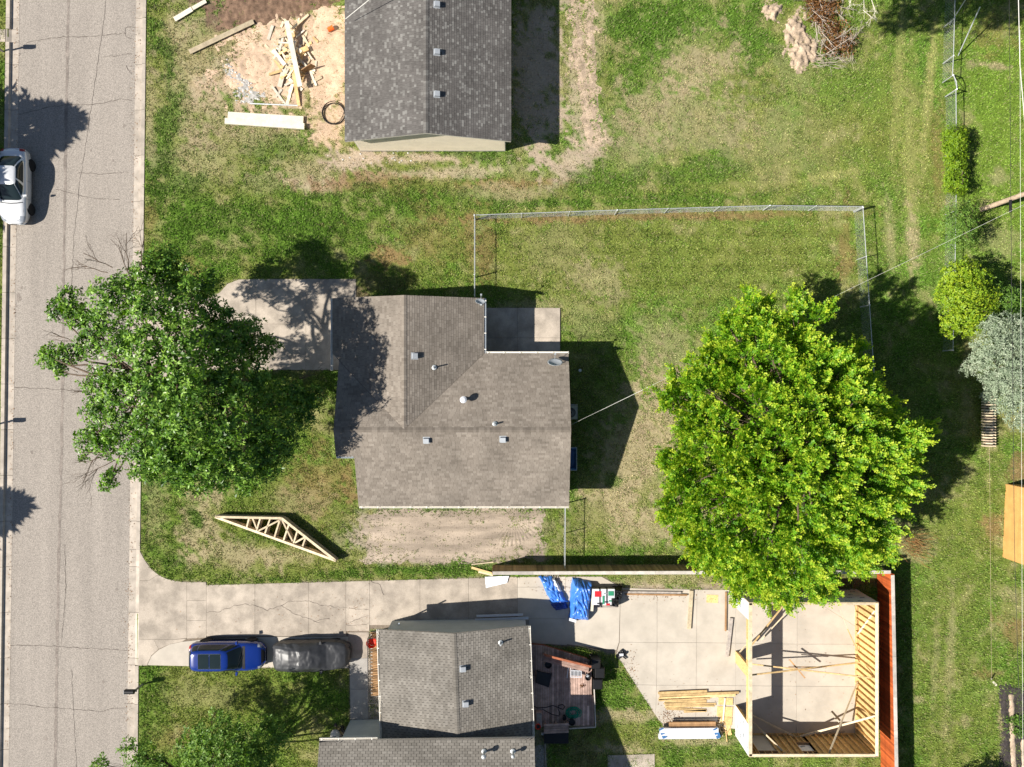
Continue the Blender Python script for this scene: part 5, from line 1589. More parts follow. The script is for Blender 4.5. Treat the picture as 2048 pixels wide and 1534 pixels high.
def wood(tree, base, forks, clumps, r0, mat="bark", seed=1, twigs=3, tw_r=0.02, tips=None):
    """trunk up to the forks, one limb to every clump, a few twigs inside each clump"""
    rr = random.Random(seed); mb = MB(); base = Vector(base)
    prev = base - Vector((0, 0, .1)); r = r0; fl = []
    mb.tube([prev, prev + Vector((0, 0, .25))], [r * 1.5, r * 1.05], 10)
    prev = prev + Vector((0, 0, .2))
    for f in forks:
        limb(mb, prev, f, r, r * .78, 0, 9, 4, rr, .02); prev = Vector(f); r *= .78; fl.append((prev.copy(), r))
    for i, (c, rad) in enumerate(clumps):
        c = Vector(c)
        f, fr = min(fl, key=lambda q: (q[0] - c).length + rr.uniform(0, 1.2))
        L = (c - f).length
        limb(mb, f, c, max(.03, min(fr * .7, .014 * L + .035)), .022, 0.10, 6, 7, rr, .05)
        for j in range(twigs):
            d = Vector((rr.gauss(0, 1), rr.gauss(0, 1), rr.gauss(.4, .8))).normalized()
            e = c + Vector((d.x * rad[0], d.y * rad[1], d.z * rad[2])) * .92
            limb(mb, c.lerp(f, rr.uniform(0, .25)), e, tw_r, .006, .06, 4, 4, rr, .08)
    return mb.build("trunk", mat, tree)

def bare_twigs(mb, a, d, L, r, depth, rr, spread=.6):
    a = Vector(a); d = Vector(d).normalized()
    b = a + d * L
    pts = limb(mb, a, b, r, r * .55, .0, 5 if r > .02 else 4, 4, rr, .05)
    if depth <= 0: return
    for i in range(rr.choice([2, 3, 3])):
        t = rr.uniform(.35, 1.0); k = pts[min(len(pts) - 1, int(t * (len(pts) - 1)))]
        nd = d + Vector((rr.gauss(0, spread), rr.gauss(0, spread), rr.gauss(.0, spread * .6)))
        bare_twigs(mb, k, nd, L * rr.uniform(.45, .75), r * .55, depth - 1, rr, spread)

def clump(px, py, z, rpx, fz=0.72):
    r = rpx / PPM * (CAM_H - z) / CAM_H
    return (tuple(P(px, py, z)), (r, r, r * fz))

# ---- street tree at the left
g1 = np.random.default_rng(101)
ash = thing("tree", "dark green broad crowned tree spreading over the street and the driveway at left", "tree", Q(498, 764), 0, "broad leaved trees")
CL = [(330, 520, 8.8, 44), (300, 548, 9.2, 48), (355, 560, 8.8, 52), (262, 572, 8.6, 46), (395, 572, 7.4, 40), (420, 560, 6.6, 30), (140, 600, 7.6, 36), (120, 622, 7.2, 28), (155, 632, 7.6, 32),
      (225, 600, 8.6, 52), (190, 650, 8.0, 44), (300, 620, 9.6, 62), (365, 625, 9.0, 55), (420, 620, 7.6, 48), (455, 655, 7.0, 46), (495, 660, 6.2, 36), (510, 700, 5.8, 42), (540, 690, 5.2, 26), (470, 705, 7.0, 50),
      (240, 680, 9.0, 56), (300, 700, 10.0, 58), (372, 690, 10.0, 60), (430, 690, 8.6, 54), (110, 712, 7.0, 30), (92, 718, 6.6, 18), (140, 708, 7.2, 26), (120, 738, 6.8, 20), (180, 690, 8.0, 34),
      (200, 760, 8.4, 44), (240, 770, 9.0, 56), (310, 775, 10.2, 60), (380, 770, 10.6, 62), (450, 765, 9.2, 60), (505, 770, 7.6, 50), (545, 800, 6.0, 46), (590, 790, 5.2, 34), (625, 800, 4.6, 30), (600, 830, 5.0, 36),
      (195, 820, 8.2, 38), (245, 840, 8.6, 50), (310, 850, 9.6, 60), (380, 850, 10.2, 62), (450, 850, 9.4, 60), (520, 860, 7.6, 52), (570, 870, 6.2, 40), (184, 880, 7.6, 32), (220, 890, 8.0, 38),
      (280, 915, 8.4, 44), (345, 920, 8.8, 56), (410, 925, 8.8, 56), (470, 920, 8.2, 54), (535, 910, 6.8, 44), (565, 905, 6.0, 26), (300, 950, 7.6, 22), (370, 955, 7.6, 36), (430, 962, 7.4, 32), (500, 950, 7.0, 38), (490, 975, 6.6, 22), (540, 940, 6.2, 26),
      (222, 955, 6.8, 20), (212, 972, 6.6, 15), (166, 916, 6.8, 9), (395, 985, 6.8, 10)]
CL = [(x, y, z - (3.0 if y < 580 and x < 380 else (1.0 if x < 260 and y > 700 else .2)), r * (.80 + .22 * ((x * 7 + y * 13) % 10) / 10)) for (x, y, z, r) in CL]
cl = [clump(*c) for c in CL]
inner = [clump(x, y, z - 2.3, r * .5) for (x, y, z, r) in CL if r > 46 and abs(x - 322) > 26][::4]
data, tips = rosette_crown(cl + inner, g1, 15.0, 0.225, 0.098, 7, tone_mu=.48, tone_sd=.34, centre=Q(430, 770, 5), spray=.35, up=.8)
leaves("crown", *data, "leaf_ash", ash)
w = wood(ash, Q(498, 764), [Q(488, 765, 2.2), Q(470, 768, 3.8), Q(445, 765, 5.6), Q(420, 770, 7.4)], cl, .34, seed=3, twigs=4)
rr = random.Random(12); mb = MB()
for px, py, z, dx, dy, L in ((262, 560, 7.8, -.25, .9, 2.4), (255, 545, 7.6, .05, 1, 2.6), (225, 535, 7.4, -.9, .45, 2.0), (215, 545, 7.2, -1, .25, 1.7), (280, 545, 7.8, .2, 1, 2.2),
                              (240, 900, 7.2, -1, -.35, 2.4), (230, 920, 7.0, -.85, -.5, 2.4), (215, 905, 7.0, -1, .0, 1.6), (160, 690, 6.8, -.8, .4, 1.8), (205, 780, 7.0, -1, -.05, 1.8), (470, 830, 8.6, .3, -.6, 1.6), (590, 760, 4.6, 1, .3, 1.6)):
    mb = MB(); bare_twigs(mb, P(px, py, z), (dx, dy, .15), L * .78, .026, 3, rr, .42); mb.build("bare_branch", "bark", ash)

# ---- bright tree behind the yard
g2 = np.random.default_rng(202)
mp = thing("tree", "large bright yellow green tree between the yard and the garage frame", "tree", Q(1492, 872), 0, "broad leaved trees")
cl = []
rr = random.Random(77)
cx, cy, cz = 1490.0, 880.0, 5.6
k = 0
while len(cl) < 118:
    u = rr.uniform(0, 2 * math.pi); h = rr.uniform(-.28, 1.0)
    s = math.sqrt(max(0, 1 - h * h)); lob = 1 + .07 * math.sin(3 * u + 1) + .06 * math.sin(7 * u + 2)
    q = rr.uniform(.80, 1.0)
    x = cx - 4 + 194 * s * math.cos(u) * lob * q; y = cy + 6 + 228 * s * math.sin(u) * lob * q; z = cz + 5.6 * h * q
    if any((Vector(Q(x, y, z)) - Vector(c[0])).length < 1.12 for c in cl):
        k += 1
        if k < 4000: continue
        break
    r = rr.uniform(.75, 1.3)
    cl.append((tuple(Q(x, y, z)), (r, r, r * .8)))
for px, py, z, r in ((1545, 1165, 4.6, 44), (1600, 1150, 5, 42), (1640, 1160, 4.4, 36), (1660, 1120, 5.2, 44), (1545, 1195, 4.0, 22), (1580, 1190, 4.2, 22), (1650, 1180, 4.0, 18), (1700, 1100, 5.2, 36), (1760, 1090, 5, 30), (1470, 1120, 4.8, 40), (1500, 1140, 4.8, 40), (1730, 1130, 4.6, 20),
                      (1595, 612, 7.5, 26), (1575, 630, 7.5, 30), (1640, 630, 7.5, 30), (1370, 745, 6, 34), (1330, 800, 6, 30), (1450, 640, 7, 36), (1845, 860, 6, 20)):
    cl.append(clump(px, py, z, r, .8))
for px, py, z, r in ((1600, 830, 10.6, 44), (1560, 870, 10.8, 44), (1640, 890, 10.4, 44), (1590, 930, 10.2, 42), (1540, 800, 10, 42), (1690, 800, 9.6, 42), (1650, 960, 9.6, 42), (1700, 900, 9.6, 42), (1520, 960, 9.8, 42), (1500, 890, 10, 42), (1580, 760, 9.6, 40), (1660, 1010, 8.6, 36), (1830, 910, 6.4, 30), (1800, 1000, 6.2, 30), (1815, 950, 6.2, 30)):
    cl.append(clump(px, py, z, r, .8))
inn = [((c[0][0] * .62 + Q(cx, cy, 0).x * .38, c[0][1] * .62 + Q(cx, cy, 0).y * .38, lerp(4.2, c[0][2], .6)), (r[0] * .8,) * 3) for c in cl[::2] for r in [c[1]]]
inn = [(p, r) for p, r in inn if (p[0] - P(1605, 850, 8).x) ** 2 + (p[1] - P(1605, 850, 8).y) ** 2 > 1]
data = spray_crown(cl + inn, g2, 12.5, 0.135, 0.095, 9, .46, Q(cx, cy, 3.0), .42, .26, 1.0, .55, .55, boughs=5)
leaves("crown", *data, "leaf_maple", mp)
wood(mp, Q(1492, 872), [Q(1492, 873, 2.0), Q(1488, 876, 3.6), Q(1495, 880, 5.4), Q(1490, 878, 7.6)], cl, .42, seed=8, twigs=2)
rr = random.Random(31); mb = MB()
for px, py, z, dx, dy in ((1650, 815, 8.6, -1, .1), (1670, 830, 8.4, -1, -.35), (1640, 845, 8.0, -.8, -.7), (1610, 1040, 6.2, .4, -.8), (1640, 1060, 6.2, -.6, -.4), (1700, 850, 8, .4, .6)):
    mb = MB(); bare_twigs(mb, P(px, py, z), (dx, dy, .3), .95, .022, 3, rr, .5); mb.build("bare_branch", "bark_pale", mp)

# ---- smaller woody plants along the east lot line
def shrub(name, label, cat, base, cls, mat, seed, dens, ll, lw, per=6, mu=.5, sd=.2, bark="bark", group=None, h0=.8, r0=.07, spray=False):
    g = np.random.default_rng(seed); t = thing(name, label, cat, base, 0, group)
    ctr = Vector(base) + Vector((0, 0, h0))
    if spray: data = spray_crown(cls, g, dens, ll, lw, per, .32, ctr, mu, sd, .8, .6, .3)
    else: data, _ = rosette_crown(cls, g, dens, ll, lw, per, tone_mu=mu, tone_sd=sd, centre=ctr, spray=.4)
    leaves("crown" if name == "tree" else "foliage", *data, mat, t)
    wood(t, base, [Vector(base) + Vector((0, 0, h0))], cls, r0, bark, seed, 2, .012)
    return t
hc = []
rr = random.Random(5)
for i in range(17):
    y = 262 + i * 7.2
    for dx in (-9, 8): hc.append(clump(1911 + dx + rr.uniform(-4, 4), y + rr.uniform(-4, 4), rr.uniform(.8, 1.7), rr.uniform(13, 17)))
shrub("shrub", "dense green hedge shaped like a long oval on the right hand fence line", "shrub", P(1905, 318, 0), hc, "leaf_lime", 41, 42, .09, .06, 6, .42, .2, h0=.5, r0=.05)
shrub("tree", "small feathery green tree beside the utility pole at right", "tree", P(1912, 455, 0), [clump(x, y, z, r) for x, y, z, r in ((1915, 420, 2.4, 24), (1938, 440, 2.8, 24), (1905, 450, 2.6, 26), (1925, 465, 3.0, 28), (1912, 485, 2.4, 22), (1940, 480, 2.4, 18), (1898, 425, 2.0, 16), (1945, 415, 2.2, 14))], "leaf_plain", 42, 18, .13, .045, 6, .62, .2, group="broad leaved trees", h0=1.2, r0=.07)
shrub("tree", "round yellow green tree at right below the utility pole", "tree", P(1905, 596, 0), [clump(x, y, z, r) for x, y, z, r in ((1925, 545, 3.2, 32), (1950, 560, 3.2, 32), (1905, 560, 2.8, 30), (1935, 585, 3.8, 36), (1965, 590, 3.0, 30), (1900, 600, 3.0, 30), (1945, 620, 3.2, 34), (1915, 630, 2.6, 32), (1970, 620, 2.6, 24), (1890, 580, 2.2, 22), (1900, 655, 2.0, 22), (1935, 655, 2.2, 22))], "leaf_lime", 43, 22, .14, .09, 6, .6, .22, group="broad leaved trees", h0=1.3, r0=.09)
shrub("shrub", "dark green bush half hidden behind the silvery tree", "shrub", P(1995, 605, 0), [clump(x, y, z, r) for x, y, z, r in ((1998, 590, 2.2, 26), (2020, 600, 2.4, 28), (2040, 610, 2.0, 24), (2010, 625, 2.0, 24), (2035, 630, 2.0, 24), (2050, 590, 1.8, 20), (2000, 640, 1.6, 20))], "leaf_plain", 44, 22, .11, .07, 6, .5, .2, h0=.8, r0=.06)
sc = [clump(x, y, z, r) for x, y, z, r in ((1975, 655, 3.4, 26), (2005, 655, 3.8, 34), (2040, 660, 4, 36), (1985, 690, 4.2, 32), (2025, 700, 4.8, 42), (2060, 720, 4.6, 40), (1960, 715, 3.2, 22), (1950, 735, 2.8, 20), (1990, 735, 4.4, 36), (2030, 760, 4.6, 42), (1985, 765, 3.6, 26), (2005, 795, 3.8, 34), (2045, 800, 4.2, 40), (2035, 835, 3.4, 24), (2060, 845, 3.2, 26), (1930, 735, 2.4, 12), (1975, 790, 3, 14), (1950, 690, 3, 12))]
shrub("tree", "silvery grey leaved tree at the right edge above the timber rack", "tree", P(2010, 740, 0), sc, "leaf_silver", 45, 24, .15, .05, 7, .5, .22, bark="bark_pale", group="broad leaved trees", h0=1.5, r0=.13)
# grassy shrub by the fence corner
g = np.random.default_rng(46)
tf = thing("shrub", "pale twiggy bush with dry stems at the lower right of the bright tree", "shrub", P(1826, 1082, 0))
k = 150; a = g.uniform(-.9, .9, k); C = np.array(P(1818, 1085, 0)) + g.normal(size=(k, 3)) * [.5, .5, .0] + [0, 0, .05]
A = np.stack([np.cos(a) * g.uniform(.3, 1, k), np.sin(a), g.uniform(.5, 1.2, k)], -1)
leaves("foliage", C, A, g.normal(size=(k, 3)) + [0, 0, .5], g.uniform(.6, 1.4, k), g.uniform(.015, .03, k), g.uniform(0.3, 1, k), "leaf_brown", tf)

# ---- front yard tree at the bottom left
ft = [clump(x, y, z, r) for x, y, z, r in ((455, 1445, 4.6, 26), (400, 1470, 4.6, 34), (375, 1500, 4.2, 30), (440, 1480, 5.0, 40), (490, 1480, 4.6, 38), (520, 1500, 4.2, 32), (470, 1520, 5.2, 44), (410, 1530, 5.2, 44), (530, 1535, 4.4, 34), (460, 1570, 5.6, 55), (390, 1580, 5.4, 50), (520, 1580, 4.8, 44), (450, 1640, 5.6, 60), (540, 1450, 3.6, 26), (560, 1480, 3.4, 26), (430, 1425, 4.4, 14),
                                     (262, 1495, 5.0, 22), (290, 1510, 4.8, 22), (275, 1530, 5.0, 24), (318, 1525, 4.6, 18), (200, 1528, 5.4, 18), (190, 1545, 5.4, 20), (310, 1560, 5, 30))]
shrub("tree", "mid green open crowned tree at the bottom edge left of the small house", "tree", Q(462, 1505), ft, "leaf_plain", 47, 15, .17, .085, 6, .6, .22, group="broad leaved trees", h0=2.4, r0=.14)
# ---- trees outside the picture whose shade falls into it
def conifer(label, base, H, R, seed):
    g = np.random.default_rng(seed); t = thing("spruce_tree", label, "tree", base, 0, "spruces beyond the street"); b = np.array(base)
    k = 7500
    f = 1 - np.sqrt(g.random(k)); f = np.clip(f, 0.02, 1)
    f = g.random(k) ** 1.5
    hgt = .6 + (H - .6) * f; rad = R * (1 - f) ** .62
    arm = np.floor(f * 16); a = g.uniform(0, 2 * np.pi, k); bi = np.round(a / .42 + arm * .5); a = bi * .42 + g.normal(0, .05, k)
    rad = rad * (.55 + .62 * vnoise(bi * 7.3 + .5, arm * 5.1 + .5, seed))
    q = g.random(k) ** .5
    C = b + np.stack([np.cos(a) * rad * q, np.sin(a) * rad * q, hgt - .25 * rad * q], -1) + g.normal(size=(k, 3)) * .06
    A = np.stack([np.cos(a), np.sin(a), np.full(k, -.15)], -1) + g.normal(size=(k, 3)) * .45
    leaves("crown", C, A, np.array([0, 0, 1.]) + g.normal(size=(k, 3)) * .5, g.uniform(.4, .8, k), g.uniform(.12, .22, k), g.normal(.5, .2, k), "needle", t)
    m = MB(); m.tube([Vector(base), Vector(base) + Vector((0, 0, H))], [.22, .03], 8); m.build("trunk", "bark", t)
conifer("spruce across the street above the silver car, only its spiky shadow on the road", Q(-168, 318), 9.2, 5.2, 61)
conifer("smaller spruce across the street beside the silver car, out of view", Q(-172, 415), 7.0, 3.8, 66)
conifer("spruce across the street, only its shadow at the left edge below the crack", Q(-222, 1078), 7.6, 4.4, 62)
tc = [(tuple(Q(x, y, z)), (r, r, r * .7)) for x, y, z, r in ((1402, 134, 12, 1.3), (1440, 138, 12.2, 1.5), (1475, 122, 12, 1.5), (1505, 100, 11.6, 1.4), (1452, 95, 12.5, 1.5), (1550, 132, 12.2, 1.3), (1585, 118, 12, 1.5), (1618, 130, 12.2, 1.3), (1560, 90, 12.6, 1.6), (1520, 60, 12.6, 1.8), (1600, 70, 12.4, 1.7), (1480, 50, 12, 1.6), (1390, 150, 11.4, .8), (1640, 100, 11.6, 1.4))]
shrub("tree", "tall tree just past the top edge whose dappled shadow falls beside the leaning poles", "tree", Q(1570, -70), tc, "leaf_plain", 63, 9, .22, .11, 6, .5, .2, group="broad leaved trees", h0=3.0, r0=.24)
shrub("shrub", "bush below the bottom edge whose shadow falls beside the garden bed", "shrub", Q(1893, 1566), [(tuple(Q(1885 + x, 1556 + y, z)), (.8, .8, .7)) for x, y, z in ((0, 0, 2.6), (24, 8, 2.2), (-16, 14, 2.2), (8, 26, 2.4), (30, 30, 1.8))], "leaf_plain", 64, 20, .16, .09, 6, .5, .2, h0=1.2, r0=.07)
bt = thing("bare_tree", "leafless tree below the bottom edge whose branch shadow lies on the small house roof", "tree", Q(520, 1590))
mb = MB(); rr = random.Random(4)
mb.tube([Q(520, 1590, -.1), Q(525, 1585, 3), Q(528, 1570, 6)], [.22, .17, .12], 9)
for dx, dy in ((.35, .5), (-.2, .6), (.7, .2), (.1, .9), (-.6, .1)): bare_twigs(mb, Q(527, 1575, 5.6), (dx, dy, 1.0), 2.0, .07, 4, rr, .4)
mb.build("trunk", "bark", bt)

# ---- felled brush at the top right
br = thing("brush_pile", "heap of cut branches with rust brown dead leaves beside the tan earth heap", "brush pile", P(1660, 70, 0))
g = np.random.default_rng(71); rr = random.Random(71)
bc = [(1640, 10, 34), (1655, 45, 26), (1672, 70, 34), (1690, 90, 26), (1660, 95, 20), (1632, 35, 18), (1625, 5, 20), (1660, 10, 24)]
Cs = []
for x, y, r in bc:
    k = int(r * 15); d = rnd_dir(k, g); Cs.append(np.array(P(x, y, .35)) + d * np.array([r / PPM, r / PPM, .38]) * (g.random((k, 1)) ** .5))
C = np.concatenate(Cs); k = len(C); C[:, 2] = np.abs(C[:, 2]) + .03
leaves("foliage", C, rnd_dir(k, g), rnd_dir(k, g) + [0, 0, .8], g.uniform(.08, .2, k), g.uniform(.04, .08, k), g.normal(.5, .25, k), "leaf_brown", br)
mb = MB()
for i in range(70):
    x, y, r = rr.choice(bc); bare_twigs(mb, P(x + rr.uniform(-r, r), y + rr.uniform(-r, r), rr.uniform(.1, .6)), (rr.gauss(0, 1), rr.gauss(0, 1), rr.gauss(0, .2)), rr.uniform(.5, 1.3), .02, 2, rr, .5)
for i in range(12): bare_twigs(mb, P(1640 + rr.uniform(-20, 30), 120 + rr.uniform(-16, 14), rr.uniform(.05, .4)), (1, rr.uniform(-.6, .2), .05), rr.uniform(.5, 1.0), .014, 2, rr, .4)
mb.build("branches", "bark_pale", br)
wb_ = MB(); rr = random.Random(9)
for a, d, L in ((P(1727, -20, .5), (0, -1, 0), 1.2), (P(1705, -15, .4), (-.2, -1, 0), .9), (P(1740, -10, .4), (.35, -1, 0), 1.1), (P(1726, 20, .5), (.7, -.6, 0), .8)): bare_twigs(wb_, a, d, L, .020, 3, rr, .55)
tag(wb_.build("dead_branch", "twig_white", at=P(1727, 10, 0)), "bleached white dead branch lying on the grass at the top edge", "branch")
# ================================================================== vehicles
def superring(xr, xf, w, n, ex=5.0):
    cx, a = (xr + xf) / 2, (xf - xr) / 2
    out = []
    for k in range(n):
        t = 2 * math.pi * k / n; c, s = math.cos(t), math.sin(t)
        out.append((cx + a * math.copysign(abs(c) ** (2 / ex), c), w * math.copysign(abs(s) ** (2 / ex), s)))
    return out

class Car:
    """x forward, y left, z up; st: stations (x, half width, top height, bottom height); cabin rings (z, x rear, x front, half width)"""
    def __init__(c, name, label, loc, rot, st, rings, paint, roof_bulge=.05):
        c.root = thing(name, label, "car", loc, rot); c.st = st; c.rings = rings; c.bulge = roof_bulge
        xs = np.linspace(st[0][0], st[-1][0], 34); arr = np.array(st)
        def f(k, x): return float(np.interp(x, arr[:, 0], arr[:, k]))
        c.f = f
        m = MB(); sec = []
        for x in xs:
            hw, zt, zb = f(1, x), f(2, x), f(3, x)
            half = [(0, zt + .035), (hw * .45, zt + .03), (hw * .74, zt + .012), (hw * .90, zt - .03), (hw * .975, zt - .11), (hw, zt - .28), (hw * .985, (zt + zb) / 2 - .06), (hw * .955, zb + .10), (hw * .88, zb)]
            sec.append([(x, -y, z) for y, z in reversed(half)] + [(x, y, z) for y, z in half[1:]])
        n = len(sec[0])
        V = [p for s in sec for p in s]
        F = [(i * n + j, i * n + j + 1, (i + 1) * n + j + 1, (i + 1) * n + j) for i in range(len(xs) - 1) for j in range(n - 1)]
        F += [tuple(range(n)), tuple(range((len(xs) - 1) * n + n - 1, (len(xs) - 1) * n - 1, -1))]
        F += [(i * n, (i + 1) * n, (i + 1) * n + n - 1, i * n + n - 1) for i in range(len(xs) - 1)]
        m.add(V, F)
        c.body = m.build("body", paint, c.root, smooth=True, local=True)
        N = 48; m = MB(); V = []
        for (z, xr, xf, w) in rings:
            V += [(x, y, z) for x, y in superring(xr, xf, w, N)]
        F = []
        for i in range(len(rings) - 1):
            F += [(i * N + k, i * N + (k + 1) % N, (i + 1) * N + (k + 1) % N, (i + 1) * N + k) for k in range(N)]
        z, xr, xf, w = rings[-1]
        b0 = len(rings) - 1
        for q in range(1, 5):
            sc = 1 - q / 5; cx = (xr + xf) / 2
            V += [(cx + (x - cx) * sc, y * sc, z + roof_bulge * (1 - sc ** 2)) for x, y in superring(xr, xf, w, N)]
            F += [((b0 + q - 1) * N + k, (b0 + q - 1) * N + (k + 1) % N, (b0 + q) * N + (k + 1) % N, (b0 + q) * N + k) for k in range(N)]
        F.append(tuple((b0 + 4) * N + k for k in range(N)))
        m.add(V, F)
        c.cab = m.build("cabin", paint, c.root, smooth=True, local=True)
    def cabp(c, th, t, off=.008):
        """point on the cabin shell; th in degrees (0 front, 90 left), t from belt (0) to roof (1)"""
        k = t * (len(c.rings) - 1); i = min(len(c.rings) - 2, int(k)); q = k - i
        z, xr, xf, w = [lerp(a, b, q) for a, b in zip(c.rings[i], c.rings[i + 1])]
        a = math.radians(th); co, s = math.cos(a), math.sin(a); ex = 5.0
        x = (xr + xf) / 2 + (xf - xr) / 2 * math.copysign(abs(co) ** (2 / ex), co); y = w * math.copysign(abs(s) ** (2 / ex), s)
        return (x + off * co, y + off * s, z + off * .6)
    def pane(c, name, th0, th1, t0, t1, mat="car_glass", off=.008, nu=9, nv=5, parent=None):
        m = MB(); m.grid(nu, nv, lambda u, v: c.cabp(lerp(th0, th1, u), lerp(t0, t1, v), off))
        return m.build(name, mat, parent or c.root, smooth=True, local=True)
    def wheel(c, x, y, r=.33, w=.2):
        s = 1 if y > 0 else -1
        m = MB(); m.lathe([(r * .66, -w / 2), (r * .95, -w / 2), (r, -w / 2 + .03), (r, w / 2 - .03), (r * .95, w / 2), (r * .66, w / 2)], (x, y, r), 24, axis='y')
        t = m.build("wheel", "rubber", c.root, local=True)
        m = MB(); m.lathe([(r * .64, -.02), (r * .64, .0), (r * .5, .004)], (x, y + s * (w / 2 - .03), r), 20, axis='y')
        m.build("rim", "metal_dark", t, local=True)
        m = MB()
        for k in range(5):
            a = 2 * math.pi * k / 5
            m.beam((x + .04 * math.sin(a), y + s * (w / 2 - .012), r + .04 * math.cos(a)), (x + r * .62 * math.sin(a), y + s * (w / 2 - .012), r + r * .62 * math.cos(a)), .06, .02, up=(0, 1, 0))
        tag(m.build("spokes", "chrome", t, local=True), kind='stuff')
        m = MB(); m.lathe([(r * 1.16, -.02), (r * 1.16, .0)], (x, y + s * (w / 2 - .045), r + .02), 24, axis='y'); m.build("wheel_arch", "rubber", c.root, local=True)
    def strip(c, name, pts, w, mat, parent=None):
        m = MB(); m.tube(pts, w, 4); return m.build(name, mat, parent or c.body, local=True)
    def top(c, x, yq, off=.004):
        """point on the hood or deck at x, yq as a share of the half width"""
        hw, zt = c.f(1, x), c.f(2, x); prof = [(0, .035), (.45, .03), (.74, .012), (.90, -.03), (.975, -.11), (1.0, -.28)]
        return (x, hw * yq, zt + float(np.interp(abs(yq), [p[0] for p in prof], [p[1] for p in prof])) + off)
    def patch(c, name, xa, xb, ya, yb, mat, off=.006, parent=None, n=6):
        m = MB(); m.grid(n, n, lambda u, v: c.top(lerp(xa, xb, u), lerp(ya, yb, v), off)); 
        return m.build(name, mat, parent or c.root, smooth=True, local=True)
    def mirror(c, x, y, z, mat):
        s = 1 if y > 0 else -1
        m = MB(); m.hexa([(x - .06, y, z - .06), (x + .08, y, z - .06), (x + .05, y + s * .2, z - .05), (x - .06, y + s * .2, z - .05)][::s], [(x - .06, y, z + .06), (x + .07, y, z + .06), (x + .03, y + s * .2, z + .07), (x - .06, y + s * .2, z + .07)][::s])
        m.build("wing_mirror", mat, c.root, local=True)

# blue crossover parked on the pale strip, nose towards the house
st = [(-2.31, .60, .80, .42), (-2.25, .74, .93, .34), (-2.05, .84, .98, .28), (-1.4, .885, 1.0, .24), (0, .895, .99, .22), (.8, .89, .98, .22), (1.25, .885, .97, .24), (1.7, .85, .90, .26), (2.05, .77, .82, .28), (2.24, .62, .70, .34), (2.32, .42, .62, .40)]
rings = [(.96, -2.20, 1.16, .83), (1.08, -2.18, .92, .79), (1.25, -2.12, .70, .73), (1.42, -2.04, .50, .67), (1.53, -1.94, .34, .61), (1.575, -1.84, .22, .55)]
cb = Car("car", "deep blue crossover with a glass sunroof on the pale parking strip", Q(463.5, 1303.5), math.radians(0.5), st, rings, "paint_blue", .045)
cb.pane("windscreen", -36, 36, .10, .80); cb.pane("rear_window", 146, 214, .40, .82)
for s in (1, -1):
    for a, b in ((50, 76), (80, 104), (108, 132)): cb.pane("side_window", s * a, s * b, .14, .74)
    for x in (-1.42, 1.36): cb.wheel(x, s * .80, .34, .21)
    cb.mirror(.72, s * .84, 1.08, "paint_blue")
    cb.patch("headlight", 1.92, 2.14, s * .74, s * .96, "lamp_clear", .012); cb.patch("tail_light", -2.26, -2.12, s * .62, s * .97, "lamp_red", .012)
    cb.strip("panel_gap", [cb.top(1.12, s * .86), cb.top(1.5, s * .86), cb.top(1.95, s * .80), cb.top(2.14, s * .5)], .006, "rubber")
    cb.strip("side_sill", [(-1.0, s * .87, .27), (.95, s * .87, .27)], .05, "black_plastic")
zr = 1.575
def sun_p(x, y): return (x, y, zr + .045 * (1 - max(abs((x + .81) / 1.03), abs(y / .55)) ** 2) + .012)
for xa, xb in ((-1.42, -.76), (-.72, -.06)):
    m = MB(); m.grid(5, 5, lambda u, v: sun_p(lerp(xa, xb, u), lerp(-.44, .44, v))); so = m.build("sunroof", "car_glass", cb.root, local=True)
    fr = MB()
    q = [sun_p(xa, -.45), sun_p(xb, -.45), sun_p(xb, .45), sun_p(xa, .45)]
    for i in range(4): fr.tube([q[i], q[(i + 1) % 4]], .009, 4)
    fr.build("sunroof_frame", "chrome", so, local=True)
m = MB(); m.grid(6, 4, lambda u, v: cb.top(lerp(2.12, 2.30, v), lerp(-.6, .6, u), .01)); m.build("grille", "black_plastic", cb.root, local=True)
m = MB(); m.grid(6, 4, lambda u, v: cb.top(lerp(1.02, 1.20, v), lerp(-.78, .78, u), .012)); m.build("cowl", "black_plastic", cb.root, local=True)
for a in (-.5, .12): cb.strip("wiper", [cb.cabp(a * 36 + 20, .06, .03), cb.cabp(a * 36 - 6, .30, .03)], .010, "rubber", cb.root)

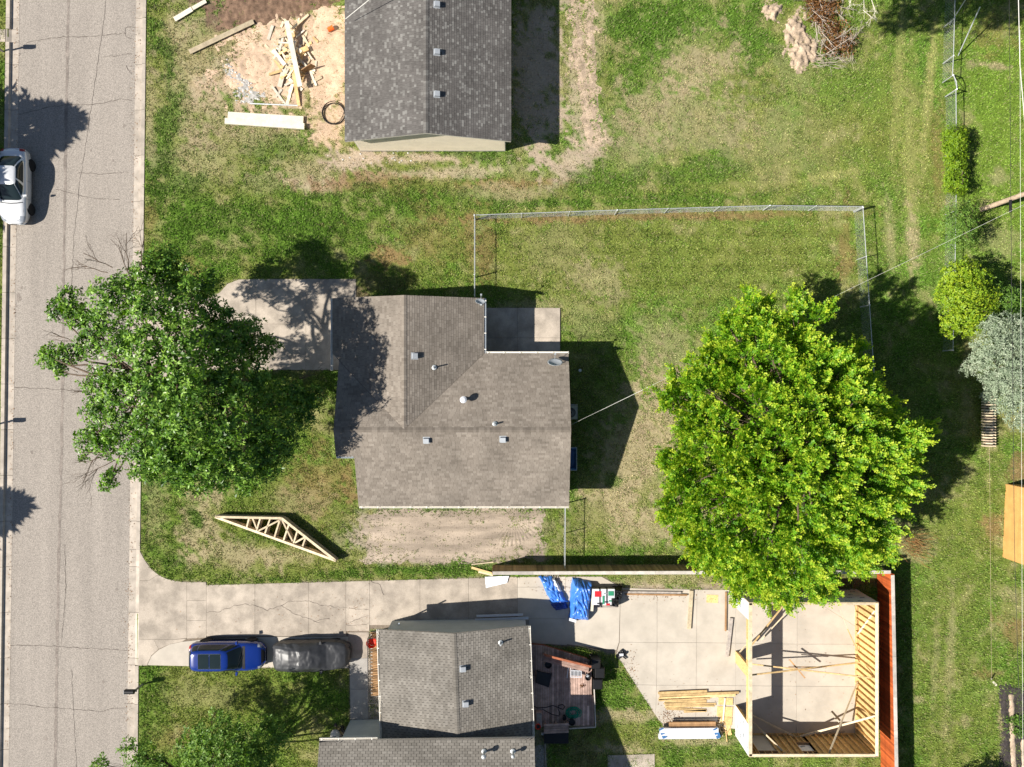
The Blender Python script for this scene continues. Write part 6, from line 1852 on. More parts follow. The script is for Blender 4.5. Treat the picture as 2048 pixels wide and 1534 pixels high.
# silver saloon on the street, nose towards the bottom
st = [(-2.30, .55, .76, .45), (-2.22, .74, .90, .36), (-2.0, .83, .95, .30), (-1.4, .87, .96, .24), (0, .885, .94, .22), (.8, .88, .93, .22), (1.3, .87, .90, .24), (1.8, .83, .83, .26), (2.1, .74, .74, .28), (2.26, .58, .64, .34), (2.33, .40, .56, .40)]
rings = [(.90, -1.86, 1.04, .80), (1.05, -1.66, .74, .75), (1.22, -1.42, .46, .68), (1.36, -1.16, .20, .61), (1.425, -.98, .04, .55)]
cs = Car("car", "silver saloon parked at the left kerb, nose pointing down the street", Q(41, 377, -.095), math.radians(-90.8), st, rings, "paint_silver", .05)
cs.pane("windscreen", -38, 38, .06, .92); cs.pane("rear_window", 142, 218, .06, .92)
for s in (1, -1):
    for a, b in ((44, 84), (88, 128)): cs.pane("side_window", s * a, s * b, .16, .86)
    for x in (-1.38, 1.36): cs.wheel(x, s * .80, .32, .2)
    cs.mirror(.68, s * .82, .98, "paint_silver")
    cs.patch("headlight", 1.88, 2.2, s * .62, s * .96, "lamp_clear", .012); cs.patch("tail_light", -2.26, -2.06, s * .62, s * .97, "lamp_red", .012)
    cs.strip("panel_gap", [cs.top(1.1, s * .88), cs.top(1.6, s * .86), cs.top(2.02, s * .76), cs.top(2.15, s * .4)], .006, "rubber"); cs.strip("panel_gap", [cs.top(-1.85, s * .82), cs.top(-2.14, s * .78), cs.top(-2.2, s * .3)], .006, "rubber")
    for x in (.82, -.28): cs.strip("door_gap", [(x, s * (cs.f(1, x) * .978), cs.f(2, x) - .1), (x, s * (cs.f(1, x) + .004), cs.f(2, x) - .28), (x - .02, s * cs.f(1, x) * .985, .45)], .006, "rubber")
cs.strip("cowl", [cs.top(1.06, -.8), cs.top(1.12, -.4), cs.top(1.14, 0), cs.top(1.12, .4), cs.top(1.06, .8)], .03, "black_plastic", cs.root)

# covered car: cloth draped down to the ground
def cover(u, v):
    x = lerp(-2.36, 2.36, u)
    hw = np.interp(x, [-2.36, -2.3, -2.0, -1.2, 0, 1.2, 1.9, 2.25, 2.36], [.50, .74, .84, .885, .90, .88, .80, .62, .38])
    zt = np.interp(x, [-2.36, -2.3, -2.1, -1.75, -1.2, -.5, .05, .55, 1.0, 1.6, 2.15, 2.32, 2.36], [.55, .86, 1.04, 1.16, 1.36, 1.43, 1.41, 1.24, 1.02, .96, .86, .66, .5])
    roofw = np.interp(x, [-2.36, -1.6, -1.0, .1, .9, 1.6, 2.36], [.8, .72, .62, .60, .78, .86, .8])
    a = (v - .5) * 2
    prof_t = [0, .18, .36, .52, .66, .80, .92, 1.0]
    sh = min(.98, zt * .66 + .14)
    ys = np.interp(abs(a), prof_t, [0, roofw * .55, roofw * .95, (roofw + 1.0) / 2 * 1.0, 1.0, 1.0, .97, .93]) * hw
    zs = np.interp(abs(a), prof_t, [zt + .02, zt + .01, zt - .04, (zt + min(zt - .02, sh)) / 2, min(zt - .06, sh), .52, .28, .12])
    w = (float(fbm(x * 2.2 + 3, a * 3.0, 5, 3)) - .5); fold = math.sin(a * 26 + 7 * w + x * 2.5) * max(0, abs(a) - .32) * .045
    diag = math.sin((x * 3.1 + abs(a) * 7) + 6 * w) * .018 * (1 if -1.7 < x < 1.6 else .5)
    y = math.copysign(ys + fold, a) if a else 0.0
    z = zs + w * .06 + diag * 1.15
    xx = x + (.03 * math.sin(a * 9) if abs(x) > 2.2 else 0)
    return (xx, y, max(.06, z))
m = MB(); m.grid(96, 61, cover)
m.add([cover(0, j / 60) for j in range(61)], [tuple(range(61))]); m.add([cover(1, j / 60) for j in range(61)], [tuple(range(60, -1, -1))])
m.v = [(p[0], p[1], p[2]) for p in m.v]
cv = thing("covered_car", "car hidden under a wrinkled dark grey cover beside the blue crossover", "car", Q(628.5, 1303), math.radians(1.5))
m.build("cover", "car_cover", cv, smooth=True, local=True)
for s in (1, -1):
    m = MB(); m.hexa([(.60, s * .80, .92), (.78, s * .80, .92), (.74, s * 1.0, .93), (.62, s * 1.0, .93)][::s], [(.60, s * .80, 1.08), (.76, s * .80, 1.08), (.72, s * .98, 1.08), (.62, s * .98, 1.08)][::s]); m.build("mirror_bulge", "car_cover", cv, local=True)
    for x in (-1.4, 1.4):
        m = MB(); m.lathe([(.2, -.08), (.32, -.08), (.32, .08), (.2, .08)], (x, s * .76, .32), 18, axis='y'); m.build("wheel", "rubber", cv, local=True)

# ================================================================== roof truss stack on the front lawn
def tp(px, py): return P(px, py, .62)
T0, T1, T2 = tp(430, 1034), tp(563, 1037), tp(671, 1122)
def truss_meshes():
    ch = MB(); out = []
    def beam(a, b, w): m = MB(); m.tone = random.random(); m.beam(a, b, w, .038); return m
    o = T0
    L = lambda p: (p - o) * 1.0
    z0 = Vector((0, 0, 0))
    base = [Vector((p.x - o.x, p.y - o.y, 0)) for p in (T0, T1, T2)]
    parts = [("top_chord", beam(base[0], base[1], .14)), ("top_chord", beam(base[1], base[2], .14)), ("bottom_chord", beam(base[0], base[2], .14))]
    def top(px, py): p = tp(px, py); return Vector((p.x - o.x, p.y - o.y, 0))
    for a, b in (((498, 1037), (493, 1056)), ((505, 1037), (514, 1060)), ((520, 1038), (513, 1062)), ((540, 1038), (530, 1067)), ((563, 1039), (517, 1062)), ((560, 1039), (549, 1074)), ((564, 1041), (585, 1083)), ((577, 1051), (567, 1081)), ((594, 1064), (587, 1087)), ((610, 1075), (590, 1086)), ((611, 1076), (605, 1093))):
        parts.append(("web", beam(top(*a), top(*b), .085)))
    return [(n, m.mesh(n, ["wood_pale"])) for n, m in parts]
tm = truss_meshes()
for i in range(15):
    z = .03 + i * .0415
    t = thing("roof_truss", "topmost pale timber truss of the stack lying on the front lawn" if i == 14 else "timber roof truss stacked flat below the topmost one on the front lawn", "roof truss",
              Vector((T0.x, T0.y, z)) + Vector((random.uniform(-.02, .02), random.uniform(-.02, .02), 0)), random.uniform(-.002, .002), "roof trusses stacked on the lawn")
    for n_, me_ in tm:
        o = bpy.data.objects.new(n_, me_); COL.objects.link(o); o.parent = t; o.location = (0, 0, .002 if n_ == "web" else 0)

# ================================================================== timber and scraps by the north house
def board(name, label, cat, a, b, w, h, mat, group=None, up=(0, 0, 1)):
    m = MB(); m.tone = random.random(); m.beam(a, b, w, h, up=up)
    mid = (Vector(a) + Vector(b)) / 2
    return tag(m.build(name, mat, at=Vector((mid.x, mid.y, 0))), label, cat, group)
GP = "scrap boards in the timber pile"
rr = random.Random(21)
board("plank", "long white plank lying on top of the scrap timber pile", "plank", P(573, 42, .55), P(600, 173, .5), .30, .045, "wood_white")
board("plank", "long yellow board pointing down out of the bottom of the timber pile", "plank", P(584, 130, .35), P(598, 212, .06), .20, .04, "wood_fresh")
board("plank", "narrow yellow board sticking out of the top right of the timber pile", "plank", P(584, 58, .25), P(617, 29, .06), .14, .04, "wood_pale")
board("plank", "wide pale board at the lower left of the timber pile", "plank", P(571, 125, .3), P(559, 174, .08), .28, .04, "wood_white")
board("plank", "pale board slanting across the middle of the timber pile", "plank", P(546, 100, .25), P(570, 130, .35), .24, .04, "wood_white")
board("plank", "short yellow block at the right of the timber pile", "plank", P(593, 105, .3), P(616, 96, .2), .30, .10, "wood_fresh")
board("plank", "yellow off-cut at the left edge of the timber pile", "plank", P(538, 149, .1), P(564, 141, .25), .16, .04, "wood_fresh")
board("plank", "broad brown panel tipped up at the right of the timber pile", "plank", P(606, 143, .15), P(626, 130, .45), .06, .55, "wood_brown")
board("plank", "small yellow off-cut alone at the right of the timber pile near the panel", "plank", P(626, 74, .05), P(636, 84, .05), .13, .04, "wood_fresh")
for i in range(88):
    a = rr.uniform(0, 2 * math.pi); r = abs(rr.gauss(0, 1)); cx, cy = 583 + rr.gauss(0, 17), 118 + rr.gauss(0, 34)
    L = rr.uniform(.3, 1.5); th = rr.gauss(1.25, .75); z = max(.05, .42 - .011 * math.hypot(cx - 582, (cy - 118) * .6) + rr.uniform(-.12, .1))
    d = Vector((math.cos(th), math.sin(th), rr.uniform(-.12, .12))) * L / 2
    c = P(cx, cy, z)
    mt = rr.choice(["wood_pale", "wood_fresh", "wood_pale", "wood_white", "wood_white"]); ww = rr.choice([.09, .14, .14, .19])
    lab = f"{'long' if L > 1.05 else 'short' if L < .65 else 'middling'} {'narrow' if ww < .1 else 'broad'} {dict(wood_pale='pale', wood_fresh='yellow', wood_white='whitish')[mt]} off-cut at the {'upper' if cy < 100 else 'lower' if cy > 138 else 'middle'} {'left' if cx < 582 else 'right'} of the scrap timber pile"
    board("scrap_board", lab, "board", c - d, c + d, ww, .038, mt, GP)
sb = Q(378, 104), Q(508, 42)
board("plank", "long sandy plank on the ground between the soil mound and the timber pile", "plank", P(379, 104, .12), P(507, 43, .14), .30, .05, "wood_pale")
board("plank", "two-piece whitish plank at the top left end of the soil mound", "plank", P(349, 39, .12), P(384, 18, .12), .30, .05, "wood_white")
board("plank", "whitish plank end half buried in the soil mound", "plank", P(385, 17, .12), P(412, 2, .14), .24, .05, "wood_white")
pn = thing("panel_stack", "cream panels stacked on the ground below the timber pile", "panels", P(528, 240, 0))
for a, b, w, z in (((455, 233), (606, 242), .62, .20), ((449, 241), (608, 252), .36, .30)):
    for i in range(3):
        m = MB(); m.tone = .4 + i * .15; m.beam(P(*a, z) - Vector((0, 0, .05 * (3 - i))), P(*b, z) - Vector((0, 0, .05 * (3 - i))), w, .045); m.build("panel", "wood_white", pn)
m = MB(); m.tube([P(500, 207, .06), P(596, 211, .06)], .045, 8); tag(m.build("pipe", "galvanised", at=P(548, 209, 0)), "thin grey metal pipe on the ground above the cream panels", "pipe")
bk = thing("bucket", "orange bucket lying on its side left of the grey roof", "bucket", P(662, 60, 0), math.radians(28))
m = MB(); m.lathe([(.02, -.18), (.13, -.18), (.155, .18), (.165, .18), (.165, .20), (.14, .20), (.12, -.15)], (0, 0, .16), 16, axis='x'); m.build("pail", "orange_plastic", bk, local=True)
m = MB(); m.lathe([(.135, .0), (.135, .01), (.02, .012)], (.185, 0, .16), 16, axis='x'); m.build("opening", "white_plastic", bk, local=True)
def coil(name, label, cat, c, r, turns, pr, mat, seed, z=0.03, wob=.12):
    rr = random.Random(seed); pts = []
    ox, oy = 0, 0
    for i in range(turns * 28 + 1):
        a = 2 * math.pi * i / 28; t = i // 28
        q = r * (1 + wob * math.sin(a * .5 + t) * .6 + rr.uniform(-.012, .012) - .03 * t)
        pts.append(Vector(c) + Vector((q * math.cos(a) + .04 * math.sin(t * 2.1), q * math.sin(a) + .04 * math.cos(t * 1.7), z + pr * 1.8 * t * .6)))
    m = MB(); m.tube(pts, pr, 6); return tag(m.build(name, mat, at=Vector(c)), label, cat)
coil("hose_coil", "loose coil of black pipe on the ground at the left eave of the grey roof", "hose", P(668, 227, 0), .70, 3, .022, "black_plastic", 3, .03, .1)
rng2 = random.Random(6)
def stones(name, label, spots, mat="rubble"):
    """loose lumps too many and too small to pick apart"""
    m = MB()
    for x, y, r in spots:
        n = 7; V = []; m.tone = rng2.random(); c = P(x, y, -.01); ph = rng2.uniform(0, 6)
        for i, (rr_, z) in enumerate(((.75, 0), (1, .35), (.8, .75), (.3, .95))):
            for j in range(n):
                a = 2 * math.pi * j / n + .3 * i + ph; q = rr_ * r * rng2.uniform(.7, 1.25); V.append((c.x + q * math.cos(a), c.y + q * math.sin(a) * .8, c.z + z * r * .7))
        F = [(i * n + j, i * n + (j + 1) % n, (i + 1) * n + (j + 1) % n, (i + 1) * n + j) for i in range(3) for j in range(n)] + [tuple(3 * n + j for j in range(n))]
        m.add(V, F)
    return tag(m.build(name, mat), label, None, None, 'stuff')
stones("rubble", "whitish lump of plaster rubble at the left edge of the sand patch", [(452 + i * 1.55 + rng2.gauss(0, 5), 128 + i * 1.55 + rng2.gauss(0, 5), rng2.uniform(.03, .10)) for i in range(40)] )
stones("rubble", "whitish rubble lump at the lower edge of the sand patch", [(rng2.uniform(470, 525), rng2.uniform(182, 206), rng2.uniform(.03, .09)) for _ in range(40)])
stones("loose_stones", "broken stone lying along the foot of the cream gable wall", [(rng2.uniform(655, 860), rng2.choice([306, 309, 313, 322]) + rng2.uniform(-3, 5), rng2.uniform(.02, .08)) for _ in range(24)])
def flat_patch(name, pts, z, mat, label=None, cat=None):
    m = MB(); m.prism([tuple(P(x, y, 0))[:2] for x, y in pts], -.02, z); o = m.build(name, mat, at=P(*pts[0])); 
    return tag(o, label, cat)

# ================================================================== things against the main house
ac = thing("air_conditioner", "grey air conditioning unit on its pad against the brown house's right wall", "air conditioner", Q(1139, 823))
m = MB(); m.box(Q(1124, 0).x, Q(1155, 0).x, Q(0, 839).y, Q(0, 808).y, 0, .08); m.build("pad", "concrete_grey", ac)
c = Q(1139.5, 824)
m = MB(); m.box(c.x - .38, c.x + .38, c.y - .38, c.y + .38, .10, .82); m.build("case", "ac_grey", ac)
m = MB(); m.lathe([(.30, 0), (.30, .03), (.27, .03), (.27, .012), (.08, .012), (.08, .04), (.01, .05)], (c.x, c.y, .82), 24); fan = m.build("fan_guard", "metal_dark", ac)
for k in range(10):
    a = math.pi * k / 10; m = MB(); m.tube([(c.x - .29 * math.cos(a), c.y - .29 * math.sin(a), .855), (c.x + .29 * math.cos(a), c.y + .29 * math.sin(a), .855)], .006, 4); m.build("guard_wire", "metal_grey", fan)
tb = thing("storage_tub", "blue plastic tub in the shade of the brown house's right wall", "tub", Q(1141, 916))
c = Q(1140, 916); w, l = .36, .68
m = MB()
o_ = [(c.x - w, c.y - l), (c.x + w, c.y - l), (c.x + w, c.y + l), (c.x - w, c.y + l)]
def rect(k, z): return [(c.x + (x - c.x) * k, c.y + (y - c.y) * k, z) for x, y in o_]
m.add(rect(.85, .02) + rect(1, .55) + rect(.9, .55) + rect(.8, .12), [(0, 1, 5, 4), (1, 2, 6, 5), (2, 3, 7, 6), (3, 0, 4, 7), (4, 5, 9, 8), (5, 6, 10, 9), (6, 7, 11, 10), (7, 4, 8, 11), (8, 9, 13, 12), (9, 10, 14, 13), (10, 11, 15, 14), (11, 8, 12, 15), (12, 13, 14, 15), (3, 2, 1, 0)]); m.build("tub", "tote_blue", tb)
m = MB()
r0 = rect(1.03, .55)
for i in range(4): m.tube([r0[i], r0[(i + 1) % 4]], .025, 6)
m.build("rim", "dish_grey", tb)
cover_ = thing("utility_cover", "round pale cap set in the lawn left of the driveway", "cover", P(374, 536, 0))
m = MB(); m.lathe([(.19, 0), (.19, .05), (.17, .065), (.01, .07)], P(374, 536, 0), 20); m.build("cap", "white_paint", cover_)
m = MB(); m.lathe([(.10, 0), (.10, .05), (.01, .08)], P(1160, 741, 0), 14); tag(m.build("clean_out_cap", "white_plastic", at=P(1160, 741, 0)), "small white round cap on the shaded ground right of the brown house", "cap")

# mailboxes
def mailbox(label, base, dirx, mat="black_plastic", h=1.05):
    t = thing("mailbox", label, "mailbox", base, 0, "mailboxes along the street"); b = Vector(base)
    m = MB(); m.beam(b, b + Vector((0, 0, h)), .09, .09, up=(0, 1, 0)); m.build("post", "wood_grey", t)
    m = MB(); m.beam(b + Vector((-.15 * dirx, 0, h - .03)), b + Vector((.50 * dirx, 0, h - .03)), .09, .05); m.build("arm", "wood_grey", t)
    m = MB(); V = []; n = 9
    for x in (-.05 * dirx, .52 * dirx):
        for k in range(n):
            a = math.pi * k / (n - 1); V.append((b.x + x, b.y + .13 * math.cos(a), b.z + h + .12 + .11 * math.sin(a)))
        V += [(b.x + x, b.y - .13, b.z + h), (b.x + x, b.y + .13, b.z + h)]
    q = n + 2
    m.add(V, [(i, (i + 1) % q, q + (i + 1) % q, q + i) for i in range(q)] + [tuple(range(q)), tuple(range(2 * q - 1, q - 1, -1))]); bx = m.build("box", mat, t)
    m = MB(); m.box(b.x + .525 * dirx, b.x + .545 * dirx, b.y - .12, b.y + .12, b.z + h + .01, b.z + h + .20); m.build("door", "dish_grey", t)
    return t
mailbox("black mailbox leaning over the kerb beside the lower front lawn", Q(286, 1368), -1)
mailbox("mailbox at the left edge near the top, only its shadow on the street", Q(6, 103), 1)
mailbox("mailbox across the street opposite the driveway tree", Q(-14, 851), 1)

# ================================================================== yard slab: tarps, packs, timber
def drape(name, label, cat, corners, h, mat, seed, group=None, wr=.05, nu=34, nv=22, fold=9, parts=()):
    """cloth over a heap; corners are four site points in order"""
    c = [Vector(q) for q in corners]; root = thing(name, label, cat, (c[0] + c[2]) / 2, 0, group)
    def f(u, v):
        p = c[0].lerp(c[1], u).lerp(c[3].lerp(c[2], u), v)
        e = min(u, 1 - u, v, 1 - v) * 2
        hh = h * min(1, e * 3.2) ** .7 * (.75 + .5 * float(fbm(u * 3 + seed, v * 3, seed, 3)))
        r = abs(math.sin(fold * (v + .25 * math.sin(u * 5 + seed)) * math.pi + 3 * float(fbm(u * 4, v * 4, seed + 3, 3))))
        j = (float(fbm(u * 6 + 9, v * 6, seed + 8, 3)) - .5) * .22 * (1 - min(1, e * 4))
        return (p.x + j, p.y + j * .7, .035 + hh + wr * (r - .5) * (.4 + e) + .03 * (float(fbm(u * 14, v * 14, seed + 5, 2)) - .5))
    m = MB(); m.grid(nu, nv, f); o = m.build("sheet", mat, root, smooth=False)
    sm = o.modifiers.new("thick", 'SOLIDIFY'); sm.thickness = .01
    return root
t1 = drape("tarpaulin", "long narrow blue tarpaulin with white lining showing at its top", "tarpaulin", [P(1077, 1154, .2), P(1104, 1153, .2), P(1136, 1206, .2), P(1104, 1210, .2)], .30, "tarp_blue", 3, "blue tarpaulins on the slab", .10, 24, 40, 3)
t1b = drape("tarpaulin", "dark blue folded end of tarpaulin in the house shadow", "tarpaulin", [P(1100, 1202, .2), P(1130, 1199, .2), P(1137, 1217, .15), P(1112, 1222, .15)], .2, "tarp_dark", 13, "blue tarpaulins on the slab", .06, 16, 16, 4)
t1c = drape("cloth", "crumpled white cloth beside the top of the narrow blue tarpaulin", "cloth", [P(1094, 1157, .3), P(1110, 1156, .3), P(1124, 1186, .3), P(1112, 1186, .3)], .26, "tarp_white", 23, None, .10, 12, 20, 3)
t2 = drape("tarpaulin", "broad blue tarpaulin over a pallet beside the printed packs", "tarpaulin", [P(1145, 1157, .3), P(1186, 1164, .3), P(1178, 1243, .3), P(1138, 1240, .3)], .62, "tarp_blue", 6, "blue tarpaulins on the slab", .09, 36, 44, 5)
m = MB(); m.beam(P(1186, 1182, .3), P(1183, 1220, .3), .16, .45); tag(m.build("timber_stack", "wood_white", at=P(1185, 1200, 0)), "narrow pale timber edge sticking out right of the broad blue tarpaulin", "timber")
c_ = [P(1137, 1236, .25), P(1150, 1240, .25)]
m = MB(); m.beam(P(1138, 1237, .2), P(1152, 1241, .2), .18, .3); tag(m.build("carton", "white_plastic", at=P(1145, 1238, 0)), "white carton corner peeking out at the bottom left of the broad tarpaulin", "carton")
pk = thing("shingle_pallet", "white printed packs with red and green marks stacked on the slab", "packs", P(1209, 1200, 0))
for r_ in range(2):
    for q in range(3):
        for zz in range(2):
            a = P(lerp(1193, 1221, q / 2) , 1186 + r_ * 16, .35 + zz * .3)
            m = MB(); m.tone = random.random(); m.box(a.x - .26, a.x + .26, a.y - .24, a.y + .24, .06 + zz * .30, .34 + zz * .30); m.build("pack", "white_plastic", pk)
for x, y, w, h, mt in ((1196, 1188, .40, .34, "print_red"), (1222, 1187, .34, .28, "print_green"), (1207, 1200, .12, .5, "print_green"), (1203, 1210, .10, .3, "metal_dark"), (1216, 1209, .22, .12, "print_red"), (1213, 1204, .2, .08, "metal_dark"), (1211, 1187, .2, .06, "metal_grey"), (1222, 1202, .26, .08, "print_green"), (1197, 1207, .16, .08, "metal_dark")):
    a = P(x, y, .66); m = MB(); m.beam(a - Vector((w / 2, 0, 0)) + Vector((0, 0, -.005)), a + Vector((w / 2, 0, -.005)), h, .012); m.build("print", mt, pk)
m = MB(); a = P(1208, 1197, 0)
for dy in (-.5, 0, .5): m.box(a.x - .85, a.x + .85, a.y + dy - .05, a.y + dy + .05, 0.03, .058)
m.build("pallet", "wood_grey", pk)
for x, y, w, d, h, l in ((1236, 1184, .5, .7, .55, "black plastic bale at the right of the printed packs"), (1229, 1200, .5, .3, .66, "black wrapped bundle lying against the right of the printed packs")):
    drape("bale", l, "bale", [P(x - 10, y - 10, .3), P(x + 9, y - 9, .3), P(x + 8, y + 13, .3), P(x - 9, y + 12, .3)], h, "black_plastic", int(x), "black bales beside the packs", .1, 14, 16, 4)
rk = thing("black_bag", "black and white torn bag at the corner of the grass and slab", "bag", P(1240, 1306, 0))
g = np.random.default_rng(3)
m = MB(); m.grid(10, 10, lambda u, v: tuple(P(lerp(1233, 1251, u) + 3 * math.sin(7 * v), lerp(1300, 1314, v) + 3 * math.sin(9 * u), 0) + Vector((0, 0, .05 + .16 * float(fbm(u * 4, v * 4, 8, 3)))))); m.build("film", "black_plastic", rk)
m = MB(); m.grid(6, 6, lambda u, v: tuple(P(lerp(1238, 1246, u), lerp(1305, 1310, v), 0) + Vector((0, 0, .16 + .05 * float(fbm(u * 4, v * 4, 9, 3)))))); m.build("tear", "white_plastic", rk)
for i, (pts, lab) in enumerate(((((970, 1153), (1018, 1151), (1014, 1165), (972, 1175)), "white sheet lying on the driveway below the wooden fence end"),)):
    m = MB(); c = [P(*q) for q in pts]
    m.grid(14, 8, lambda u, v: tuple(c[0].lerp(c[1], u).lerp(c[3].lerp(c[2], u), v) + Vector((0, 0, .06 + .05 * float(fbm(u * 6, v * 4, 2, 3))))))
    o = m.build("sheet", "tarp_white", at=c[0]); sm = o.modifiers.new("thick", 'SOLIDIFY'); sm.thickness = .012; tag(o, lab, "sheet")
for i, (a, b, w, lab) in enumerate((((953, 1232), (1046, 1229), .14, "uppermost"), ((950, 1240), (1057, 1236), .16, "middle"), ((948, 1246), (1050, 1242), .12, "lowest"))):
    board("trim_strip", f"{lab} of the three white trim strips leaning by the small house wall", "trim strip", P(*a, .35 - .08 * i), P(*b, .35 - .08 * i), w, .03, "white_plastic", "white trim strips by the small house")
for a, b, w, mat, lab in (((943, 1129), (987, 1124), .07, "wood_pale", "upper thin yellow board at the left end of the wooden fence"), ((943, 1135), (984, 1147), .14, "wood_fresh", "lower yellow board at the left end of the wooden fence"), ((957, 1143), (986, 1150), .14, "wood_pale", "short pale board under the left end of the wooden fence")):
    board("scrap_board", lab, "board", P(*a, .08), P(*b, .14), w, .04, mat, "yellow boards at the fence end")
rr = random.Random(40)
for x in range(1088, 1120, 3): board("scrap_board", "short dark stake among sticks at the fence above the tarpaulin", "stick", P(x, 1148 + rr.uniform(-2, 3), .05), P(x + rr.uniform(-5, 6), 1158 + rr.uniform(-3, 4), .08), .03, .03, "wood_grey", "sticks above the tarpaulins")
for a, b, w, mat, lab in (((1246, 1184), (1362, 1185), .12, "wood_grey", "upper grey pipe-like timber along the top edge of the pale slab"), ((1250, 1188), (1374, 1190), .10, "wood_brown", "thin brown timber along the top edge of the pale slab"),
                          ((1383, 1181), (1378, 1258), .22, "wood_pale", "pale beam lying upright in view on the slab left of the garage"), ((1463, 1236), (1454, 1313), .20, "wood_grey", "weathered grey beam beside the garage opening"), ((1452, 1184), (1451, 1262), .08, "wood_brown", "thin dark board standing on edge near the garage's top left corner")):
    board("beam", lab, "beam", P(*a, .1), P(*b, .1), w, .10, mat)
board("board", "square chipboard off-cut near the top edge of the pale slab", "board", P(1413, 1197, .03), P(1436, 1198, .03), .50, .02, "osb")
BD = [((1316, 1386), (1414, 1382)), ((1319, 1391), (1478, 1385)), ((1318, 1397), (1471, 1390)), ((1317, 1400), (1420, 1396)), ((1330, 1404), (1413, 1402)), ((1328, 1407), (1432, 1408)), ((1330, 1413), (1428, 1411)), ((1333, 1417), (1412, 1420)), ((1368, 1423), (1413, 1421))]
nm = ["first", "second", "third", "fourth", "fifth", "sixth", "seventh", "eighth", "ninth"]
for i, (a, b) in enumerate(BD): board("lumber", f"{nm[i]} from the top of the loose yellow boards laid left of the garage", "board", P(*a, .14 if i < 4 else .05), P(*b, .14 if i < 4 else .05), .15, .05, "wood_fresh", "loose yellow boards on the slab")
for a, b, w, lab in (((1437, 1402), (1466, 1403), .45, "upper chipboard sheet in the row beside the garage's lower opening"), ((1434, 1422), (1465, 1424), .62, "middle chipboard sheet in the row beside the garage's lower opening"), ((1436, 1440), (1464, 1443), .5, "lowest chipboard sheet in the row beside the garage's lower opening"), ((1451, 1430), (1460, 1470), .24, "slanted chipboard strip lying over the chipboard sheets")):
    board("board", lab, "board", P(*a, .04), P(*b, .07), w, .02, "osb", "chipboard pieces by the garage")
board("board", "narrow white stick lying across the chipboard sheets", "board", P(1450, 1396, .1), P(1446, 1441, .1), .09, .03, "wood_white")
for i in range(4): board("lumber", f"{['topmost', 'second', 'third', 'lowest'][i]} brown board in the bundle above the white cartons", "board", P(1338, 1446 + i * 3.6, .42 - .06 * i), P(1431, 1445 + i * 3.6, .42 - .06 * i), .12, .10, "wood_brown", "brown boards above the cartons")
rr = random.Random(50)
for i in range(26): board("scrap_board", "small splinter among the off-cuts below the chipboard sheets", "board", P(1432 + rr.gauss(0, 5) + i * .8, 1452 + rr.gauss(0, 9), .05), P(1432 + rr.gauss(0, 6) + i * .8, 1458 + rr.gauss(0, 9), .08), .05, .02, rr.choice(["wood_brown", "wood_pale", "osb"]), "off-cuts beside the cartons")
ct = thing("siding_cartons", "long white siding cartons stacked at the lower edge of the pale slab", "cartons", P(1378, 1466, 0))
for a, b, w, z, mat in (((1320, 1460), (1436, 1459), .28, .42, "white_plastic"), ((1319, 1466), (1434, 1466), .26, .36, "white_plastic"), ((1317, 1472), (1438, 1471), .30, .22, "white_plastic")):
    m = MB(); m.tone = random.random(); m.beam(P(*a, z), P(*b, z), w, .2); m.build("carton", mat, ct)
for x in (1322, 1430): m = MB(); m.beam(P(x, 1457, .53), P(x + 8, 1476, .40), .28, .015); m.build("strap", "tote_blue", ct)
m = MB(); m.beam(P(1378, 1456, .1), P(1378, 1476, .1), .1, .15); m.build("bearer", "wood_grey", ct)

# ================================================================== deck things
def pot(label, px, py, r, soil=True, z=DZ, mat="black_plastic"):
    t = thing("plant_pot", label, "pot", P(px, py, z), 0, "black pots on the deck"); c = P(px, py, z)
    m = MB(); m.lathe([(r * .72, 0), (r, .30), (r * 1.08, .30), (r * 1.08, .34), (r * .93, .34), (r * .86, .25)], c, 20); m.build("pot", mat, t)
    m = MB(); m.lathe([(r * .86, .24), (.01, .25)], c, 20); m.build("soil", "mulch" if soil else "black_plastic", t)
    return t
pot("black pot on the bench corner left of the other pots", 1160, 1328, .17, z=DZ + .05)
pot("upper right black pot of the three in the deck's sunny corner", 1175, 1333, .18)
pt_ = pot("lower right black pot in the deck's sunny corner with a pale top", 1175, 1351, .17); c = P(1175, 1351, DZ + .26); m = MB(); m.lathe([(.10, 0), (.10, .03), (.03, .05)], c, 14); m.build("lid", "dish_grey", pt_)
pot("black bucket in the shade at the right end of the low bench", 1143, 1440, .19)
pot("small black pot above the low bench in the shade", 1128, 1432, .12); pot("round dark pot in the shade by the slanted bench", 1096, 1326, .2)
cr = thing("crate_rack", "white wire crates standing in the sun on the deck", "crate", P(1151, 1340, DZ))
for x0, y0, x1, y1, z in ((1141, 1328, 1166, 1341, .02), (1141, 1341, 1163, 1355, .12)):
    fr = MB(); q = [P(x0, y0, DZ + z + .2), P(x1, y0 + 1, DZ + z + .2), P(x1, y1, DZ + z + .2), P(x0, y1 - 1, DZ + z + .2)]
    for i in range(4): fr.beam(q[i], q[(i + 1) % 4], .035, .03); fr.beam(q[i], q[i] - Vector((0, 0, .2)), .03, .03, up=(0, 1, 0))
    f_ = fr.build("frame", "white_plastic", cr)
    for i in range(1, 8):
        a = q[0].lerp(q[1], i / 8); b = q[3].lerp(q[2], i / 8); m = MB(); m.beam(a - Vector((0, 0, .02)), b - Vector((0, 0, .02)), .03, .02); m.build("slat", "white_plastic", f_)
    m = MB(); c = (q[0] + q[2]) / 2; m.beam(q[0].lerp(q[3], .5) - Vector((0, 0, .12)), q[1].lerp(q[2], .5) - Vector((0, 0, .12)), .3, .02); m.build("tray", "black_plastic", f_)
board("white_stick", "short white stick lying left of the wire crates on the deck", "stick", P(1137, 1332, DZ + .05), P(1134, 1356, DZ + .05), .05, .03, "white_plastic")
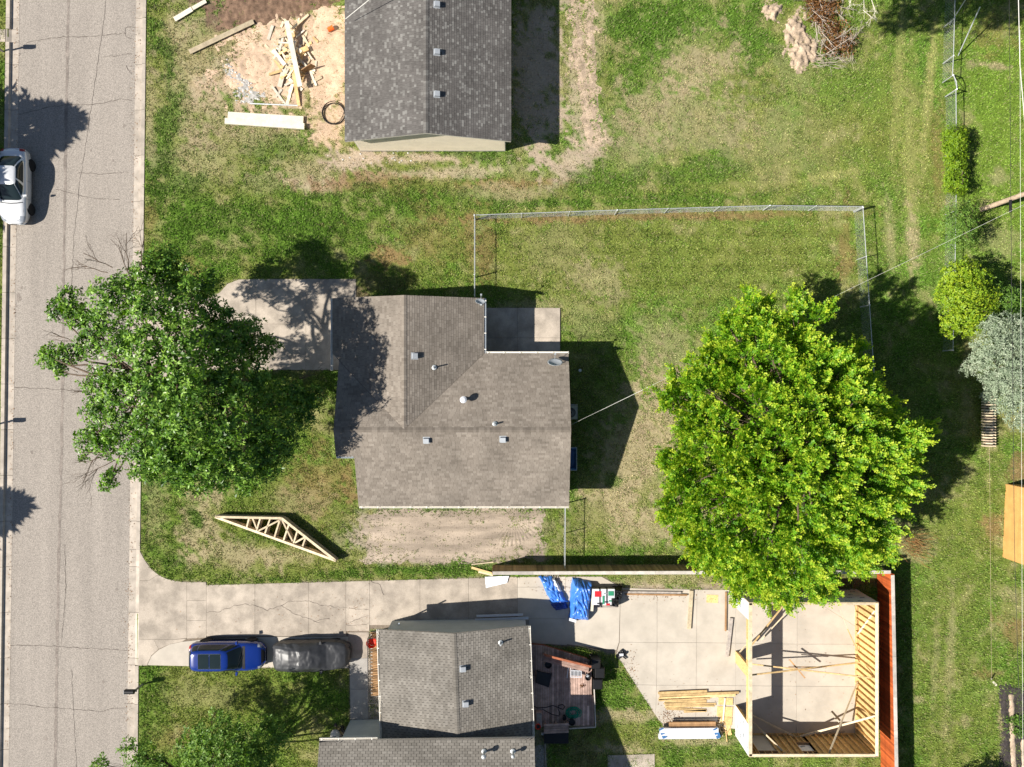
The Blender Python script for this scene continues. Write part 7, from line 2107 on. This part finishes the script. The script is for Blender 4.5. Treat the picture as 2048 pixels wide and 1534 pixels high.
lf = thing("dead_leaves", "little clump of dried brown leaves on the sunny deck boards", "leaves", P(1165, 1372, DZ)); g = np.random.default_rng(5); k = 40
leaves("foliage", np.array(P(1165, 1371, DZ)) + g.normal(size=(k, 3)) * [.09, .07, .02] + [0, 0, .05], rnd_dir(k, g), rnd_dir(k, g), g.uniform(.06, .12, k), g.uniform(.03, .06, k), g.normal(.3, .2, k), "leaf_brown", lf)
mt_ = thing("chair_mat", "dark square cushion frame lying on the shaded deck", "mat", P(1086, 1357, DZ)); q = [P(1075, 1343, DZ + .25), P(1103, 1349, DZ + .25), P(1097, 1374, DZ + .25), P(1071, 1365, DZ + .25)]
m = MB(); m.prism([tuple(p)[:2] for p in q], DZ + .12, DZ + .24); m.build("cushion", "metal_dark", mt_)
m = MB()
for i in range(4): m.tube([q[i], q[(i + 1) % 4]], .02, 6); m.tube([q[i], q[i] - Vector((0, 0, .24))], .02, 6)
m.build("frame", "metal_dark", mt_)
gc = P(1146, 1424, DZ); rr = random.Random(8); pts = []
for i in range(190):
    a = i * .33; r = .26 + .10 * math.sin(i * .21) + rr.uniform(-.02, .02); pts.append(gc + Vector((r * 1.3 * math.cos(a) + .06 * math.sin(i * .05), r * math.sin(a), .02 + .05 * (math.sin(i * .37) + 1))))
m = MB(); m.tube(pts, .017, 5); tag(m.build("garden_hose", "green_plastic", at=gc), "tangled bright green garden hose on the deck", "hose")
pts = [(1040, 1412), (1062, 1410), (1075, 1416), (1092, 1415), (1106, 1411), (1118, 1416), (1126, 1419), (1130, 1413), (1125, 1409), (1117, 1411), (1116, 1418), (1120, 1426), (1118, 1432), (1104, 1429), (1084, 1418)]
m = MB(); m.tube([P(x, y, DZ + .03) for x, y in pts], .022, 6); tag(m.build("cable", "black_plastic", at=P(1100, 1415, 0)), "thick black hose looping across the shaded deck", "hose")
rp = thing("red_pot", "red pot on the planter at the bottom left deck corner", "pot", P(1076, 1450, DZ + .45)); c = P(1076, 1450, DZ + .45)
m = MB(); m.lathe([(.10, 0), (.16, .22), (.175, .22), (.17, .26), (.12, .2)], c, 18); m.build("pot", "red_plastic", rp); m = MB(); m.lathe([(.13, .2), (.01, .22)], c, 18); m.build("soil", "mulch", rp)
for i, (x, y, lab) in enumerate(((1188, 1316, "upper dark wheelie bin in the shadow right of the deck"), (1196, 1334, "middle dark wheelie bin in the shadow right of the deck"), (1192, 1356, "lower dark wheelie bin in the shadow right of the deck"))):
    t = thing("wheelie_bin", lab, "bin", Q(x, y), 0, "dark bins beside the deck"); c = Q(x, y)
    m = MB(); m.hexa([c + Vector((a * .22, b * .24, .06)) for a, b in ((-1, -1), (1, -1), (1, 1), (-1, 1))], [c + Vector((a * .28, b * .30, .92)) for a, b in ((-1, -1), (1, -1), (1, 1), (-1, 1))]); m.build("body", "black_plastic", t)
    m = MB(); m.hexa([c + Vector((a * .30, b * .32, .925)) for a, b in ((-1, -1), (1, -1), (1, 1), (-1, 1))], [c + Vector((a * .24, b * .27, 1.0)) for a, b in ((-1, -1), (1, -1), (1, 1), (-1, 1))]); m.build("lid", "black_plastic", t)
    for s in (-1, 1): m = MB(); m.lathe([(.02, -.03), (.12, -.03), (.12, .03), (.02, .03)], c + Vector((-.2, s * .24, .12)), 14, axis='y'); m.build("wheel", "rubber", t)
    m = MB(); m.tube([c + Vector((-.31, -.22, .95)), c + Vector((-.36, -.2, .95)), c + Vector((-.36, .2, .95)), c + Vector((-.31, .22, .95))], .018, 6); m.build("handle", "black_plastic", t)
sx = thing("storage_box", "low black box against the bottom edge of the deck", "box", P(1112, 1473, 0)); a, b = P(1089, 1461, .3), P(1136, 1486, .3)
m = MB(); m.box(a.x, b.x, b.y, a.y, 0, .26); m.build("body", "black_plastic", sx); m = MB(); m.box(a.x - .03, b.x + .03, b.y - .03, a.y + .03, .265, .31); m.build("lid", "black_plastic", sx)
m = MB(); m.lathe([(.09, 0), (.09, .12), (.05, .16), (.01, .17)], P(1085, 1466, 0), 12); tag(m.build("vent_cap", "white_plastic", at=P(1085, 1466, 0)), "small white round cap at the bottom left of the deck", "cap")
board("board", "narrow grey edging board beside the gravel strip", "edging", P(1090, 1484, .05), P(1093, 1560, .05), .07, .1, "wood_grey")
# porch chair and front grill
rc = thing("chair", "bright red plastic chair on the small house porch", "chair", Q(749, 1275, .28)); c = Q(749, 1275, .28)
m = MB(); m.lathe([(.20, .38), (.24, .42), (.20, .44), (.02, .41)], c, 18); m.build("seat", "red_plastic", rc)
m = MB(); m.grid(12, 6, lambda u, v: (c.x + (.25 + .07 * v) * math.cos(lerp(.4, 5.9, u)) , c.y + (.25 + .07 * v) * math.sin(lerp(.4, 5.9, u)), c.z + .42 + .36 * v * (.45 + .55 * math.sin(u * math.pi)))); m.build("backrest", "red_plastic", rc)
for a in (.8, 2.3, 3.9, 5.4): m = MB(); m.tube([c + Vector((.17 * math.cos(a), .17 * math.sin(a), .4)), c + Vector((.23 * math.cos(a), .23 * math.sin(a), 0))], .02, 6); m.build("leg", "red_plastic", rc)
gr = thing("grill", "round grey kettle grill on dark ground left of the small house's wall", "grill", Q(676, 1458)); c = Q(676, 1458)
m = MB(); m.lathe([(.02, .42), (.2, .48), (.29, .62), (.30, .70)], c, 20); m.build("bowl", "metal_dark", gr); m = MB(); m.lathe([(.30, .70), (.27, .84), (.15, .92), (.02, .94)], c, 20); ld = m.build("lid", "stone_grey", gr)
m = MB(); m.tube([c + Vector((-.1, 0, .92)), c + Vector((-.08, 0, 1.0)), c + Vector((.08, 0, 1.0)), c + Vector((.1, 0, .92))], .015, 6); m.build("handle", "metal_dark", ld)
for a in (.5, 2.6, 4.7): m = MB(); m.tube([c + Vector((.15 * math.cos(a), .15 * math.sin(a), .55)), c + Vector((.3 * math.cos(a), .3 * math.sin(a), 0))], .015, 6); m.build("leg", "metal_dark", gr)
stones("landscape_stones", "dark landscaping stone in the bed left of the small house wall", [(rng2.uniform(668, 704), rng2.uniform(1446, 1490), rng2.uniform(.06, .14)) for _ in range(26)], "mulch")

# ================================================================== shed, timber rack, garden, poles and wires at the right
sh = thing("shed", "shed with an orange tan board wall cut off by the right edge", "shed", Q(2050, 1045))
siding_wall(sh, Q(2011, 968), Q(2005, 1114), 0, flat(2.05), "shed_wall", (-1, 0, 0), course=.19)
siding_wall(sh, Q(2005, 1114), Q(2100, 1118), 0, flat(2.05), "shed_wall", (0, -1, 0), course=.19); siding_wall(sh, Q(2106, 972), Q(2011, 968), 0, flat(2.05), "shed_wall", (0, 1, 0), course=.19)
e0, e1 = Q(2009, 962, 2.02), Q(2003, 1120, 2.02); r0, r1, f0, f1 = Q(2056, 964, 2.75), Q(2052, 1122, 2.75), Q(2105, 966, 2.02), Q(2100, 1124, 2.02)
m = MB(); slope_deck(m, [e0, e1, r1, r0], .06); slope_deck(m, [r0, r1, f1, f0], .06); rf = m.build("roof", ["shed_wall", "shed_roof"], sh)
rk = thing("timber_rack", "row of brown pallets standing in the grass below the silvery tree", "pallets", P(1981, 840, 0))
n = 20
for x0, x1, z in ((1967, 1981, .55), (1981, 1989, .25)):
    for i in range(n):
        y = 787 + i * 5.5
        m = MB(); m.tone = random.random(); m.beam(P(x0, y, z), P(x1 - .5, y + .6, z), .09, .45 if z > .3 else .35); m.build("slat", "pole_wood" if i % 4 == 1 else "wood_pale", rk)
for x, z in ((1970, .15), (1985, .1)): m = MB(); m.beam(P(x, 785, z), P(x, 893, z), .1, .1); m.build("bearer", "wood_grey", rk)
pb = P(1963, 419, 0); pt2 = Vector((pb.x + .30, pb.y + .06, 9.3))
up_ = thing("utility_pole", "brown wooden utility pole at right with wires fixed to its top", "utility pole", pb)
m = MB(); m.tube([pb, pb.lerp(pt2, .5), pt2], [.15, .13, .10], 12); m.build("pole", "pole_wood", up_)
m = MB(); m.beam(pt2 + Vector((-.1, -1.1, -.4)), pt2 + Vector((-.1, 1.1, -.4)), .1, .12); m.build("crossarm", "pole_wood", up_)
for s in (-1, -.4, .4, 1): m = MB(); m.lathe([(.04, 0), (.06, .06), (.03, .14)], pt2 + Vector((-.1, s, -.34)), 8); m.build("insulator", "dish_grey", up_)
def wire(label, pts, r, mat, group="overhead wires", sag=.0):
    pts = [Vector(p) for p in pts]; out = []
    for i in range(len(pts) - 1):
        for k in range(14):
            t = k / 14; p = pts[i].lerp(pts[i + 1], t); p.z -= sag * 4 * t * (1 - t); out.append(p)
    out.append(pts[-1]); m = MB(); m.tube(out, r, 5); return tag(m.build("wire", mat, at=pts[0]), label, "wire", group)
wire("pale service wire from the brown house over the bright tree to the utility pole", [P(1141, 850, 3.7), pt2 + Vector((0, -.1, -.9))], .006, "wire_white", sag=.25)
m = MB(); a = Vector(P(1141, 850, 3.7)); b = pt2; d = (b - a).normalized(); m.tube([a + d * 1.9, a + d * 5.2], .010, 6); tag(m.build("wire_sleeve", "wire_white", at=a + d * 1.9), "thicker white sleeve on the service wire beside the brown house", "wire")
wire("black overhead wire running down the right side past the utility pole", [P(2018, -60, 6.6), P(2023, 560, 6.6), P(2029, 1100, 6.6), P(2044, 1600, 6.6)], .012, "wire_black", sag=.0)
wire("bright white overhead cable at the top right corner", [P(2036, -40, 6.2), P(2040, 130, 6.2), P(2050, 250, 6.2), P(2065, 420, 6.2)], .02, "wire_white")
wire("thin pale overhead wire at the right edge beside the shed", [P(2040, 60, 6.9), P(2041, 480, 6.9), P(2043, 900, 6.9), P(2046, 1600, 6.9)], .008, "wire_white")
m = MB(); m.tube([P(2021, 400, 6.58), P(2021, 424, 6.58)], .07, 8); tag(m.build("wire_splice", "black_plastic", at=P(2021, 412, 6.5)), "black splice case hanging on the overhead wire by the utility pole", "splice case")
wire("pale wire crossing the top left corner of the grey roof", [P(691, 38, 3.4), P(750, -10, 4.6)], .02, "wire_white")
wire("tan marker string stretched over the grass from the pallets to a small stake", [P(1979, 895, .5), P(1983, 1355, .45)], .006, "pole_wood")
m = MB(); m.beam(P(1983, 1358, 0), P(1983, 1358, .55), .06, .06, up=(0, 1, 0)); tag(m.build("stake", "wood_grey", at=P(1983, 1358, 0)), "small wooden stake at the lower end of the marker string", "stake")
m = MB(); m.beam(P(1986, 1363, .03), P(1993, 1371, .03), .12, .03); tag(m.build("marker", "wood_white", at=P(1989, 1366, 0)), "yellowish white scrap on the grass beside the marker stake", "scrap")
for i in range(3):
    g = np.random.default_rng(80 + i); c = [(2030, 1440), (2040, 1462), (2043, 1440)][i]; k = 260
    t = thing("garden_plant", ["leafy green garden plant on the left in the dark bed", "lowest leafy garden plant in the dark bed", "leafy garden plant at the picture's right edge in the bed"][i], "plant", P(*c, 0), 0, "plants in the garden bed")
    C = np.array(P(*c, .1)) + g.normal(size=(k, 3)) * [.35, .16, .06]; C[:, 2] = np.abs(C[:, 2]) + .03
    leaves("foliage", C, rnd_dir(k, g) + [0, 0, .5], rnd_dir(k, g) + [0, 0, 1], g.uniform(.1, .22, k), g.uniform(.04, .08, k), g.normal(.55, .2, k), "leaf_plain", t)

# leaf litter in the gutters, clippings and splinters on the slabs
g = np.random.default_rng(90); k = 900
gy = g.uniform(0, 1500, k); side = g.random(k) < .6
gx = np.where(side, road_in_r(gy) + g.normal(2, 5, k), road_in_l(gy) - np.abs(g.normal(0, 5, k)))
C = np.stack([(gx - 1024) / PPM, (767 - gy) / PPM, np.where((side & (gx > road_in_r(gy))) | ~side, -.075, -.09)], -1)
root = thing("leaf_litter", None, None, (0, 0, 0)); tag(root, "small dry leaves and grit lying along both gutters", None, None, 'stuff')
tag(leaves("litter", C, rnd_dir(k, g) * [1, 1, .15], np.array([0, 0, 1.]) + g.normal(size=(k, 3)) * .3, g.uniform(.04, .11, k), g.uniform(.02, .05, k), g.uniform(0, 1, k), "leaf_brown", root), kind='stuff')
k = 1100
spots = np.array([(1345, 1425, 14, 20, .9), (1440, 1455, 12, 14, 1.), (1335, 1440, 8, 14, .8), (1260, 1335, 10, 22, .5), (1400, 1400, 60, 30, .5), (1300, 1192, 60, 5, .6), (1110, 1165, 25, 12, .8), (1580, 1330, 70, 70, .5), (720, 1215, 30, 24, .5), (560, 1240, 120, 20, .3)])
j = g.choice(len(spots), k, p=spots[:, 4] / spots[:, 4].sum())
gx = spots[j, 0] + g.normal(size=k) * spots[j, 2]; gy = spots[j, 1] + g.normal(size=k) * spots[j, 3]
C = np.stack([(gx - 1024) / PPM, (767 - gy) / PPM, np.full(k, .05)], -1)
root = thing("debris", None, None, (0, 0, 0)); tag(root, "scattered splinters, bark and grass clippings on the concrete slabs", None, None, 'stuff')
tag(leaves("litter", C, rnd_dir(k, g) * [1, 1, .1], np.array([0, 0, 1.]) + g.normal(size=(k, 3)) * .2, g.uniform(.03, .13, k), g.uniform(.012, .04, k), g.uniform(0, 1, k), "leaf_brown", root), kind='stuff')
